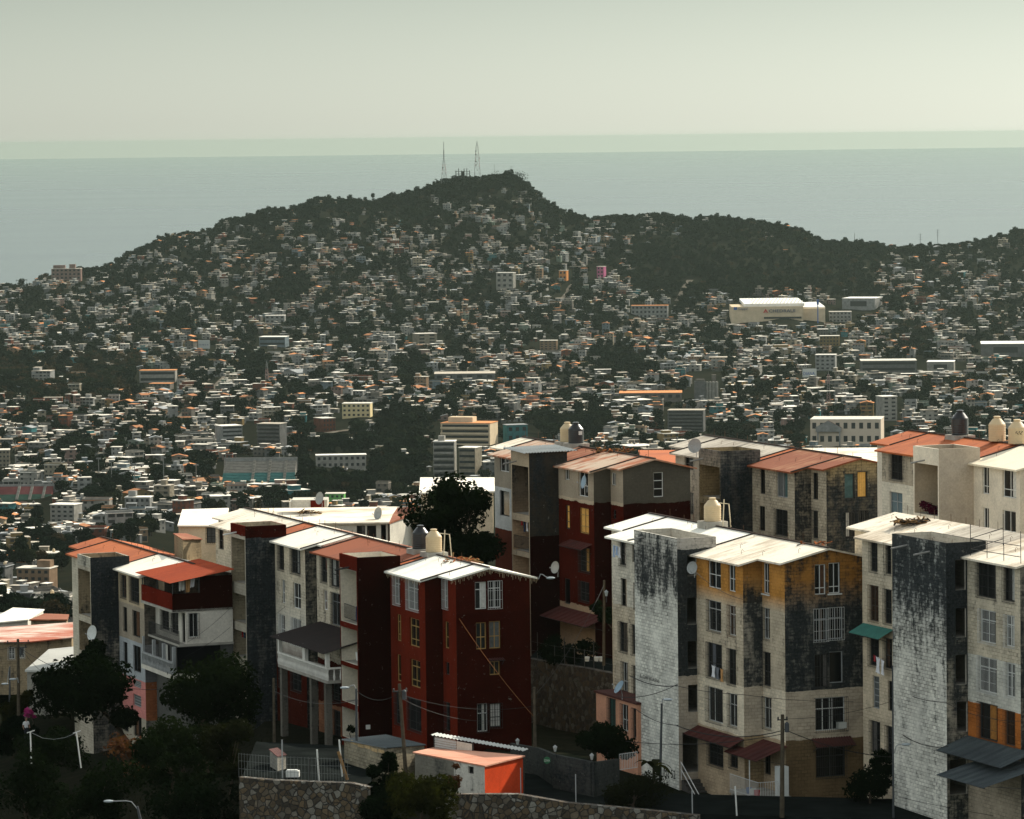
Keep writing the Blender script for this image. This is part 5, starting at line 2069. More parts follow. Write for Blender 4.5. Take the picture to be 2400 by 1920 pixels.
# ================================================================== left block
bl = Block('apartment_block', 'grey left block with an orange and white roof and a black stained tower', 'apartment block', dict(
    P1=(336.7, 1351, 308), sd=1.1, la=1.5, B=277, T=('N', 212, 181, 1307.7, 303), B2=168, zb=176, ur=2.2, W=5.1, la2=3.0,
    win=dict(
        B=[(305, 326, 1354, 1412, K(fr='d', gr='d')), (284, 296, 1348, 1401, K(fr='d', gr='d', vm=())), (310, 328, 1432, 1493, K(fr='d', vm=(), hm=())), (288, 298, 1423, 1481, K(fr='d', vm=(), hm=())),
           (312, 330, 1514, 1575, K(fr='d', vm=(), hm=())), (289, 299, 1505, 1561, K(fr='d', vm=(), hm=())),
           (312, 331, 1595, 1612, K(fr='g', vm=(), hm=(.25, .5, .75), glass=LOUV)), (312, 331, 1629, 1656, K(fr='g', vm=(), hm=(.25, .5, .75), glass=LOUV)),
           (313, 332, 1679, 1727, K(fr='d', hm=())), (291, 301, 1672, 1715, K(fr='d', hm=(), vm=()))])))
bl.windows()
zp = lambda y, b=bl: z_at(b.PB0, y)
bl_left = wall_mat('left_block_left', [(zp(1428), (.54, .44, .31), -.05), (zp(1512), (.36, .31, .25), .0), (zp(1600), (.40, .43, .46), -.3), (zp(1688), (.62, .25, .23), -.4), (0, (.42, .38, .31), .0)], .2, .15, ragged=.03, seed=23)
bl_step = wall_mat('left_block_step', [(zp(1512), (.15, .13, .11), .2), (zp(1600), (.20, .20, .21), -.1), (zp(1690), (.36, .13, .06), -.4), (0, (.2, .19, .16), .1)], .35, .3, ragged=.03, seed=24)
bl_far = wall_mat('left_block_far', [(0, (.60, .55, .45), .1)], .22, .3, seed=25)
bl.build_walls({'B': bl_left, 'A': bl_left, 'S': bl_step, 'G': bl_step, '*': bl_far})
bl.build_roof([(bl.vl[2] + .4, ROOF_WHITE), (bl.vl[4] + .2, ROOF_ORANGE), (None, ROOF_ORANGE)])
zt = lambda y: z_at(bl.TN, y)
bl_tw = wall_mat('left_block_tower', [(zt(1332), (.50, .47, .40), .22), (0, (.50, .45, .37), .1)], .25, .4, ragged=.1, seed=26)
bl_ts = wall_mat('left_block_tower_side', [(zt(1480), (.10, .095, .085), .45), (0, (.22, .20, .17), .25)], .4, .6, ragged=.4, seed=27)
bl_in = wall_mat('left_block_inside', [(0, (.34, .27, .18), .15)], .3, .3, seed=28)
bl.build_tower(bl_tw, bl_ts, [(1336, 1443), (1458, 1528), (1545, 1610)], bl_in)

# ================================================================== 4 grey over red block, middle
b4 = Block('apartment_block', 'middle block with grey top storey over dark red walls and rust streaked roof', 'apartment block', dict(
    P0=(1460, 1099.5, 295), A=1431, S=1391, B=1308.7, T=('N', 1240, 1197.4, 1063, 1329), B2=1158.4, zb=181, ur=2.3, W=5.1, la2=3.0,
    win=dict(
        A=[(1432, 1443, 1108, 1138, K(vm=(.5,), hm=())), (1436, 1444, 1195, 1216, K(fr='d', vm=()))],
        B=[(1355.5, 1378, 1104, 1164, K(hm=(.42,))), (1323, 1334.5, 1097, 1125, K(vm=(.5,), hm=())),
           (1358, 1380, 1191, 1251, K(fr='o', hm=(.28, .72), cur=(CURT_Y, .03, .97))), (1325, 1336, 1184, 1240, K(fr='d', vm=(), hm=(.3, .72), cur=(CURT_Y, .5, .95))),
           (1358, 1383, 1283, 1341, K(fr='d', gr='d', cur=(CURT_Y, .25, .6))), (1358, 1381, 1363, 1410, K(fr='d', gr='d')), (1322, 1336, 1356, 1416, K(fr='d', vm=(), hm=()))],
        G=[(1532, 1555, 1107, 1165, K(vm=(), hm=(.33, .66)))],
        C=[(1171.5, 1193, 1071, 1106, K(hm=())), (1171.5, 1194, 1151, 1210, K(fr='d', vm=(), hm=()))])))
b4.windows()
zp = lambda y, b=b4: z_at(b.P0, y)
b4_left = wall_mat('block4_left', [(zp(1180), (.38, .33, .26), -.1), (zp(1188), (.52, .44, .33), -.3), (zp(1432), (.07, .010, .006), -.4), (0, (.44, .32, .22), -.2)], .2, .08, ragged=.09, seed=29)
b4_gab = wall_mat('block4_gable', [(zp(1182), (.085, .078, .063), .05), (0, (.022, .0045, .0035), -.4)], .22, .12, ragged=.08, seed=30)  # grey and red of the left wall with shade painted in
zc = lambda y, b=b4: z_at(b.PC1, y)
b4_far = wall_mat('block4_far', [(zc(1139), (.30, .27, .22), -.1), (zc(1236), (.50, .52, .52), -.2), (0, (.10, .03, .02), .1)], .2, .1, ragged=.04, seed=31)
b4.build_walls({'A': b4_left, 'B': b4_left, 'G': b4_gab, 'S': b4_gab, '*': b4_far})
b4.build_roof([(b4.vl[1] - .28, ROOF_RUSTW), (b4.vl[2] - .2, ROOF_RUSTW), (b4.vl[3] + .3, ROOF_RUST), (b4.vl[4] + .28, ROOF_RUSTW), (None, ROOF_WORN)])
zt = lambda y: z_at(b4.TN, y)
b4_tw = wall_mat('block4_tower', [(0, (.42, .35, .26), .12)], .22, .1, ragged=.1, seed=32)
b4_ts = wall_mat('block4_tower_side', [(zt(1258), (.045, .04, .033), .25), (0, (.015, .0035, .003), -.3)], .35, .2, ragged=.06, seed=33)  # darker grey and red, shade of this side put into the colour
b4_in = wall_mat('block4_inside', [(zt(1205), (.15, .12, .09), .2), (0, (.42, .30, .20), .0)], .3, .3, seed=34)
b4.build_tower(b4_tw, b4_ts, [(1092, 1205), (1221, 1292), (1304, 1370)], b4_in)

# ================================================================== 5 black stained block, back right
b5 = Block('apartment_block', 'black stained block with a rust red roof behind the yellow topped block', 'apartment block', dict(
    P0=(1936.5, 1100, 292), A=1901, S=1862, B=1763, T=('N', 1688.4, 1637.4, 1058, 1782), B2=1584.5, zb=181, ur=2.5, W=5.3, la2=3.0,
    win=dict(
        A=[(1904, 1917, 1108, 1171, K(fr='d', vm=(), hm=())), (1904, 1917, 1197, 1262, K(fr='d', gr='d', vm=()))],
        B=[(1819.5, 1846, 1104, 1166, K(fr='g', hm=(), glass=LOUV, cur=(CURT_T, .1, .4))), (1780.5, 1793, 1098, 1158, K(fr='d', vm=(), hm=())), (1817, 1846, 1194, 1256, K(fr='d', gr='d')), (1778.5, 1793, 1186, 1244, K(fr='d', vm=(), hm=())),
           (1817, 1846, 1284, 1346, K(fr='d', gr='d')), (1779, 1793, 1276, 1334, K(fr='d', vm=(), hm=()))],
        G=[(1979.5, 2003, 1110, 1169, K(fr='d', vm=(), hm=(), glass=CURT_T)), (2010, 2033, 1105, 1167, K(fr='d', vm=(), hm=(), cur=(CURT_Y, .1, .9))), (1982, 2004, 1200, 1260, K(fr='d', gr='d')), (2012, 2034, 1196, 1256, K(fr='d', gr='d'))],
        C=[(1605, 1625, 1067, 1101, K(fr='d')), (1606, 1626, 1154, 1205, K(fr='d')), (1606, 1626, 1240, 1290, K(fr='d'))])))
b5.windows()
b5_left = wall_mat('block5_left', [(zz(1000), (.5, .44, .34), .0), (0, (.52, .46, .36), .08)], .3, .6, seed=35)
b5_gab = wall_mat('block5_gable', [(z_at(b5.P0, 1108), (.5, .38, .2), .0), (0, (.13, .115, .092), .28)], .4, .7, ragged=.2, seed=36)
b5_step = wall_mat('block5_step', [(0, (.30, .26, .2), .3)], .4, .6, seed=37)
b5_far = wall_mat('block5_far', [(0, (.42, .38, .32), .12)], .3, .3, seed=38)
b5.build_walls({'A': b5_left, 'B': b5_left, 'G': b5_gab, 'S': b5_step, '*': b5_far})
b5.build_roof([(b5.vl[1] - .28, ROOF_RUST), (b5.vl[2] + .1, ROOF_RUST), (b5.vl[2] + 1.2, ROOF_ORANGE), (b5.vl[4] + .2, ROOF_GREYW), (None, ROOF_GREYW)])
zt = lambda y: z_at(b5.TN, y)
b5_tw = wall_mat('block5_tower', [(zt(1066), (.08, .075, .07), .3), (zt(1084), (.46, .43, .38), .1), (0, (.26, .22, .15), .2)], .3, .4, ragged=.2, seed=39)
b5_ts = wall_mat('block5_tower_side', [(zt(1068), (.05, .048, .045), .3), (zt(1082), (.36, .34, .3), .15), (0, (.07, .066, .06), .4)], .35, .5, ragged=.2, seed=40)
b5_in = wall_mat('block5_inside', [(0, (.34, .26, .15), .1)], .3, .4, seed=41)
b5.build_tower(b5_tw, b5_ts, [(1092, 1166), (1182, 1252), (1270, 1338)], b5_in)

# ================================================================== 6 white block, back right edge
b6 = Block('apartment_block', 'white painted block with a cream and orange roof at the right edge', 'apartment block', dict(
    P1=(2390, 1101, 266), B=2282, T=('N', 2200.4, 2140, 1053, 2297), B2=2066.8, zb=182, ur=2.6, W=5.4, la2=3.0,
    win=dict(
        B=[(2349.5, 2382, 1099, 1167, K(hm=(.28,))), (2302, 2318, 1093, 1158, K(hm=(.28,))), (2350, 2381, 1197, 1265, K(hm=(.28,))), (2304, 2318, 1190, 1256, K(hm=(.28,)))],
        C=[(2087, 2115, 1062, 1125, K(fr='d', hm=(), gr='d')), (2085, 2115, 1154, 1210, K(fr='g', hm=(.6,), glass=flat('blue_grey_blind', (.12, .17, .19), .7, .1)))])))
b6.windows()
zc = lambda y, b=b6: z_at(b.PC1, y)
b6_w = wall_mat('block6_white', [(0, (.74, .68, .58), -.5)], .15, .03, seed=42)
b6_far = wall_mat('block6_far', [(zc(1128), (.46, .41, .33), .25), (0, (.72, .68, .58), -.5)], .22, .3, ragged=.05, seed=43)
b6.build_walls({'C': b6_far, '*': b6_w})
b6.build_roof([(b6.vl[2] + .4, ROOF_CREAM), (b6.vl[4] + .28, ROOF_ORANGE), (None, ROOF_ORANGE)])
b6_ts = wall_mat('block6_tower_side', [(0, (.50, .43, .35), -.4)], .15, .03, seed=44)  # the white paint darkened, with this side's shade in the colour
b6.build_tower(b6_w, b6_ts, [(1088, 1206), (1216, 1290)], wall_mat('block6_inside', [(0, (.46, .39, .30), -.3)], .15, .0, seed=45))
# ------------------------------------------------------------------ additions to the near blocks and the things standing round them
def pz(px, py, z):
    return on_z(px, py, z)


def prism_house(name, label, cat, roof, th, rmat, wmat, h, inset=.3, group=None, corr=False, rname='roof', slab_top=None):
    """house or shed given by its roof outline [(px, py, Y)], walls dropped h metres below"""
    pts = [P(*r) for r in roof]
    c = sum(pts, Vector()) / len(pts)
    base = Vector((c.x, c.y, min(p.z for p in pts) - h))
    t = thing(name, label, cat, base, group)
    mb = MB()
    p2 = [Vector((p.x, p.y)) for p in pts]
    zs = {tuple(round(v, 4) for v in q): p.z for q, p in zip(p2, pts)}
    area = sum(a.x * b.y - b.x * a.y for a, b in zip(p2, p2[1:] + p2[:1]))
    if area < 0:
        pts = pts[::-1]
    n = len(pts)
    if corr and n == 4:
        corrugated(mb, *pts, n=int((pts[1] - pts[0]).length / .22) + 3)
    else:
        for i in range(1, n - 1):
            mb.poly([pts[0], pts[i], pts[i + 1]])
            mb.poly([q - Vector((0, 0, th)) for q in (pts[0], pts[i + 1], pts[i])])
        for i in range(n):
            a, b = pts[i], pts[(i + 1) % n]
            mb.poly([a - Vector((0, 0, th)), b - Vector((0, 0, th)), b, a])
    mb.build(rname, rmat, t)
    ins = [q + (c - q).normalized() * inset * 1.4 for q in pts]
    walls = []
    mb = MB()
    for i in range(n):
        a, b = ins[i], ins[(i + 1) % n]
        w = Wall((b.x, b.y), (a.x, a.y), base.z, [(0, b.z - th), ((a - b).xy.length, a.z - th)])
        walls.append(w)
    return t, walls, pts


def finish(t, walls, wmat, wins=()):
    """put openings into the wall that faces the camera most and mesh the walls"""
    for (k, x0, x1, y0, y1, kw) in wins:
        w = walls[k]
        r = w.rect(x0, x1, y0, y1)
        if r[1] - r[0] > .15 and r[3] - r[2] > .15:
            w.op.append(r)
            if not kw.get('void'):
                window(t, w, r, **kw)
    mats = wmat if isinstance(wmat, (list, tuple)) else [wmat]
    for i, m in enumerate(mats):
        mb = MB()
        for k, w in enumerate(walls):
            if (k % len(mats) if len(mats) > 1 else 0) == i:
                w.mesh(mb)
        if mb.v:
            mb.build('wall', m, t)


def facing(walls):
    """index of walls ordered from most camera-facing"""
    return sorted(range(len(walls)), key=lambda k: walls[k].n.y)


PLAIN_CREAM = wall_mat('plain_cream', [(0, (.66, .55, .40), -.3)], .22, .02, seed=50)
PLAIN_WHITE = wall_mat('plain_white', [(0, (.64, .61, .54), -.1)], .22, .05, seed=51)
PLAIN_GREY = wall_mat('plain_grey', [(0, (.30, .29, .26), .1)], .25, .3, seed=52)
PLAIN_TAN = wall_mat('plain_tan', [(0, (.34, .27, .18), .15)], .25, .3, seed=53)
CMU = wall_mat('concrete_block', [(0, (.36, .32, .24), -.1)], .2, .9, seed=54)
SHEET_G = roof_mat('sheet_blue_grey', (.07, .085, .09), (.05, .06, .066), .4, dark_amt=.05, corr=4.0)
SHEET_B = roof_mat('sheet_dark_brown', (.022, .016, .015), (.032, .021, .019), .4, dark_amt=.0, corr=4.0)
SHEET_R = roof_mat('sheet_red_brown', (.08, .024, .02), (.06, .02, .018), .4, dark_amt=.1, corr=4.0)
SHEET_O = roof_mat('sheet_orange_red', (.38, .065, .022), (.30, .05, .02), .4, dark_amt=.0)
SHEET_Z = roof_mat('sheet_zinc', (.44, .45, .43), (.34, .35, .34), .4, dark_amt=.02)

# ---- long white roof behind the front row, cream house, low roofs behind
t, ws, pts = prism_house('house', 'long low white roofed house behind the red front block', 'house', [(560, 1192, 352), (968, 1187, 352), (916, 1224, 337), (560, 1228, 337)], .12, ROOF_WORN, PLAIN_WHITE, 3.4)
fo = facing(ws)[0]
finish(t, ws, PLAIN_WHITE, [(fo, 860, 882, 1232, 1262, K(fr='d', vm=(), hm=())), (fo, 836, 856, 1232, 1258, K(fr='d')), (fo, 893, 905, 1230, 1270, K(fr='d', vm=(), hm=()))])
t, ws, pts = prism_house('house', 'low house with an orange end roof right of the long white roof', 'house', [(928, 1190, 351), (984, 1186, 351), (948, 1211, 341), (912, 1225, 336.5)], .14, ROOF_RUST, PLAIN_WHITE, 3.2)
finish(t, ws, PLAIN_WHITE)
t, ws, pts = prism_house('house', 'cream house with a single dark shuttered window behind the left roofs', 'house', [(416, 1231.5, 325), (427, 1194, 341), (536, 1190.5, 341), (531, 1232, 325)], .1, ROOF_WHITE, PLAIN_CREAM, 3.3, inset=.22)
fo = facing(ws)[0]
finish(t, ws, PLAIN_CREAM, [(fo, 484, 506, 1236, 1273, K(fr='d', gr='d', glass=LOUV))])
t, ws, pts = prism_house('hut', 'small rooftop hut with a rusty roof in front of the cream house', 'hut', [(405.5, 1250, 319), (437, 1250, 322), (475, 1263, 317), (428, 1264, 314)], .06, ROOF_RUST, PLAIN_TAN, 1.7, inset=.1)
finish(t, ws, PLAIN_TAN)
t, ws, pts = prism_house('house', 'low beige house with a flat white roof left of the middle block', 'house', [(982, 1155, 345), (985, 1119, 359), (1160, 1119, 359), (1160, 1151, 345)], .12, ROOF_WHITE, PLAIN_CREAM, 3.5)
finish(t, ws, PLAIN_CREAM)
t, ws, pts = prism_house('house', 'low house with a white roof between the black stained and white blocks', 'house', [(1880, 1050, 346), (2066, 1049, 346), (2080, 1084, 334), (1920, 1084, 334)], .12, ROOF_WORN, PLAIN_GREY, 3.5)
finish(t, ws, PLAIN_GREY)
t, ws, pts = prism_house('house', 'low house with an orange roof behind the middle block gable', 'house', [(1496, 1055, 344), (1590, 1055, 344), (1596, 1086, 334), (1505, 1086, 334)], .12, ROOF_ORANGE, PLAIN_GREY, 3.5)
finish(t, ws, PLAIN_GREY)

# ---- left edge houses
t, ws, pts = prism_house('house', 'tan house under a salmon patched sheet roof at the left edge', 'house', [(-60, 1474, 366), (176, 1458, 366), (176, 1493, 353), (60, 1505, 349), (-60, 1503, 349)], .1, ROOF_PATCH, PLAIN_TAN, 3.6)
fo = [k for k in facing(ws)][:2]
finish(t, ws, PLAIN_TAN, [(fo[0], 20, 34, 1517, 1545, K(gr='w', fr='w')), (fo[0], 44, 57, 1517, 1542, K(gr='w', fr='w'))])
t, ws, pts = prism_house('house', 'house with a bare grey slab roof beside the left block', 'house', [(58, 1571, 326), (114, 1521.5, 341), (178, 1515, 343), (198, 1556, 328), (118, 1572, 324)], .14, roof_mat('grey_slab', (.40, .40, .37), (.33, .33, .31), .4, dark_amt=.05), PLAIN_GREY, 3.2)
finish(t, ws, PLAIN_GREY, [])
t, ws, pts = prism_house('house', 'low white roofed house at the far left below the peach house', 'house', [(-40, 1462, 420), (30, 1424, 440), (104, 1428, 440), (66, 1452, 420)], .12, ROOF_WHITE, PLAIN_WHITE, 3.2)
finish(t, ws, PLAIN_WHITE)
t, ws, pts = prism_house('house', 'low tan house with a red brown roof edge left of the left block', 'house', [(68, 1452, 405), (104, 1438, 415), (162, 1440, 415), (158, 1452, 405)], .14, ROOF_RUST, PLAIN_TAN, 3.0)
finish(t, ws, PLAIN_TAN)

# ---- house with the red veranda
zc_ = P(403.5, 1393, 301)
N2 = Vector((zc_.x, zc_.y))
y2z = lambda y, p=N2: z_at(p, y)
len_l = walk(v3(N2, y2z(1400)), V, 331)
len_r = walk(v3(N2, y2z(1400)), U, 545)
t = thing('house', 'white house with a dark red upper veranda and sheet roof beside the left block', 'house', v3(N2, 180))
iw = walk(v3(N2, y2z(1450)), U, 436)
NW = N2 + U * iw + V * .03
zr0, zr1 = y2z(1430), y2z(1393)
z4 = y2z(1512)
z3 = y2z(1583)
white_m = wall_mat('veranda_house_white', [(0, (.64, .61, .55), -.1)], .2, .0, seed=60)
wl = Wall(NW, NW + V * len_l, z4, zr0 + .2)
wr = Wall(NW + U * (len_r - iw), NW, z4, zr0 + .2)
for w, e in ((wl, (378, 396, 1427, 1476, K(fr='d', gr='d'))), (wl, (401, 418, 1434, 1485, K(fr='d', gr='d'))), (wl, (426, 434, 1437, 1512, K(fr='d', vm=(), hm=()))), (wr, (443, 465, 1437, 1494, K(fr='w', hm=(), gr='d')))):
    r = w.rect(*e[:4])
    if r[1] - r[0] > .1:
        w.op.append(r)
        window(t, w, r, **e[4])
mb = MB()
wl.mesh(mb)
wr.mesh(mb)
mb.build('wall', white_m, t)
low_m = wall_mat('veranda_house_lower', [(z3, (.10, .10, .10), -.1), (0, (.12, .12, .115), .0)], .25, .1, seed=61)  # white lower wall turned dark grey, its dimness put into the colour
wl2 = Wall(NW, NW + V * len_l, 178, z4 - .16)
wr2 = Wall(NW + U * (len_r - iw), NW, 178, z4 - .16)
for e in ((352, 372, 1500, 1560), (381, 398, 1510, 1568)):
    r = wl2.rect(*e)
    if r[1] - r[0] > .1:
        wl2.op.append(r)
        window(t, wl2, r, fr='d', vm=(), hm=())
mb = MB()
wl2.mesh(mb)
wr2.mesh(mb)
mb.build('lower_wall', low_m, t)
mb = MB()
q = [N2 + U * -.06, N2 + U * len_r, N2 + U * len_r + V * len_l, N2 + V * len_l + U * -.06]
slab_poly(mb, [N2 + U * .4 - V * .15, N2 + U * len_r - V * .15, N2 + U * len_r + V * len_l, N2 + U * .4 + V * len_l], lambda p: z4 - .15, .14)
mb.build('balcony', SLAB, t)
rail(t, [v3(NW - V * .1 - U * (iw - .45), z4), v3(NW + V * len_l - U * (iw - .45), z4)], .95, BAR_D, name='railing')
mb = MB()
slab_poly(mb, [N2 - V * .2 - U * .1, N2 + U * len_r - V * .2, N2 + U * len_r + V * len_l, N2 + V * len_l - U * .1], lambda p: z3 - .3, .3)
mb.build('lower_slab', white_m, t)
mb = MB()
k = 22
for i in range(k + 1):
    p = N2 - U * .02 + V * (len_l * i / k)
    mb.lathe(v3(p, z3), [(.05, 0), (.075, .2), (.035, .45), (.06, .78), (.06, .8)], 7)
mb.bar(v3(N2 - V * .05 - U * .02, z3 + .86), v3(N2 + V * len_l - U * .02, z3 + .86), .16, .12)
mb.build('balustrade', FR_G, t)
mb = MB()
for f in (.02, .34, .66, .98):
    mb.obox(v3(N2 + V * (len_l * f) + U * .02, z3 + .01), v3(U * .22, 0), v3(V * .22, 0), (0, 0, z4 - z3 - .18))
mb.build('column', FR_G, t)
mb = MB()
a = N2 - V * .08 + U * .25
slab = [v3(a, z3 + .1), v3(a + U * (len_r * .72), z3 + .1), v3(a + U * (len_r * .72), z4 - .2), v3(a, z4 - .2)]
mb.poly(slab)
mb.build('shade_net', flat('black_net', (.006, .006, .007), .95, .1), t)
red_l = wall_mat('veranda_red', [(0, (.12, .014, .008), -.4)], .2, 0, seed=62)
red_r = wall_mat('veranda_red_shade_side', [(0, (.018, .0035, .0025), -.4)], .2, 0, seed=63)  # same red paint, darkened so the colour carries the shade
wrl = Wall(N2, N2 + V * len_l, zr0, zr1)
zroof_b = y2z(1363)
wrr = Wall(N2 + U * len_r, N2, zr0 - .15, zr1)
wrr2 = Wall(N2 + U * len_r, N2 + U * (len_r * .46), zr1 + .001, zroof_b + .25)
mb = MB()
wrl.mesh(mb, 0, .12, 0, True)
mb.build('parapet', red_l, t)
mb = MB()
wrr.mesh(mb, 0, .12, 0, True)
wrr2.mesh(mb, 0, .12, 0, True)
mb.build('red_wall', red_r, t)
mb = MB()
slab_poly(mb, q, lambda p: zr0 - .2, .18)
mb.build('veranda_floor', SLAB, t)
zi = lambda p: zroof_b + ((Vector(p) - N2).dot(U)) * .16
rq = [N2 - U * .35 - V * .45, N2 + U * len_r - V * .45, N2 + U * len_r + V * (len_l + .2), N2 - U * .35 + V * (len_l + .3)]
mb = MB()
c4 = [v3(p, zi(p)) for p in rq]
corrugated(mb, c4[0], c4[3], c4[2], c4[1], n=26)
mb.build('sheet_roof', SHEET_O, t)
mb = MB()
for (uu, vv) in ((.06, .06), (.06, len_l * .5), (.06, len_l - .1), (len_r * .45, .06), (len_r * .22, .06)):
    p = N2 + U * uu + V * vv
    mb.bar(v3(p, zr1), v3(p, zi(p) - .03), .07)
mb.build('post', FR_D, t)
clothes('mixed clothes hanging under the sheet roof of the dark red veranda', (v3(N2 + U * .7 + V * .5, zroof_b - .05), v3(N2 + U * (len_r * .42) + V * .5, zroof_b + .1)),
        [(.15, .5, .7, CURT_W), (.5, .45, .9, C_TAN), (.8, .4, .6, C_WHITE)])

# ---- white balustraded veranda on stilts, built onto the beige side of the red block row
L3 = b3.TN + V * b3.tl
dv = walk(v3(L3, b3.zB - 5), -U, 768)
V0 = L3 - U * dv + V * .05
vlen = walk(v3(V0, z_at(V0, 1598)), V, 653.4)
zf, zr_ = z_at(V0, 1596), z_at(V0, 1566)
t = thing('veranda', 'white balustraded veranda on tall stilts under a dark brown sheet roof', 'veranda', v3(V0, 184))
WHT = flat('balustrade_white', (.66, .64, .58), .85, .12, 2)
mb = MB()
slab_poly(mb, [V0 - U * .05, V0 + U * 2.6, V0 + U * 2.6 + V * vlen, V0 - U * .05 + V * vlen], lambda p: zf - .2, .2)
mb.build('floor', SLAB, t)
mb = MB()
k = 42
for i in range(k + 1):
    p = V0 + V * (vlen * i / k)
    mb.lathe(v3(p, zf), [(.06, 0), (.06, .06), (.085, .25), (.04, .5), (.06, .68), (.06, .72)], 7)
for i in range(1, 5):
    p = V0 + U * (.45 * i)
    mb.lathe(v3(p, zf), [(.06, 0), (.06, .06), (.085, .25), (.04, .5), (.06, .68), (.06, .72)], 7)
mb.bar(v3(V0 - V * .08, zr_ - .04), v3(V0 + V * vlen, zr_ - .04), .2, .12)
mb.bar(v3(V0, zr_ - .04), v3(V0 + U * 2.4, zr_ - .04), .2, .12)
mb.build('balustrade', WHT, t)
mb = MB()
zr4 = z_at(V0, 1530)
for f in (.02, .46, .98):
    w_ = .5 if f == .46 else .28
    mb.obox(v3(V0 + V * (vlen * f - w_ / 2) - U * .08, zr_ + .02), v3(U * .25, 0), v3(V * w_, 0), (0, 0, zr4 - zr_ - .02 + .1))
mb.build('column', WHT, t)
mb = MB()
for f in (.07, .36, .97):
    p = V0 + V * (vlen * f) + U * .1
    mb.obox(v3(p, 181), v3(U * .42, 0), v3(V * .42, 0), (0, 0, zf - .2 - 181))
mb.build('stilt', wall_mat('stilt_concrete', [(0, (.16, .15, .13), .15)], .3, .0, seed=64), t)
ev = lambda p: zr4 + .12 + ((Vector(p) - V0).dot(U)) * .24
rq = [V0 - U * .5 - V * .45, V0 + U * 3.1 - V * .45, V0 + U * 3.1 + V * (vlen + .2), V0 - U * .5 + V * (vlen + .5)]
mb = MB()
c4 = [v3(p, ev(p)) for p in rq]
corrugated(mb, c4[0], c4[3], c4[2], c4[1], n=30)
mb.build('sheet_roof', SHEET_B, t)

# ---- awnings and porches of block 1 and 2
def awning(label, wall, px0, px1, py, out, drop, mat, cat='awning', name='awning', n=None, posts=()):
    s0, s1 = sorted((wall.hit(px0, py)[0], wall.hit(px1, py)[0]))
    z = wall.hit((px0 + px1) / 2, py)[1]
    t = thing(name, label, cat, wall.pt((s0 + s1) / 2, z), 'sheet awnings on the near blocks')
    mb = MB()
    a, b, c, d = wall.pt(s0, z, .02), wall.pt(s1, z, .02), wall.pt(s1, z - drop, out), wall.pt(s0, z - drop, out)
    corrugated(mb, a, b, c, d, n=n or max(4, int((s1 - s0) / .17)), amp=.03)
    mb.build('sheet', mat, t)
    mb = MB()
    for s in (s0 + .1, s1 - .1):
        mb.bar(wall.pt(s, z - drop - .35, .02), wall.pt(s, z - drop * .9 - .05, out * .9), .03)
    mb.bar(wall.pt(s0, z - drop - .05, out * .95), wall.pt(s1, z - drop - .05, out * .95), .035)
    mb.build('bracket', BAR_D, t)
    if posts:
        mb = MB()
        for s in posts:
            q_ = wall.pt(s0 + (s1 - s0) * s, z - drop - .06, out * .93)
            mb.tube([q_, q_ - Vector((0, 0, 2.1))], .035, 6)
        mb.build('post', FR_W, t)
    return t


awning('dark red corrugated awning along the cream wall above the stair door', b1.wall['B'], 1636, 1744, 1716, 1.0, .45, SHEET_R)
awning('dark red porch roof on a white post at the jutting corner of the cream wall', b1.wall['A'], 1770, 1846, 1738, 2.1, .75, SHEET_R, 'porch roof', 'porch_roof', posts=(.25,))
awning('dark red awning over the lowest gable window of the yellow topped block', b1.wall['G'], 1902, 1994, 1728, .8, .42, SHEET_R)
awning('green sheet awning above two windows of the grey right block', b2.wall['C'], 2024, 2093, 1468, 1.0, .5, flat('awning_green', (.04, .16, .13), .6, .15, 2))
awning('upper blue grey porch sheet roof under the orange wall', b2.wall['B'], 2268, 2420, 1744, 2.0, .7, SHEET_G, 'porch roof', 'porch_roof')
awning('lower blue grey porch sheet roof at the bottom right corner', b2.wall['B'], 2330, 2440, 1783, 3.6, .9, SHEET_G, 'porch roof', 'porch_roof')
awning('small dusty red awning over a grilled window of the middle block', b4.wall['B'], 1336, 1388, 1270, .9, .35, SHEET_R)
awning('long dark red awning over the ground floor of the middle block', b4.wall['B'], 1300, 1420, 1432, 1.6, .6, SHEET_R)
awning('tiny dark awning over the small gable window of the red block', b3.wall['G'], 1144, 1180, 1542, .35, .1, SHEET_R)

# porch deck with railing and stairs at the corner of block 1
w = b1.wall['A']
zfl = z_at(b1.P0, 1862)
p0, p1_ = b1.P0 - U * .05, b1.PA - U * .05
t = thing('porch_deck', 'railed concrete porch deck with side stairs below the red porch roof', 'porch', v3(b1.P0 - U * 1.2, 184))
mb = MB()
dq = [p0 - V * .9, p0 - U * 2.2 - V * .9, p1_ - U * 2.2, p1_]
slab_poly(mb, dq, lambda p: zfl - .16, .16)
mb.build('deck', SLAB, t)
mb = MB()
for p in (p0 - U * 2.0 - V * .7, p0 - U * .3 - V * .7, p1_ - U * 2.0):
    mb.obox(v3(p, 182), v3(U * .2, 0), v3(V * .2, 0), (0, 0, zfl - .17 - 182))
mb.build('pier', SLAB, t)
rail(t, [v3(p0 - U * .9 - V * .85, zfl), v3(p0 - U * 2.15 - V * .85, zfl), v3(p1_ - U * 2.15, zfl)], .95, BAR_W)
mb = MB()
for i in range(8):
    mb.obox(v3(p0 - U * .85 - V * (.95 + .27 * (i + 1)), zfl - .18 * (i + 1) - .14), v3(U * .8, 0), v3(V * .26, 0), (0, 0, .13))
mb.build('stair', SLAB, t)
a, b = v3(p0 - U * .9 - V * .95, zfl), v3(p0 - U * .9 - V * 3.1, zfl - 1.45)
rail(t, [a, b], .9, BAR_W, name='stair_railing')
mb = MB()
mb.obox(v3(p0 - U * .75 - V * .75, zfl + .01), v3(U * .62, 0), v3(V * .6, 0), (0, 0, 1.75))
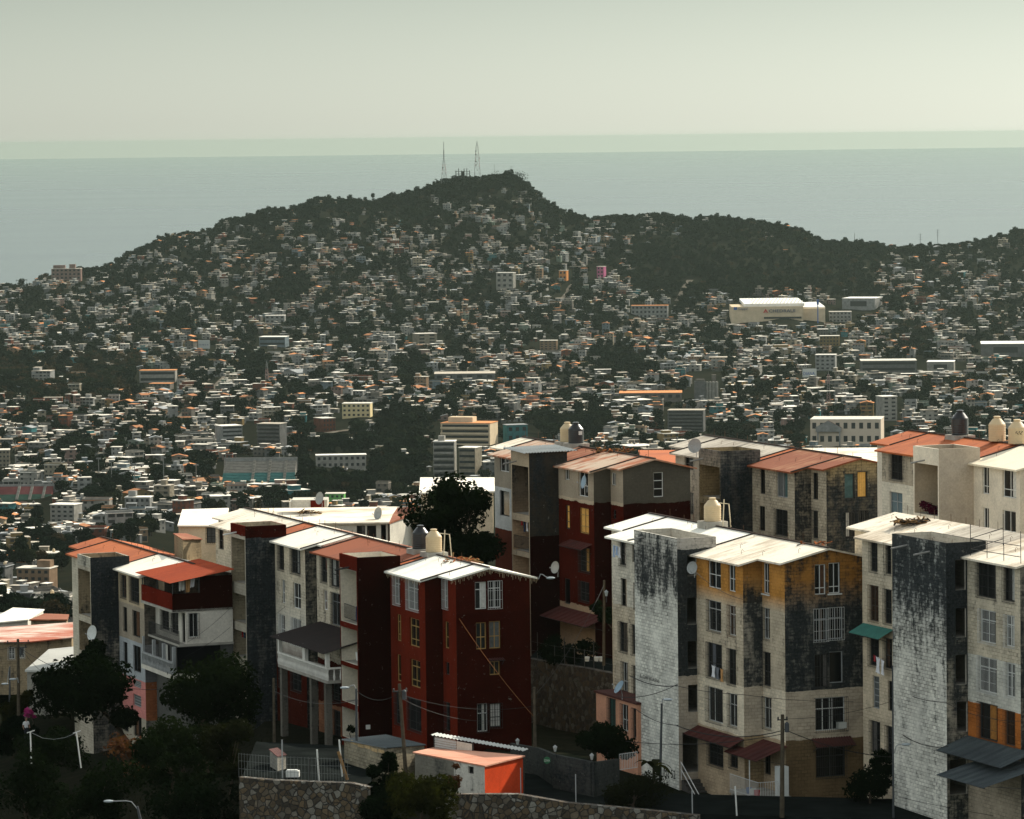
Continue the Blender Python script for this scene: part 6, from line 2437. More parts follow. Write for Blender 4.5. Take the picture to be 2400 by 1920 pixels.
fr = solo(mb, 'refrigerator', flat('fridge_white', (.58, .60, .58), .4, .05), 'old white refrigerator standing on the porch deck', 'refrigerator')
for i, (c, lab) in enumerate(((C_RED, 'red plastic bucket on the porch deck'), (T_WHITE, 'white plastic bucket on the porch deck'), (flat('bucket_blue', (.04, .12, .30), .5), 'blue plastic bucket on the porch deck'))):
    mb = MB()
    mb.lathe(v3(p0 - U * 1.75 + V * (.2 + .55 * i), zfl + .005), [(0, 0), (.14, 0), (.18, .34), (.165, .34), (.13, .03), (0, .03)], 12)
    solo(mb, 'bucket', c, lab, 'bucket')

# handrail and steps left of it, up to the stair door
tn = b1.TN - U * .0
t = thing('stairway', 'dark concrete steps with a pale handrail climbing to the stair door', 'stairs', v3(tn, 183))
zd = z_at(tn, 1822)
mb = MB()
for i in range(12):
    mb.obox(v3(tn - V * (.05 + .3 * (i + 1)) + U * .15, zd - .19 * (i + 1) - 1.0), v3(U * 1.3, 0), v3(V * .3, 0), (0, 0, 1.0 + .02))
mb.build('steps', wall_mat('dark_steps', [(0, (.09, .085, .08), .1)], .3, 0, seed=66), t)
mb = MB()
for dz in (.95, .5):
    mb.tube([v3(tn + U * .1 - V * .05, zd + dz), v3(tn + U * .1 - V * 3.6, zd - 2.2 + dz)], .03, 6)
for f in (.03, 1.0):
    q_ = v3(tn + U * .1 - V * (3.6 * f), zd - 2.2 * f)
    mb.tube([q_ - Vector((0, 0, .1)), q_ + Vector((0, 0, .95))], .03, 6)
mb.build('handrail', FR_W, t)

# roof railing of block 2
t = thing('roof_railing', 'thin black railing round the roof corner of the right block', 'railing', v3(b2.PB0, b2.zB))
mb = MB()
cs = [b2.xy(-1.0, b2.la + .2), b2.xy(-1.15, b2.vl[2] - .4), b2.xy(.9, b2.vl[2] - .4)]
zz_ = lambda p: b2.zroof(p) + .11
for a, b in zip(cs, cs[1:]):
    for h in (.95, .35):
        mb.bar(v3(a, zz_(a) + h), v3(b, zz_(b) + h), .035)
    nn = max(1, int((b - a).length / 1.7))
    for i in range(nn + 1):
        p = a + (b - a) * i / nn
        mb.bar(v3(p, zz_(p)), v3(p, zz_(p) + (1.75 if i in (0, nn) else .95)), .035)
mb.build('rails', BAR_D, t)

# pipes sticking out of the towers
for b, mt, ks in ((b1, PIPE, ((.8, .14),)), (b2, PIPE, ((.72, .3), (.3, .42))), (b3, BAR_D, ((.45, .55),)), (b3b, T_WHITE, ((.6, .35),)), (b4, PIPE, ((.7, .5),)), (b5, PIPE, ((.8, .5),)), (b6, PIPE, ((.55, .62),))):
    for f, dz in ks:
        mb = MB()
        q_ = b.TN + V * (b.tl * f)
        z = b.ztop - dz - .3
        mb.tube([v3(q_ + U * .1, z + .1), v3(q_ - U * 1.0, z - .06)], .055, 8)
        mb.build('drain_pipe', mt, b.t)

# ---- water tanks
def on_roof(b, u, v):
    p = b.xy(u, v)
    return v3(p, b.zroof(p) + .11)


def tank_at(label, b, px, py, r, h, mat, pad=.25, uref=None):
    """tank standing near the ridge of block b where the picture shows its foot"""
    u = uref if uref is not None else b.ur
    p0_ = b.P0 + U * u
    zr = b.zroof(p0_) + .11 + pad
    v = walk(v3(p0_, zr), V, px)
    p = p0_ + V * v
    t = thing('water_tank', label, 'water tank', v3(p, zr - pad), 'rooftop water tanks')
    mb = MB()
    prof = [(0, 0.0)]
    for i in range(15):
        prof.append((r * (1.0 if i % 2 else .978), h * .66 * i / 14 + .002))
    prof += [(r * .97, h * .69), (r * .50, h * .90), (r * .36, h * .92), (r * .36, h * .97)]
    mb.lathe(v3(p, zr), prof, 28)
    mb.build('tank_body', mat, t)
    mb = MB()
    mb.lathe(v3(p, zr + h * .97), [(0, 0), (r * .42, 0), (r * .42, h * .03), (r * .3, h * .045), (0, h * .05)], 20)
    mb.build('lid', mat, t)
    if pad > .05:
        mb = MB()
        mb.obox(v3(p - U * (r + .2) - V * (r + .15), zr - pad - .3), v3(U * (2 * r + .4), 0), v3(V * (2 * r + .3), 0), (0, 0, pad + .296))
        mb.build('plinth', SLAB, t)
    tank_at.last = t
    return p, zr


tank_at('beige water tank with grey shoulder alone on the white roof of the yellow topped block', b1, 1670, 1222, .54, 1.45, T_TAN, .28)
pipe_spots = []
p, z = tank_at('beige water tank before the black one on the white roof of the red block', b3, 1017, 1290, .54, 1.5, T_TAN, .16)
pipe_spots.append((p + U * .85, z, 1.75))
p, z = tank_at('black water tank behind the beige one on the red block', b3, 986, 1287, .56, 1.55, T_BLACK, .16)
p, z = tank_at('black water tank with a white label above the rust streaked middle roof', b4, 1350, 1042, .56, 1.5, T_BLACK, .2)
mb = MB()
q_ = v3(p, z + .62)
d_ = Vector((CAM.x - p.x, CAM.y - p.y, 0)).normalized()
s_ = Vector((-d_.y, d_.x, 0))
for k in range(4):
    a0, a1 = .35 + k * .14, .35 + (k + 1) * .14
    f = lambda a, zz: q_ + (d_ * math.cos(a) - s_ * -math.sin(a)) * .575 + Vector((0, 0, zz))
    mb.poly([f(a0, 0), f(a1, 0), f(a1, .27), f(a0, .27)])
solo(mb, 'tank_label', T_WHITE, 'small white label stuck on the black tank of the middle roof', 'label')
tank_at('beige water tank half hidden behind the black tank on the middle roof', b4, 1330, 1040, .54, 1.42, T_TAN, .2)
tank_at('tall black water tank on the orange roof at upper right', b6, 2250, 1026, .56, 1.62, T_BLACK, .14)
p, z = tank_at('beige water tank, left of two on the cream roof at the right edge', b6, 2337, 1037, .56, 1.6, T_TAN, .05)
p, z = tank_at('beige water tank with dark scrawl, right of two on the cream roof', b6, 2384, 1043, .58, 1.55, T_TAN, .05)
mb = MB()
q_ = v3(p, z + .72)
for k in range(5):
    a = -.25 + k * .16
    mb.bar(q_ + (d_ * math.cos(a) + s_ * math.sin(a)) * .6, q_ + (d_ * math.cos(a + .13) + s_ * math.sin(a + .13)) * .6 + Vector((0, 0, .12 * (-1) ** k)), .03)
mb.build('scrawl', BAR_D, tank_at.last)
# horizontal white tank on block 2
c = on_roof(b2, b2.ur - .5, b2.la - .4) + Vector((0, 0, .55))
t = thing('water_tank', 'horizontal white water tank on the roof at the right edge', 'water tank', c - Vector((0, 0, .55)), 'rooftop water tanks')
mb = MB()
ax = v3(U, 0)
mb.lathe(c - ax * .7, [(0, -.12), (.25, -.1), (.45, 0), (.5, .18), (.5, 1.22), (.45, 1.4), (.25, 1.5), (0, 1.52)], 22, axis=ax)
mb.build('tank_body', T_WHITE, t)
mb = MB()
mb.lathe(c + Vector((0, 0, .48)), [(.18, 0), (.18, .07), (0, .07)], 14)
mb.build('lid', T_WHITE, t)
mb = MB()
for k in (-.4, .4):
    mb.obox(c + ax * k - v3(U * .08 + V * .45, .58), v3(U * .16, 0), v3(V * .9, 0), (0, 0, .18))
mb.build('cradle', SLAB, t)
# pipe frames beside tanks
for i, (b, px, lab) in enumerate(((b1, 1694, 'bent pale water pipes beside the lone beige tank'), (b3, 1040, 'pale upright water pipes beside the tank pair on the red block'))):
    p0_ = b.P0 + U * b.ur
    zr = b.zroof(p0_) + .11
    p = p0_ + V * walk(v3(p0_, zr), V, px)
    mb = MB()
    mb.tube([v3(p, zr), v3(p + U * .1, zr + 1.75)], .035, 6)
    mb.tube([v3(p + U * .55, zr), v3(p + U * .42, zr + 1.45), v3(p - U * .3, zr + 1.55)], .035, 6)
    solo(mb, 'water_pipe', flat('pipe_cream', (.55, .47, .33), .6, .1), lab, 'pipe')

# ---- debris on roofs
def debris(label, c, n, R, mats, seed, name='debris_pile', cat='debris'):
    rg = random.Random(seed)
    t = thing(name, label, cat, c, 'scrap left on the roofs')
    for m in mats:
        mb = MB()
        for k in range(n // len(mats)):
            a, r = rg.uniform(0, 6.28), R * rg.random() ** .5
            p = c + Vector((math.cos(a) * r, math.sin(a) * r * .8, rg.uniform(0, .18)))
            d = Vector((rg.gauss(0, 1), rg.gauss(0, 1), rg.gauss(0, .25))).normalized() * rg.uniform(.2, .8)
            mb.bar(p - d / 2, p + d / 2, rg.uniform(.03, .12), rg.uniform(.02, .08))
        mb.build('scrap', m, t)


DK = flat('scrap_dark', (.035, .03, .026), .9, .3, 5)
WD = flat('scrap_wood', (.22, .13, .06), .9, .3, 5)
RU = flat('scrap_rust', (.30, .10, .04), .9, .3, 5)
debris('brown heap of wire and branches on the roof of the right block', on_roof(b2, 1.7, b2.vl[4] - 1.0), 130, 1.1, [DK, WD], 1)
debris('scattered planks and scrap on the ridge of the middle rusty roof', on_roof(b4, b4.ur + .3, b4.vl[2] - .6), 70, 1.5, [DK, RU, WD], 2)
debris('bundle of rusty rods along the ridge of the red block', on_roof(b3, b3.ur + .5, b3.la + 3.0), 40, 1.3, [RU, WD], 3)
debris('few dark scraps by the gable ridge of the yellow topped block', on_roof(b1, b1.ur + .4, 3.0), 24, 1.0, [DK, RU], 4)
debris('flat pile of boards on the long white roof', P(720, 1207, 344) + Vector((0, 0, .12)), 26, .9, [WD, DK], 5)

# corrugated lid over the middle tower
N4 = b4.TN
mb = MB()
a = v3(N4 - U * .45 - V * .35, b4.ztop + .06)
corrugated(mb, a, a + v3(U * (b4.td + 1.2), .05), v3(N4 + U * (b4.td + .7) + V * (b4.tl + .4), b4.ztop + .26), v3(N4 - U * .45 + V * (b4.tl + .4), b4.ztop + .2), n=18)
mb.build('tower_lid', SHEET_Z, b4.t)

# ---- satellite dishes
LFT = (-.8, -.55, .25)
D_G = flat('dish_grey', (.30, .31, .30), .6, .1, 3)
D_W = flat('dish_white', (.55, .56, .54), .6, .1, 3)
D_B = flat('dish_blue_grey', (.24, .33, .40), .6, .1, 3)
dish('pale grey dish fixed beside the stair tower of the yellow topped block', 1623, 1331, 253, .38, (-.62, -.75, .2), D_G)
dish('blue grey dish mounted over the top window of the middle block', 1369, 1130, 288, .45, (-.95, -.3, .2), D_B)
dish('grey dish on the roof beside the black parapet', 1629, 1045, 299, .52, (-.5, -.85, .25), D_G)
dish('grey dish standing on the long white roof, right one', 887, 1204, 340, .52, (-.8, -.6, .2), D_G)
dish('grey dish above the red box on the long white roof', 750, 1168, 345, .52, (-.75, -.6, .2), D_G)
dish('pale dish on a tall white pole before the left block tower', 217, 1484, 300, .55, (-.75, -.65, .2), D_W, base=P(215, 1560, 300))
dish('pale dish fixed to the dark wall beside the middle block', 1302, 1330, 288, .42, (-.75, -.6, .2), D_G)
dish('blue grey dish tilted at the pink annex corner', 1452, 1611, 262, .45, (-.8, -.3, .6), D_B)
# red and white box on the long roof
t = thing('roof_box', 'low white roof box with one dark red side on the long white roof', 'roof box', P(725, 1190, 348))
mb = MB()
mb.obox(P(684, 1190, 346), (2.9, 0, 0), (0, 2.5, 0), (0, 0, .62))
mb.obox(P(684, 1190, 346) + Vector((-.2, -.3, 0)), (.18, 0, 0), (0, 2.8, 0), (0, 0, .5))
mb.build('wall', PLAIN_WHITE, t)
mb = MB()
mb.obox(P(728, 1190, 345.9) + Vector((0, 0, .02)), (1.1, 0, 0), (0, .06, 0), (0, 0, .56))
mb.build('red_panel', red_l, t)

# ---- washing
clothes('pale blue washing on a line from the upper left window of the yellow topped block', (b1.wall['C'].pt(b1.wall['C'].hit(1462, 1290)[0], z_at(b1.PC0, 1289), .9), b1.wall['C'].pt(b1.wall['C'].hit(1488, 1290)[0], z_at(b1.PC0, 1291), .9)),
        [(.3, .35, .75, C_BLUE), (.55, .5, .6, C_BLUE), (.8, .4, .7, C_WHITE)])
w = b1.wall['B']
clothes('white, grey and tan towels drying between two grilled windows', (w.pt(w.hit(1712, 1560)[0], z_at(b1.PB0, 1577), .45), w.pt(w.hit(1684, 1560)[0], z_at(b1.PB0, 1573), .45)),
        [(.15, .45, .78, C_TAN), (.5, .5, .74, C_GREY), (.85, .6, .72, C_WHITE)])
w = b2.wall['C']
clothes('white sheets and a red cloth hanging from a window of the right block', (w.pt(w.hit(2092, 1555)[0], z_at(b2.PC0, 1560), .5), w.pt(w.hit(2066, 1555)[0], z_at(b2.PC0, 1552), .5)),
        [(.2, .45, .9, C_WHITE), (.62, .6, .95, C_WHITE), (.9, .3, .35, C_RED)])
w = b4.tw['front']
clothes('crowded washing in the open landing of the middle tower', (w.pt(.3, z_at(b4.TN, 1228), -.5), w.pt(w.L - .3, z_at(b4.TN, 1222), -.5)),
        [(.12, .4, 1.1, C_NAVY), (.3, .4, .7, C_NAVY), (.5, .4, .8, C_WHITE), (.68, .4, .9, C_NAVY), (.85, .4, .5, C_RED)])
zq = z_at(b4.TN, 1292)
rail(b4.t, [w.pt(.2, zq, -.08), w.pt(w.L - .2, zq, -.08)], .9, BAR_D, name='landing_railing')
w = b3.tw['front']
rail(b3.t, [w.pt(.2, z_at(b3.TN, 1460), -.1), w.pt(w.L - .6, z_at(b3.TN, 1458), -.1)], .95, BAR_D, name='landing_railing')
t = thing('barrel', 'blue drum behind the railing on the top landing of the red tower', 'drum', w.pt(1.3, z_at(b3.TN, 1460), -.7))
mb = MB()
mb.lathe(w.pt(1.3, z_at(b3.TN, 1460) + .01, -.7), [(0, 0), (.36, 0), (.37, .3), (.36, .6), (.36, .9), (0, .92)], 18)
mb.build('drum_body', flat('drum_blue', (.02, .05, .18), .5, .1), t)
mb = MB()
mb.lathe(w.pt(1.2, z_at(b3.TN, 1554) + .01, -.6), [(0, 0), (.3, 0), (.36, .55), (.34, .55), (.28, .03), (0, .03)], 16)
solo(mb, 'bucket', T_WHITE, 'big white tub with a dark cloth on the middle red tower landing', 'tub')
w = b3b.tw['front']
clothes('small coloured washing in a landing of the dark tower with red parapet', (w.pt(.4, z_at(b3b.TN, 1488), -.5), w.pt(w.L - .5, z_at(b3b.TN, 1486), -.5)),
        [(.15, .35, .5, C_RED), (.4, .35, .6, C_WHITE), (.65, .4, .5, C_NAVY), (.85, .3, .5, C_RED)])
# fairy light fringe on the red block eave
rg = random.Random(9)
mb = MB()
for i in range(60):
    f = i / 59
    u = -.42 + f * (b3.W + .84)
    p = b3.xy(u, -.3)
    z = b3.zroof(p) + .02
    dl = rg.uniform(.08, .42)
    mb.bar(v3(p, z), v3(p, z - dl), .014)
for i in range(30):
    p = b3.xy(-b3.sd - .44, b3.la - .2 + i * .22)
    z = b3.zroof(p) + .02
    mb.bar(v3(p, z), v3(p, z - rg.uniform(.06, .3)), .014)
solo(mb, 'light_fringe', T_TAN, 'fringe of dangling fairy lights along the red block eave', 'fairy lights')
# air conditioner
w = b1.wall['G']
s_, z_ = w.hit(1969, 1699)
mb = MB()
mb.obox(w.pt(s_ + .26, z_ - .17, .0), w.pt(s_ - .26, z_ - .17, 0) - w.pt(s_ + .26, z_ - .17, 0), v3(-w.n * -.35, 0) * -1, (0, 0, .36)) if False else mb.obox(w.pt(s_ + .26, z_ - .17, .36), w.pt(s_ - .26, z_ - .17, .36) - w.pt(s_ + .26, z_ - .17, .36), v3(w.n * -.34, 0), (0, 0, .36))
solo(mb, 'air_conditioner', flat('ac_grey', (.45, .46, .43), .6, .1), 'grey window air conditioner box in the cream gable wall', 'air conditioner')
w = b3.wall['G']
mb = MB()
q_ = b3.tw['side']
s_, z_ = q_.hit(862, 1704)
mb.obox(q_.pt(s_ + .14, z_ - .14, .1), q_.pt(s_ - .14, z_ - .14, .1) - q_.pt(s_ + .14, z_ - .14, .1), v3(q_.n * -.095, 0), (0, 0, .28))
solo(mb, 'meter_box', T_WHITE, 'small white meter box on the dark red tower wall', 'meter box')

# writing on the walls of block 1
w = b1.tw['front']
f3 = b1.t
mk = flat('faded_paint_letters', (.12, .12, .115), .9, .4, 6)
s0, z0_ = w.hit(1583, 1603)
s1, z1_ = w.hit(1500, 1575)
lettering('EL CONV ESCALERAS', .32, mk, f3, w.pt(s1, z_at(w.a + w.d * s1, 1588), .012), v3(-w.d, 0), (0, 0, 1), 'wall_writing', .004, .80 * (s1 - s0) / 4.4)
s0, z0_ = w.hit(1556, 1806)
lettering('Mz 52', .75, flat('black_paint', (.02, .02, .02), .8), f3, w.pt(s0 + .05, z0_ - .3, .012), v3(-w.d, 0), (0, 0, 1), 'wall_writing', .004, 1.0)
# ------------------------------------------------------------------ street level: walls, sheds, poles, wires, plants, a person
def stone_mat(nm='rubble_stone', k=1.0):
    m, nt, b = new_mat(nm)
    pos = N(nt, 'ShaderNodeNewGeometry').outputs['Position']
    wob_ = N(nt, 'ShaderNodeTexNoise')
    wob_.inputs['Scale'].default_value = 2.5
    nt.links.new(pos, wob_.inputs['Vector'])
    p2 = mix(nt, .12, pos, wob_.outputs['Color'], 'ADD')
    v = N(nt, 'ShaderNodeTexVoronoi', feature='DISTANCE_TO_EDGE')
    v.inputs['Scale'].default_value = 3.0
    nt.links.new(p2, v.inputs['Vector'])
    c = N(nt, 'ShaderNodeTexVoronoi', feature='F1')
    c.inputs['Scale'].default_value = 3.0
    nt.links.new(p2, c.inputs['Vector'])
    sep = N(nt, 'ShaderNodeSeparateColor')
    nt.links.new(c.outputs['Color'], sep.inputs[0])
    col = mix(nt, sep.outputs[0], (.035, .028, .02), (.13, .09, .05))
    col = mix(nt, band(nt, sep.outputs[1], .6, 1.0), col, (.22, .21, .18))
    fine = noise(nt, pos, 8, 5, .7)
    col = mix(nt, 1.0, col, mix(nt, band(nt, fine, .3, .7), (.65, .65, .65), (1.2, 1.2, 1.2)), 'MULTIPLY')
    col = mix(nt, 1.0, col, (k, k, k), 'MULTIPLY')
    e = band(nt, v.outputs[0], .02, .09)
    col = mix(nt, e, (.022, .02, .017), col)
    nt.links.new(col, b.inputs['Base Color'])
    b.inputs['Roughness'].default_value = .95
    bump(nt, b, e, .9, .06)
    return m


STONE = stone_mat()
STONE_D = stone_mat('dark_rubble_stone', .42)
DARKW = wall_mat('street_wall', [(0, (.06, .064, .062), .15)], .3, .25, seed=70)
CONC = flat('yard_concrete', (.010, .012, .0115), .95, .35, .6)


def long_wall(label, pts, ztop, zbot, th, mat, name='retaining_wall', cat='wall', cap=None):
    """wall along plan points [(px, py, Y)] whose tops lie on those picture points"""
    P3 = [P(*q) for q in pts]
    mb = MB()
    for a, b in zip(P3, P3[1:]):
        d = Vector((b.x - a.x, b.y - a.y, 0)).normalized()
        n = Vector((-d.y, d.x, 0)) * th        # away from the camera side
        if n.y < 0:
            n = -n
        lo = lambda q: Vector((q.x, q.y, zbot))
        mb.poly([lo(a), lo(b), b, a])
        mb.poly([a, b, b + n, a + n])
        mb.poly([lo(b) + n, lo(a) + n, a + n, b + n])
    a, b = P3[0], P3[-1]
    for q in (a, b):
        pass
    return solo(mb, name, mat, label, cat)


long_wall('rubble stone retaining wall below the fenced yard at the bottom edge', [(560, 1822, 240.5), (640, 1829, 240), (740, 1833, 239.5), (822, 1836, 239), (868, 1846, 238.6)], None, 180, .5, STONE)
long_wall('rubble stone wall below the red roofed shed at the bottom edge', [(1060, 1862, 236.6), (1215, 1862, 236.4), (1330, 1882, 236.0), (1450, 1893, 235.7), (1640, 1912, 235.2)], None, 178, .5, STONE)
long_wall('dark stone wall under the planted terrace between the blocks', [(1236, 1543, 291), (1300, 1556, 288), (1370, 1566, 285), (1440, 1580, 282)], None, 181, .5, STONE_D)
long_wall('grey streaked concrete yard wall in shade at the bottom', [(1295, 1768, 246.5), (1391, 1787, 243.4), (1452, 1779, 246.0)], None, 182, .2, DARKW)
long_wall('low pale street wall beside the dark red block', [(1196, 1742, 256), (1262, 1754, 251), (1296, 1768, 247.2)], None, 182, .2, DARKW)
# yard slab behind the stone wall, terrace slab, street
for nm, q in (('yard', [(566, 1824, 240.9), (868, 1847, 239.1), (880, 1752, 262), (600, 1738, 263)]), ('terrace', [(1238, 1544, 291.4), (1441, 1581, 282.5), (1432, 1535, 300), (1262, 1522, 304)]),
              ('street', [(1230, 1880, 241.0), (1560, 1905, 238.5), (1560, 1850, 247), (1230, 1812, 252)]), ('courtyard', [(1560, 1905, 239.0), (2420, 1930, 236.5), (2420, 1880, 244), (1560, 1860, 246)])):
    pts = [P(*r) for r in q]
    mb = MB()
    mb.poly(pts)
    mb.poly([p - Vector((0, 0, .3)) for p in pts[::-1]])
    for a, b in zip(pts, pts[1:] + pts[:1]):
        mb.poly([a - Vector((0, 0, .3)), b - Vector((0, 0, .3)), b, a])
    o = mb.build(nm, CONC)
    o['kind'] = 'structure'

# ---- sheds
t, ws, pts = prism_house('shed', 'concrete block shed with a blue grey sheet roof beside the red block', 'shed', [(800, 1733, 252), (905, 1722, 259), (1000, 1746, 250), (906, 1753, 246)], .05, SHEET_G, CMU, 3.4, inset=.12, corr=True)
k_ = facing(ws)
finish(t, ws, CMU, [])
mb = MB()
w = min(ws, key=lambda w: w.n.y + (0 if w.n.x < 0 else 2))
zt_ = w.top[0][1]
for i in range(5):
    f0, f1 = .05 + i * .16, .19 + i * .16
    mb.obox(w.pt(w.L * (1 - f0), zt_ - .34, .02), w.pt(w.L * (1 - f1), zt_ - .34, .02) - w.pt(w.L * (1 - f0), zt_ - .34, .02), v3(w.n * -.015, 0), (0, 0, .2)) if False else mb.obox(w.pt(w.L * f1, zt_ - .36 - .05 * (i % 2), .025), w.pt(w.L * f0, zt_ - .36 - .05 * (i % 2), .025) - w.pt(w.L * f1, zt_ - .36 - .05 * (i % 2), .025), v3(w.n * -.02, 0), (0, 0, .2))
mb.build('plywood', flat('plywood', (.46, .33, .18), .9, .3, 3), t)
SHED_ROOF = roof_mat('shed_salmon_roof', (.56, .27, .18), (.46, .18, .11), .4, dark_amt=.05)
t, ws, pts = prism_house('shed', 'low shed with a salmon red roof, white front and bright red side wall', 'shed', [(967, 1762.5, 246), (1019, 1751, 251), (1231, 1771, 245.2), (1137, 1795, 239.6)], .08, SHED_ROOF, PLAIN_WHITE, 3.2, inset=.1)
RED_SH = wall_mat('shed_red', [(0, (.58, .07, .025), -.3)], .2, .0, seed=72)
SHED_W = wall_mat('shed_white', [(0, (.60, .58, .53), .12)], .25, .1, ragged=.5, seed=73)
SHED_G = wall_mat('shed_grey', [(0, (.22, .21, .18), .15)], .3, .3, seed=74)
for i, w in enumerate(ws):
    mb = MB()
    m = SHED_G
    if w.n.y < 0:
        if w.n.x > 0:
            m = RED_SH
        else:
            m = SHED_W
            r = w.rect(1097, 1110, 1790, 1814)
            w.op.append(r)
            window(t, w, r, fr='d', vm=(), hm=())
            # grey unpainted rear half
    if m is SHED_W:
        h = (w.a + w.b) / 2
        wa, wb = (w.a, w.b) if w.a.y < w.b.y else (w.b, w.a)
        w.mesh(mb)
        mb.build('wall', m, t)
        q = w.hit(1064, 1800)[0]
        mb = MB()
        e0 = (q, w.L) if w.b.y > w.a.y else (0, q)
        zz0, zz1 = w.z0, min(z for _, z in w.top)
        mb.poly([w.pt(e0[1], zz0, .01), w.pt(e0[0], zz0, .01), w.pt(e0[0], zz1, .01), w.pt(e0[1], zz1, .01)])
        mb.build('unpainted_wall', SHED_G, t)
    else:
        w.mesh(mb)
        mb.build('wall', m, t)
# lean-to of metal sheets behind it
a, b = P(1006, 1722, 250.5), P(1225, 1760, 246.5)
t = thing('lean_to', 'lean-to of zinc sheets standing behind the salmon red roof', 'lean-to', P(1070, 1772, 249))
bk = Vector((.35, 2.0, -.16))
mb = MB()
corrugated(mb, a, b, b + bk, a + bk, n=26, amp=.03)
mb.build('sheet_roof', SHEET_Z, t)
mb = MB()
c0, c1, c2 = P(1019, 1727, 250.1), P(1069, 1736, 249.2), P(1108, 1743, 248.5)
dn = Vector((0, 0, -1.0))
corrugated(mb, c0 + dn, c0, c1, c1 + dn, n=7, amp=.02)
mb.build('sheet_wall', SHEET_Z, t)
mb = MB()
mb.obox(c1 + dn * .9 + Vector((.02, 0, 0)), (c2 - c1) * .96, (.02, .06, 0), (0, 0, .86))
mb.build('board', PLAIN_WHITE, t)
mb = MB()
for q in (a + Vector((.3, .2, -.05)), b + Vector((-.3, .15, -.05)), c2):
    mb.bar(q, q - Vector((0, 0, 2.4)), .08)
mb.build('post', FR_D, t)

# small hut, washing sink and posts in the yard
t, ws, pts = prism_house('hut', 'tiny hut with a red brown roof at the left end of the fenced yard', 'hut', [(630, 1756, 248), (650, 1752, 250), (672, 1768, 247), (650, 1773, 245.5)], .05, SHEET_R, PLAIN_GREY, 1.4, inset=.06)
finish(t, ws, PLAIN_GREY)
mb = MB()
g = P(670, 1822, 242)
mb.obox(g, (.75, -.05, 0), (.03, .45, 0), (0, 0, .35))
mb.obox(g + Vector((.05, .05, .36)), (.6, -.05, 0), (.02, .3, 0), (0, 0, .05))
solo(mb, 'wash_basin', T_WHITE, 'white concrete wash basin in the fenced yard', 'basin')
for i, (x0, y0, x1, y1, Y, r, lab, mt) in enumerate(((661, 1734, 662, 1824, 241, .04, 'thin grey post beside the tiny hut', FR_G), (725, 1778, 726, 1834, 240, .03, 'dark fence post on the stone wall, shorter one', FR_D), (743, 1757, 748, 1832, 240.4, .05, 'leaning whitish post in the fenced yard', T_WHITE),
                                                 (795, 1734, 802, 1820, 243, .05, 'white post touching the corner of the block shed', T_WHITE), (793, 1762, 814, 1828, 241, .09, 'leaning pinkish log against the block shed', WD), (1220, 1800, 1221, 1870, 238, .025, 'thin grey post right of the bright red shed wall', FR_G),
                                                 (1349, 1815, 1350, 1888, 237, .03, 'thin pale fence post before the streaked concrete wall', FR_G), (1622, 1850, 1623, 1908, 236.4, .035, 'short grey fence post near the handrail', FR_G), (1723, 1843, 1727, 1912, 237.2, .045, 'bent pale post under the porch deck', FR_W))):
    mb = MB()
    mb.tube([P(x1, y1, Y), P(x0, y0, Y)], r, 7)
    solo(mb, 'post', mt, lab, 'post')
for i, (x0, y0, xt, yt, dx, lab) in enumerate(((74, 1800, 71, 1716, 14, 'pale T shaped clothes pole, left of two in the dark slope'), (190, 1800, 179, 1717, 14, 'pale T shaped clothes pole, right of two in the dark slope'))):
    mb = MB()
    Y = 272
    mb.tube([P(x0, y0, Y), P(xt, yt, Y)], .045, 6)
    mb.tube([P(xt - 8, yt + 2, Y), P(xt + dx - 4, yt - 4, Y)], .035, 6)
    solo(mb, 'clothes_pole', FR_W, lab, 'clothes pole', 'clothes poles on the slope')
mb = MB()
mb.tube([P(73, 1717, 272), P(100, 1730, 272), P(126, 1733, 272), P(152, 1729, 272), P(178, 1718, 272)], .012, 4)
solo(mb, 'clothes_line', FR_G, 'sagging clothes line between the two T shaped poles', 'clothes line')
# chain link fence in the yard
t = thing('wire_fence', 'wire mesh fence along the top of the yard stone wall', 'fence', P(760, 1834, 239.7))
mb = MB()
pp = [P(560, 1822, 240.7), P(640, 1829, 240.2), P(740, 1833, 239.7), P(822, 1836, 239.2)]
for a, b in zip(pp, pp[1:]):
    for h in (.05, .5, .95, 1.35):
        mb.bar(a + Vector((0, 0, h)), b + Vector((0, 0, h)), .012)
    for k in range(12):
        p = a + (b - a) * k / 12
        mb.bar(p, p + Vector((0, 0, 1.4)), .012)
mb.build('mesh', flat('wire_grey', (.10, .11, .11), .6, .2), t)
t = thing('wire_fence', 'thin railing with slim posts round the planted terrace', 'fence', P(1340, 1560, 286))
mb = MB()
pp = [P(1240, 1543, 291), P(1300, 1556, 288), P(1370, 1566, 285), P(1436, 1579, 282)]
for a, b in zip(pp, pp[1:]):
    for h in (.6, 1.2):
        mb.bar(a + Vector((0, 0, h)), b + Vector((0, 0, h)), .014)
    for k in range(3):
        p = a + (b - a) * k / 3
        mb.bar(p, p + Vector((0, 0, 1.9 if k == 1 else 1.25)), .04)
mb.build('rails', FR_D, t)
t = thing('iron_gate', 'white barred gate panel between the street wall and the mouldy tower', 'gate', P(1472, 1810, 247))
rail(t, [P(1452, 1806, 246.5), P(1494, 1800, 247.5)], .95, BAR_W, name='bars', gap=.13)

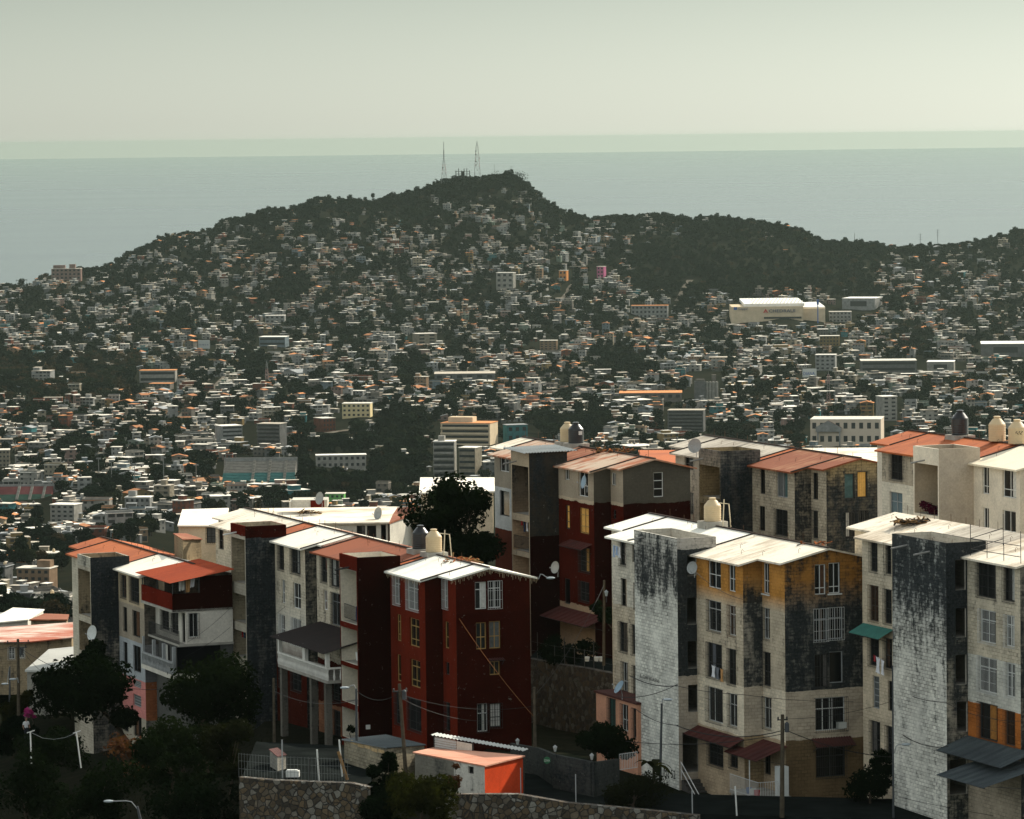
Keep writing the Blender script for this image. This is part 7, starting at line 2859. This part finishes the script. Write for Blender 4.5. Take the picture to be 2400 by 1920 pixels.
# pink annex
p0_ = P(1494, 1652, 262.5)
pa = Vector((p0_.x, p0_.y))
la_ = walk(p0_, V, 1397)
t = thing('annex', 'salmon pink single storey annex left of the mouldy white tower', 'annex', v3(pa, 181))
w = Wall(pa, pa + V * la_, 181, [(0, p0_.z), (la_, p0_.z + .0)])
for e in ((1426, 1443, 1637, 1706, K(fr='d', gr='d', glass=flat('green_pane', (.02, .09, .07), .4, .1))), (1457, 1472, 1651, 1714, K(fr='w', gr='d')), (1483, 1491, 1660, 1730, K(fr='d', gr='d', vm=()))):
    r = w.rect(*e[:4])
    if r[1] - r[0] > .15:
        w.op.append(r)
        window(t, w, r, **e[4])
mb = MB()
w.mesh(mb)
Wall(pa + V * la_, pa + V * la_ + U * 2.2, 181, p0_.z).mesh(mb)
Wall(pa + U * 2.2, pa, 181, p0_.z).mesh(mb)
mb.build('wall', wall_mat('annex_pink', [(0, (.58, .30, .20), -.3)], .2, .03, seed=75), t)
mb = MB()
slab_poly(mb, [pa - U * .12 - V * .1, pa + U * 1.9 - V * .1, pa + U * 1.9 + V * (la_ + .1), pa - U * .12 + V * (la_ + .1)], lambda p: p0_.z + .01, .12)
mb.build('roof', SHEET_R, t)

# ---- poles, lamps, wires
WOODP = flat('pole_wood', (.075, .062, .045), .95, .3, 3)
STEELP = flat('pole_steel', (.05, .055, .06), .6, .2, 3)
LAMP = flat('lamp_housing', (.34, .38, .40), .5, .1, 3)


def pole(label, x0, y0, x1, y1, Y, r=.11, arms=(), mat=None, cat='utility pole', box=None, name='utility_pole'):
    a, b = P(x0, y0, Y), P(x1, y1, Y)
    t = thing(name, label, cat, a, 'poles along the street')
    mb = MB()
    mb.tube([a, b], r, 9, r1=r * .72)
    mb.build('pole', mat or WOODP, t)
    if arms:
        mb = MB()
        for (f, l, ang) in arms:
            q = a + (b - a) * f
            d = Vector((math.cos(ang), math.sin(ang), 0)) * l
            mb.bar(q - d, q + d, .07)
            for k in (-1, 1):
                mb.lathe(q + d * k * .85, [(.03, .04), (.05, .08), (.05, .14), (.02, .18), (0, .19)], 8)
        mb.build('crossarm', FR_D, t)
    if box:
        mb = MB()
        q = a + (b - a) * box
        mb.lathe(q + Vector((.24, -.1, -.3)), [(0, 0), (.13, .02), (.13, .5), (.06, .58), (0, .6)], 12)
        mb.build('transformer', STEELP, t)
    return a, b


def lamp_post(label, x0, y0, x1, y1, Y, tip, mat=None, hl=.42, only_head=False):
    """street lamp: pole, curved arm, drop shaped head whose tip shows at picture point tip"""
    a, b = P(x0, y0, Y), P(x1, y1, Y)
    h = P(tip[0], tip[1], Y)
    t = thing('street_lamp', label, 'street lamp', a, 'street lamps')
    if not only_head:
        mb = MB()
        mb.tube([a, b], .085, 8, r1=.06)
        mb.build('pole', mat or STEELP, t)
    mb = MB()
    m_ = b + (h - b) * .45 + Vector((0, 0, .18))
    mb.tube([b - Vector((0, 0, .15)), b + (m_ - b) * .5 + Vector((0, 0, .1)), m_, h], .03, 6)
    mb.build('arm', FR_G, t)
    d = Vector((h.x - b.x, h.y - b.y, 0)).normalized() if (h - b).xy.length > .05 else Vector((1, 0, 0))
    mb = MB()
    sd = Vector((-d.y, d.x, 0))
    prof = [(0, .02), (.09, .06), (.15, .22), (.14, .42), (.07, .56), (0, .58)]
    ring = []
    n = 12
    for r_, s_ in prof:
        c = h - d * .12 + d * s_
        ring.append([c + sd * (r_ * math.cos(k * 6.283 / n)) + Vector((0, 0, r_ * .55 * math.sin(k * 6.283 / n))) for k in range(n)])
    for A, B in zip(ring, ring[1:]):
        for k in range(n):
            mb.poly([A[k], B[k], B[(k + 1) % n], A[(k + 1) % n]], smooth=True)
    mb.build('lamp_head', LAMP, t)
    return b


T1 = pole('weathered wooden pole in front of the red block left facade', 954, 1850, 936, 1603, 247, .13, ((.93, .45, .3),), box=.9)[1]
T2 = pole('grey wooden pole at the right corner of the red block', 1256, 1880, 1252, 1611, 252, .12, ())[1]
T3 = pole('dark utility pole with wires and transformer at the cream corner', 1833, 1916, 1834, 1675, 238, .14, ((.95, .3, .2),), box=.88)[1]
T4 = pole('old wooden pole at the left edge tangled in wires', 44, 1700, 42, 1498, 318, .14, ((.96, .9, .2), (.9, .7, .4)), box=.86)[1]
T5 = pole('slim steel pole before the mouldy tower of the right block', 2094, 1920, 2092, 1560, 238, .06, (), STEELP)[1]
T6 = pole('leaning wooden pole before the blue grey porch roofs', 2352, 1930, 2338, 1770, 234, .12, ())[1]
T7 = pole('dim wooden pole among the shrubs below the dark tower', 643, 1740, 641, 1590, 270, .1, ())[1]
T8 = pole('dark pole beside the dim lane left of the mouldy white block', 1415, 1560, 1416, 1360, 275, .1, ())[1]
lamp_post('street lamp on a dark pole before the mouldy white tower', 1547, 1838, 1551, 1649, 243, (1558, 1640))
lamp_post('street lamp before the open red tower landings', 836, 1745, 835, 1614, 251, (815, 1612), STEELP)
lamp_post('street lamp head leaning from the slim steel pole at right', 2094, 1765, 2096, 1760, 238, (2116, 1745), only_head=True)
lamp_post('pale street lamp head on the old wooden pole at the left edge', 42, 1604, 43, 1596, 317, (36, 1592), only_head=True)
lamp_post('small pale street lamp left of the old wooden pole', 23, 1690, 23, 1562, 325, (17, 1603))
lamp_post('street lamp glimpsed in the dark bushes at the bottom left', 330, 1925, 322, 1890, 236, (262, 1878))
lamp_post('white shaded lamp fixed beside the grey pole of the red block', 1256, 1470, 1262, 1352, 270, (1284, 1355), only_head=True)
# gate lanterns
for i, (px, py, Y, lab) in enumerate(((1301, 1757, 246, 'small gate lantern on the streaked concrete wall, left one'), (1387, 1776, 243.6, 'small gate lantern on the streaked concrete wall, right one'), (1213, 1741, 253, 'pale gate lantern on the low street wall'), (1421, 1393, 262, 'white bulb lantern on a dark pole beside the mouldy white block'))):
    g = P(px, py, Y)
    t = thing('lantern', lab, 'lantern', g - Vector((0, 0, .5)), 'lanterns')
    mb = MB()
    mb.tube([g - Vector((0, 0, .5)), g - Vector((0, 0, .12))], .025, 6)
    mb.build('stem', FR_D, t)
    mb = MB()
    mb.lathe(g - Vector((0, 0, .12)), [(0, 0), (.07, .01), (.12, .24), (0, .26)], 6, smooth=False)
    mb.build('lantern_glass', flat('lantern_pane', (.42, .44, .42), .3, .1), t)
    mb = MB()
    mb.lathe(g + Vector((0, 0, .145)), [(.15, 0), (.04, .1), (0, .14)], 6, smooth=False)
    mb.build('lantern_cap', FR_G, t)
# green round sign
g = P(1282, 1782, 245.5)
t = thing('sign', 'small green round sign with pale letters by the dark gateway', 'sign', g)
mb = MB()
mb.lathe(g, [(0, 0), (.2, 0), (.2, .04), (0, .04)], 22, axis=(0, -1, 0))
mb.build('disc', flat('sign_green', (.02, .12, .05), .6, .1), t)
lettering('DXA', .18, T_WHITE, t, g + Vector((-.16, -.05, -.07)), (1, 0, 0), (0, 0, 1), 'lettering', .004, .85)

CABLE = flat('cable_black', (.012, .012, .012), .7, .1)


def cable(label, a, b, sag=.4, r=.013, n=10, group='overhead cables'):
    a = P(*a) if not isinstance(a, Vector) else a
    b = P(*b) if not isinstance(b, Vector) else b
    mb = MB()
    mb.tube([a + (b - a) * (i / n) - Vector((0, 0, sag * 4 * (i / n) * (1 - i / n))) for i in range(n + 1)], r, 5)
    return solo(mb, 'cable', CABLE, label, 'cable', group)


cable('thick cable sagging from the mouldy tower bracket across its front to the corner', (1476, 1584, 258), (1588, 1607, 250), .25, .03)
cable('thick cable from the mouldy tower corner rightwards along the cream wall', (1588, 1608, 249), (1741, 1628, 243), .1, .016)
cable('cable rising from the annex bracket to the mouldy tower corner', (1448, 1633, 260), (1588, 1604, 249), .3, .022)
cable('dark cable bundle from the mouldy tower corner to the dark pole', (1586, 1701, 247), Vector(T3) - Vector((0, 0, .9)), .5, .028)
cable('cable along the mid height of the mouldy tower towards its drain pipe', (1490, 1662, 256), (1590, 1700, 247.5), .25, .022)
cable('second cable strung low before the mouldy tower', (1445, 1735, 252), Vector(T3) - Vector((0, 0, 1.1)), .4, .02)
cable('thick service cable from the dark pole down to the gable wall awning', Vector(T3) - Vector((0, 0, .8)), (2092, 1775, 243), .3, .026)
cable('thin cable from the dark pole to the slim steel pole', Vector(T3) - Vector((0, 0, .25)), Vector(T5) + Vector((0, 0, -2.0)), .25)
cable('thin high cable from the yellow gable corner to the slim steel pole', (1740, 1628, 243), (2000, 1645, 245), .12)
cable('thin cable slanting across the front of the right mouldy tower', (2030, 1462, 250), (2290, 1780, 236), .3)
cable('cable along the right mouldy tower from the slim pole to the dark corner', (2098, 1614, 244), (2218, 1646, 233), .2, .022)
cable('cable sagging under it across the right mouldy tower', (2098, 1710, 243), (2222, 1750, 232), .35, .024)
cable('cable from the right tower corner on to the orange wall', (2218, 1648, 232), (2400, 1690, 226), .3, .014)
cable('rust brown guy rope slanting down across the red gable to the grey pole', (1076, 1450, 268), Vector(P(1255, 1684, 252)), .25, .012).data.materials[0] = flat('rope_brown', (.22, .09, .04), .9, .2)
cable('thin cable from the weathered pole across the lower red facade', Vector(T1) - Vector((0, 0, .6)), (1253, 1655, 252), .5, .012)
cable('second thin cable from the weathered pole across the lower red facade', Vector(T1) - Vector((0, 0, .8)), (1150, 1690, 262), .4, .012)
cable('cable from the weathered pole to the street lamp by the red tower', Vector(T1) - Vector((0, 0, .5)), (836, 1620, 251), .5, .014)
cable('cable from the red tower lamp past the veranda stilts to the dim pole', (836, 1640, 251), Vector(T7) - Vector((0, 0, .8)), .5, .014)
cable('thin cable climbing from the veranda roof to the dark tower', (560, 1490, 296), (700, 1395, 300), .25, .01)
cable('thin cable climbing across the white house wall, upper of two', (440, 1505, 298), (540, 1425, 297), .15, .01)
cable('thin cable climbing across the white house wall, lower of two', (436, 1538, 298), (540, 1470, 297), .15, .01)
cable('cable bundle from the old left pole across to the pink corner', Vector(T4) - Vector((0, 0, .6)), (372, 1616, 303), .9, .02)
cable('second cable from the old left pole down to the grey slab roof', Vector(T4) - Vector((0, 0, .4)), (105, 1580, 316), .2, .014)
cable('cable from the old left pole leaving the picture to the left', Vector(T4) - Vector((0, 0, .3)), (-40, 1520, 318), .3, .016)
cable('long thin cable low over the dark courtyard from the right tower', (2105, 1868, 236.5), (2420, 1925, 233), .1, .012)
cable('thin cable between the dark lane pole and the grey pole of the red block', Vector(T8) - Vector((0, 0, .3)), Vector(T2) - Vector((0, 0, .5)), .6, .012)
cable('thin cable drooping along the orange yellow wall between window and corner', (1632, 1342, 254), (1741, 1405, 244.5), .25, .014)

# ---- vegetation
def tree(label, cx, cy, Y, wpx, hpx, mat, n, leaf, trunk=None, lobes=9, name='tree', cat='tree', seed=1, flat_=.8, group=None, stems=1):
    """leafy crown filling the picture box wpx x hpx round (cx, cy)"""
    c = P(cx, cy, Y)
    sc = Y / F
    R, H = wpx * sc / 2, hpx * sc
    foot = P(trunk[0], trunk[1], Y) if trunk else c - Vector((0, 0, H * .5))
    t = thing(name, label, cat, foot, group)
    rg = random.Random(seed)
    vs, fs = [], []
    L = []
    for k in range(lobes):
        a = rg.uniform(0, 6.283)
        q = rg.uniform(.1, .75)
        L.append((c + Vector((math.cos(a) * R * q, math.sin(a) * R * q * .8, rg.uniform(-.42, .42) * H)), R * rg.uniform(.24, .46)))
    for k in range(n):
        lc, lr = L[rg.randrange(len(L))]
        d = Vector((rg.gauss(0, 1), rg.gauss(0, 1), rg.gauss(0, 1))).normalized()
        p = lc + Vector((d.x, d.y, d.z * flat_)) * lr * rg.uniform(.5, 1.12)
        nrm = (d + Vector((rg.gauss(0, .7), rg.gauss(0, .7), rg.gauss(.25, .7)))).normalized()
        tt = nrm.cross(Vector((rg.gauss(0, 1), rg.gauss(0, 1), rg.gauss(0, 1)))).normalized()
        bb = nrm.cross(tt)
        s = leaf * rg.uniform(.6, 1.3)
        i = len(vs)
        vs += [p + tt * s, p + bb * s * .55 + nrm * s * .12, p - tt * s, p - bb * s * .55 - nrm * s * .1]
        fs.append((i, i + 1, i + 2, i + 3))
    me = bpy.data.meshes.new('crown')
    me.from_pydata([tuple(v - foot) for v in vs], [], fs)
    me.materials.append(mat)
    o = bpy.data.objects.new('crown' if name == 'tree' else 'foliage', me)
    COL.objects.link(o)
    o.parent = t
    mb = MB()
    for k in range(stems):
        st = foot + Vector((rg.uniform(-.25, .25) * (k > 0) * 3, rg.uniform(-.3, .3) * (k > 0), -.3))
        md = st.lerp(c, .55) + Vector((rg.uniform(-.2, .2), 0, 0))
        mb.tube([st, md, c + Vector((0, 0, -.1 * H))], max(.035, R * .05) / (1 + .3 * (stems > 1)), 7, r1=max(.02, R * .018))
        for lc, lr in L[k::stems][:6]:
            mb.tube([md + (c - md) * rg.uniform(0, .6), lc], max(.018, R * .016), 5, r1=.01)
    mb.build('trunk' if name == 'tree' else 'stems', BARK, t)
    return t


G_DARK = foliage_mat('near_leaf_dark', (.002, .0045, .0025), (.008, .014, .006), .10)
G_MID = foliage_mat('near_leaf_mid', (.004, .0075, .004), (.013, .02, .008), .15)
G_LIT = foliage_mat('near_leaf_yellow', (.005, .007, .003), (.06, .056, .014), .22)
G_OLIVE = foliage_mat('near_leaf_olive', (.007, .009, .0045), (.021, .022, .011), .15)
G_DRY = foliage_mat('near_leaf_dry', (.05, .022, .014), (.11, .05, .03), .15)
G_MAG = foliage_mat('near_bract_magenta', (.03, .006, .012), (.10, .010, .035), .1)
tree('big dark round tree in shade at the lower left before the left block', 205, 1618, 291, 250, 165, G_DARK, 10500, .19, (318, 1752), 14, seed=2)
tree('tall dark tree before the grey slab roof, top touching the left tower', 225, 1556, 297, 130, 90, G_DARK, 3800, .17, (300, 1745), 8, seed=3)
tree('loose dark tree with several stems before the white veranda house', 480, 1640, 279, 300, 170, G_MID, 9800, .17, (470, 1800), 13, seed=4, stems=3)
tree('dense dark dome shaped tree behind the red block tanks', 1054, 1250, 306, 262, 236, G_DARK, 15000, .2, (1060, 1400), 20, seed=5)
tree('sunlit yellow green bush at the bottom edge before the sheds', 985, 1872, 231, 200, 96, G_LIT, 4600, .13, (985, 1935), 12, 'shrub', 'bush', seed=6)
tree('dark bush climbing the block shed corner behind the sunlit bush', 905, 1812, 239, 110, 120, G_DARK, 3600, .13, (905, 1890), 9, 'shrub', 'bush', seed=7)
tree('reddish dry shrub leaning on the white shed front', 1062, 1822, 237, 60, 60, G_DRY, 700, .1, (1062, 1870), 6, 'shrub', 'bush', seed=8)
tree('small yellow green sunlit tree beside the old pole at the left edge', 45, 1652, 322, 100, 70, G_LIT, 2600, .15, (45, 1720), 8, seed=9)
tree('dark shrub under the old pole at the left edge', 30, 1722, 305, 130, 80, G_DARK, 2600, .16, (30, 1765), 8, 'shrub', 'bush', seed=10)
tree('dark leafy shrubs filling the terrace between the blocks', 1330, 1525, 289, 140, 46, G_DARK, 3000, .13, (1330, 1556), 9, 'shrub', 'bush', seed=11)
tree('dark creeper hanging over the awning of the middle block', 1408, 1432, 283, 66, 60, G_DARK, 1800, .12, (1440, 1470), 7, 'shrub', 'creeper', seed=12)
tree('dark spreading tree under the pink annex', 1420, 1738, 252, 150, 70, G_DARK, 3600, .15, (1430, 1800), 9, seed=13)
tree('thicket of dark shrubs before the mouldy white tower foot', 1490, 1862, 240, 200, 66, G_OLIVE, 3200, .1, (1490, 1905), 10, 'shrub', 'bush', seed=14)
tree('small dark shrub at the foot of the right block windows', 2060, 1790, 246, 96, 60, G_DARK, 2000, .11, (2060, 1850), 7, 'shrub', 'bush', seed=15)
tree('dark creeper on the slope between the two front blocks', 2040, 1842, 243, 150, 70, G_DARK, 2600, .12, (2040, 1890), 8, 'shrub', 'bush', seed=16)
_bq = b6.TN + V * (b6.tl * .5) + U * .5
_bp = proj(v3(_bq, b6.ztop - 4.3))
tree('dark red bougainvillea in the open bay of the white block tower', _bp[0] - 4, _bp[1], _bq.y, 62, 60, G_MAG, 1300, .1, (_bp[0], _bp[1] + 40), 8, 'shrub', 'bush', seed=17)
tree('pink flowering bougainvillea by the left lane', 72, 1676, 312, 40, 34, foliage_mat('bract_pink', (.25, .02, .12), (.55, .06, .28), .25), 420, .11, (72, 1705), 5, 'shrub', 'bush', seed=18)
tree('potted plant on the lowest landing of the red tower', 826, 1704, 262, 34, 40, G_DARK, 420, .08, (826, 1728), 5, 'potted_plant', 'plant', seed=19)
tree('huge dark dome shaped tree on the hill summit', 1186, 436, 5470, 96, 72, FOL[0], 3600, 1.0, (1186, 462), 16, seed=50)
tree('pale twigged dark shrubs before the white veranda house base', 430, 1735, 268, 220, 120, G_MID, 3600, .14, (430, 1800), 10, 'shrub', 'bush', seed=29)
k = 0
for lab, cx, cy, Y, wd, ht, mt, n in (('black shaded shrub mass at the far bottom left corner', 60, 1840, 262, 240, 150, G_DARK, 3600), ('black shaded shrub mass under the right T shaped pole', 230, 1860, 258, 240, 130, G_DARK, 3600), ('dark shrub mass below the loose tree stems', 400, 1790, 262, 240, 130, G_DARK, 3600),
                                 ('dark shrub mass with pale twigs left of the tiny hut', 540, 1770, 258, 170, 170, G_OLIVE, 3400), ('dark shrub mass at the bottom edge left of the stone wall', 470, 1890, 246, 260, 110, G_DARK, 3400), ('brownish dry shrub in the dark slope above the street lamp head', 300, 1772, 270, 130, 70, G_DRY, 900),
                                 ('dark shrub at the bottom between the two stone walls', 880, 1905, 233, 150, 80, G_DARK, 2200), ('low dark shrub before the trunk of the big left tree', 130, 1750, 280, 200, 70, G_DARK, 2600)):
    k += 1
    tree(lab, cx, cy, Y, wd, ht, mt, n, .15, None, 11, 'shrub', 'bush', seed=30 + k)
# banana plant
g = P(1532, 1832, 242.5)
t = thing('banana_plant', 'banana plant with broad torn leaves before the mouldy white tower', 'banana plant', g)
mb = MB()
mb.tube([g - Vector((0, 0, .2)), g + Vector((0, 0, .9))], .09, 8, r1=.06)
mb.build('stem', BARK, t)
rg = random.Random(3)
for k in range(7):
    a = k * .93 + .3
    d = Vector((math.cos(a), math.sin(a), 0))
    sd = Vector((-d.y, d.x, 0))
    mb = MB()
    prev = None
    el = rg.uniform(.7, 1.5)
    for i in range(8):
        f = i / 7
        p = g + Vector((0, 0, .8)) + d * (1.15 * f) + Vector((0, 0, 1.3 * el * f - 1.35 * f * f))
        w_ = .26 * math.sin(math.pi * min(1, f * .93 + .07)) ** .7
        cur = (p + sd * w_, p, p - sd * w_)
        if prev:
            mb.poly([prev[0], prev[1], cur[1], cur[0]])
            mb.poly([prev[1], prev[2], cur[2], cur[1]])
        prev = cur
    mb.build('leaf', G_OLIVE if k % 3 else G_LIT, t)
# plant pots on the terrace
for i, (px, lab) in enumerate(((1376, 'pale plant pot on the terrace edge, left of three'), (1398, 'pale plant pot on the terrace edge, middle of three'), (1409, 'pale plant pot on the terrace edge, right of three'))):
    mb = MB()
    mb.lathe(P(px, 1550, 286), [(0, 0), (.13, 0), (.18, .3), (.16, .3), (.12, .26), (0, .26)], 12)
    solo(mb, 'plant_pot', T_WHITE, lab, 'plant pot', 'pots on the terrace')
# dry grass on the slopes
rg = random.Random(77)
mb = MB()
for i in range(5200):
    px = rg.choice((rg.uniform(0, 640), rg.uniform(1640, 2380), rg.uniform(1440, 1700)))
    if px < 640:
        Y = rg.uniform(246, 296)
    else:
        Y = rg.uniform(236.5, 249)
    z = float(terrain(px, Y))
    x = gx(px, Y, z)
    a = rg.uniform(0, 3.14)
    h = rg.uniform(.12, .5)
    d = Vector((math.cos(a), math.sin(a), 0)) * .03
    p = Vector((x, Y, z - .03))
    q = p + Vector((rg.uniform(-.15, .15), rg.uniform(-.15, .15), h))
    mb.poly([p - d, p + d, q])
o = mb.build('grass', G_OLIVE)
o['kind'] = 'stuff'
tag(o, 'thin dry grass and weeds on the shaded slopes', 'grass')

# ---- person in a white top at the left lane
g = P(62, 1738, 300)
sc = 1.0
verts = [(0, 0, .92), (0, 0, 1.12), (0, .01, 1.36), (0, 0, 1.47), (0, -.01, 1.52),          # pelvis, waist, chest, neck, skull base
         (-.09, 0, .88), (-.10, -.02, .48), (-.10, .02, .08), (-.11, -.12, .03),              # left leg
         (.09, 0, .88), (.10, -.03, .48), (.10, .03, .08), (.11, -.11, .03),
         (-.19, 0, 1.38), (-.25, .02, 1.10), (-.23, -.10, .88), (.19, 0, 1.38), (.26, .02, 1.11), (.22, -.14, .95)]
edges = [(0, 1), (1, 2), (2, 3), (3, 4), (0, 5), (5, 6), (6, 7), (7, 8), (0, 9), (9, 10), (10, 11), (11, 12), (2, 13), (13, 14), (14, 15), (2, 16), (16, 17), (17, 18)]
rad = [.13, .115, .14, .055, .05, .09, .06, .04, .04, .09, .06, .04, .04, .055, .042, .03, .055, .042, .03]


def skin_body(vs, es, rs, name):
    me = bpy.data.meshes.new(name)
    me.from_pydata(vs, es, [])
    o = bpy.data.objects.new(name, me)
    COL.objects.link(o)
    md = o.modifiers.new('skin', 'SKIN')
    for v, r in zip(me.skin_vertices[0].data, rs):
        v.radius = (r, r)
    me.skin_vertices[0].data[0].use_root = True
    sb = o.modifiers.new('sub', 'SUBSURF')
    sb.levels = sb.render_levels = 1
    dg = bpy.context.evaluated_depsgraph_get()
    m2 = bpy.data.meshes.new_from_object(o.evaluated_get(dg))
    bpy.data.objects.remove(o)
    return m2


body = skin_body(verts, edges, rad, 'person')
hmb = MB()
hmb.lathe((0, -.015, 1.50), [(0, 0), (.05, .01), (.075, .07), (.085, .13), (.075, .19), (.04, .235), (0, .24)], 16)
hmb.bar((0, -.09, 1.60), (0, -.115, 1.58), .02)
skin_m = flat('skin', (.26, .14, .09), .6, .08)
m_top = flat('white_top', (.66, .66, .66), .9, .05)
m_tr = flat('dark_trousers', (.02, .022, .03), .9, .1)
t = bpy.data.objects.new('person', body)
COL.objects.link(t)
t.location = g
t.rotation_euler.z = .6
ORG['person'] = Vector((0, 0, 0))
body.materials.clear()
for m in (skin_m, m_top, m_tr):
    body.materials.append(m)
for p in body.polygons:
    c = p.center
    p.use_smooth = True
    p.material_index = 2 if c.z < .98 and abs(c.x) < .17 or c.z < .85 else (1 if c.z < 1.44 and not (abs(c.x) > .2 and c.z < 1.2) else 0)
tag(t, 'person in a white top and dark trousers standing by the left lane', 'person')
o = hmb.build('head', skin_m, t)
hb = MB()
hb.lathe((0, .005, 1.585), [(.09, 0), (.097, .06), (.08, .13), (.04, .165), (0, .17)], 14)
hb.build('hair', flat('hair_black', (.012, .01, .009), .6, .1), t)

for _o in bpy.data.objects:
    if _o.get('label') and not 4 <= len(_o['label'].split()) <= 16:
        print('LABEL', _o.name, len(_o['label'].split()), _o['label'])
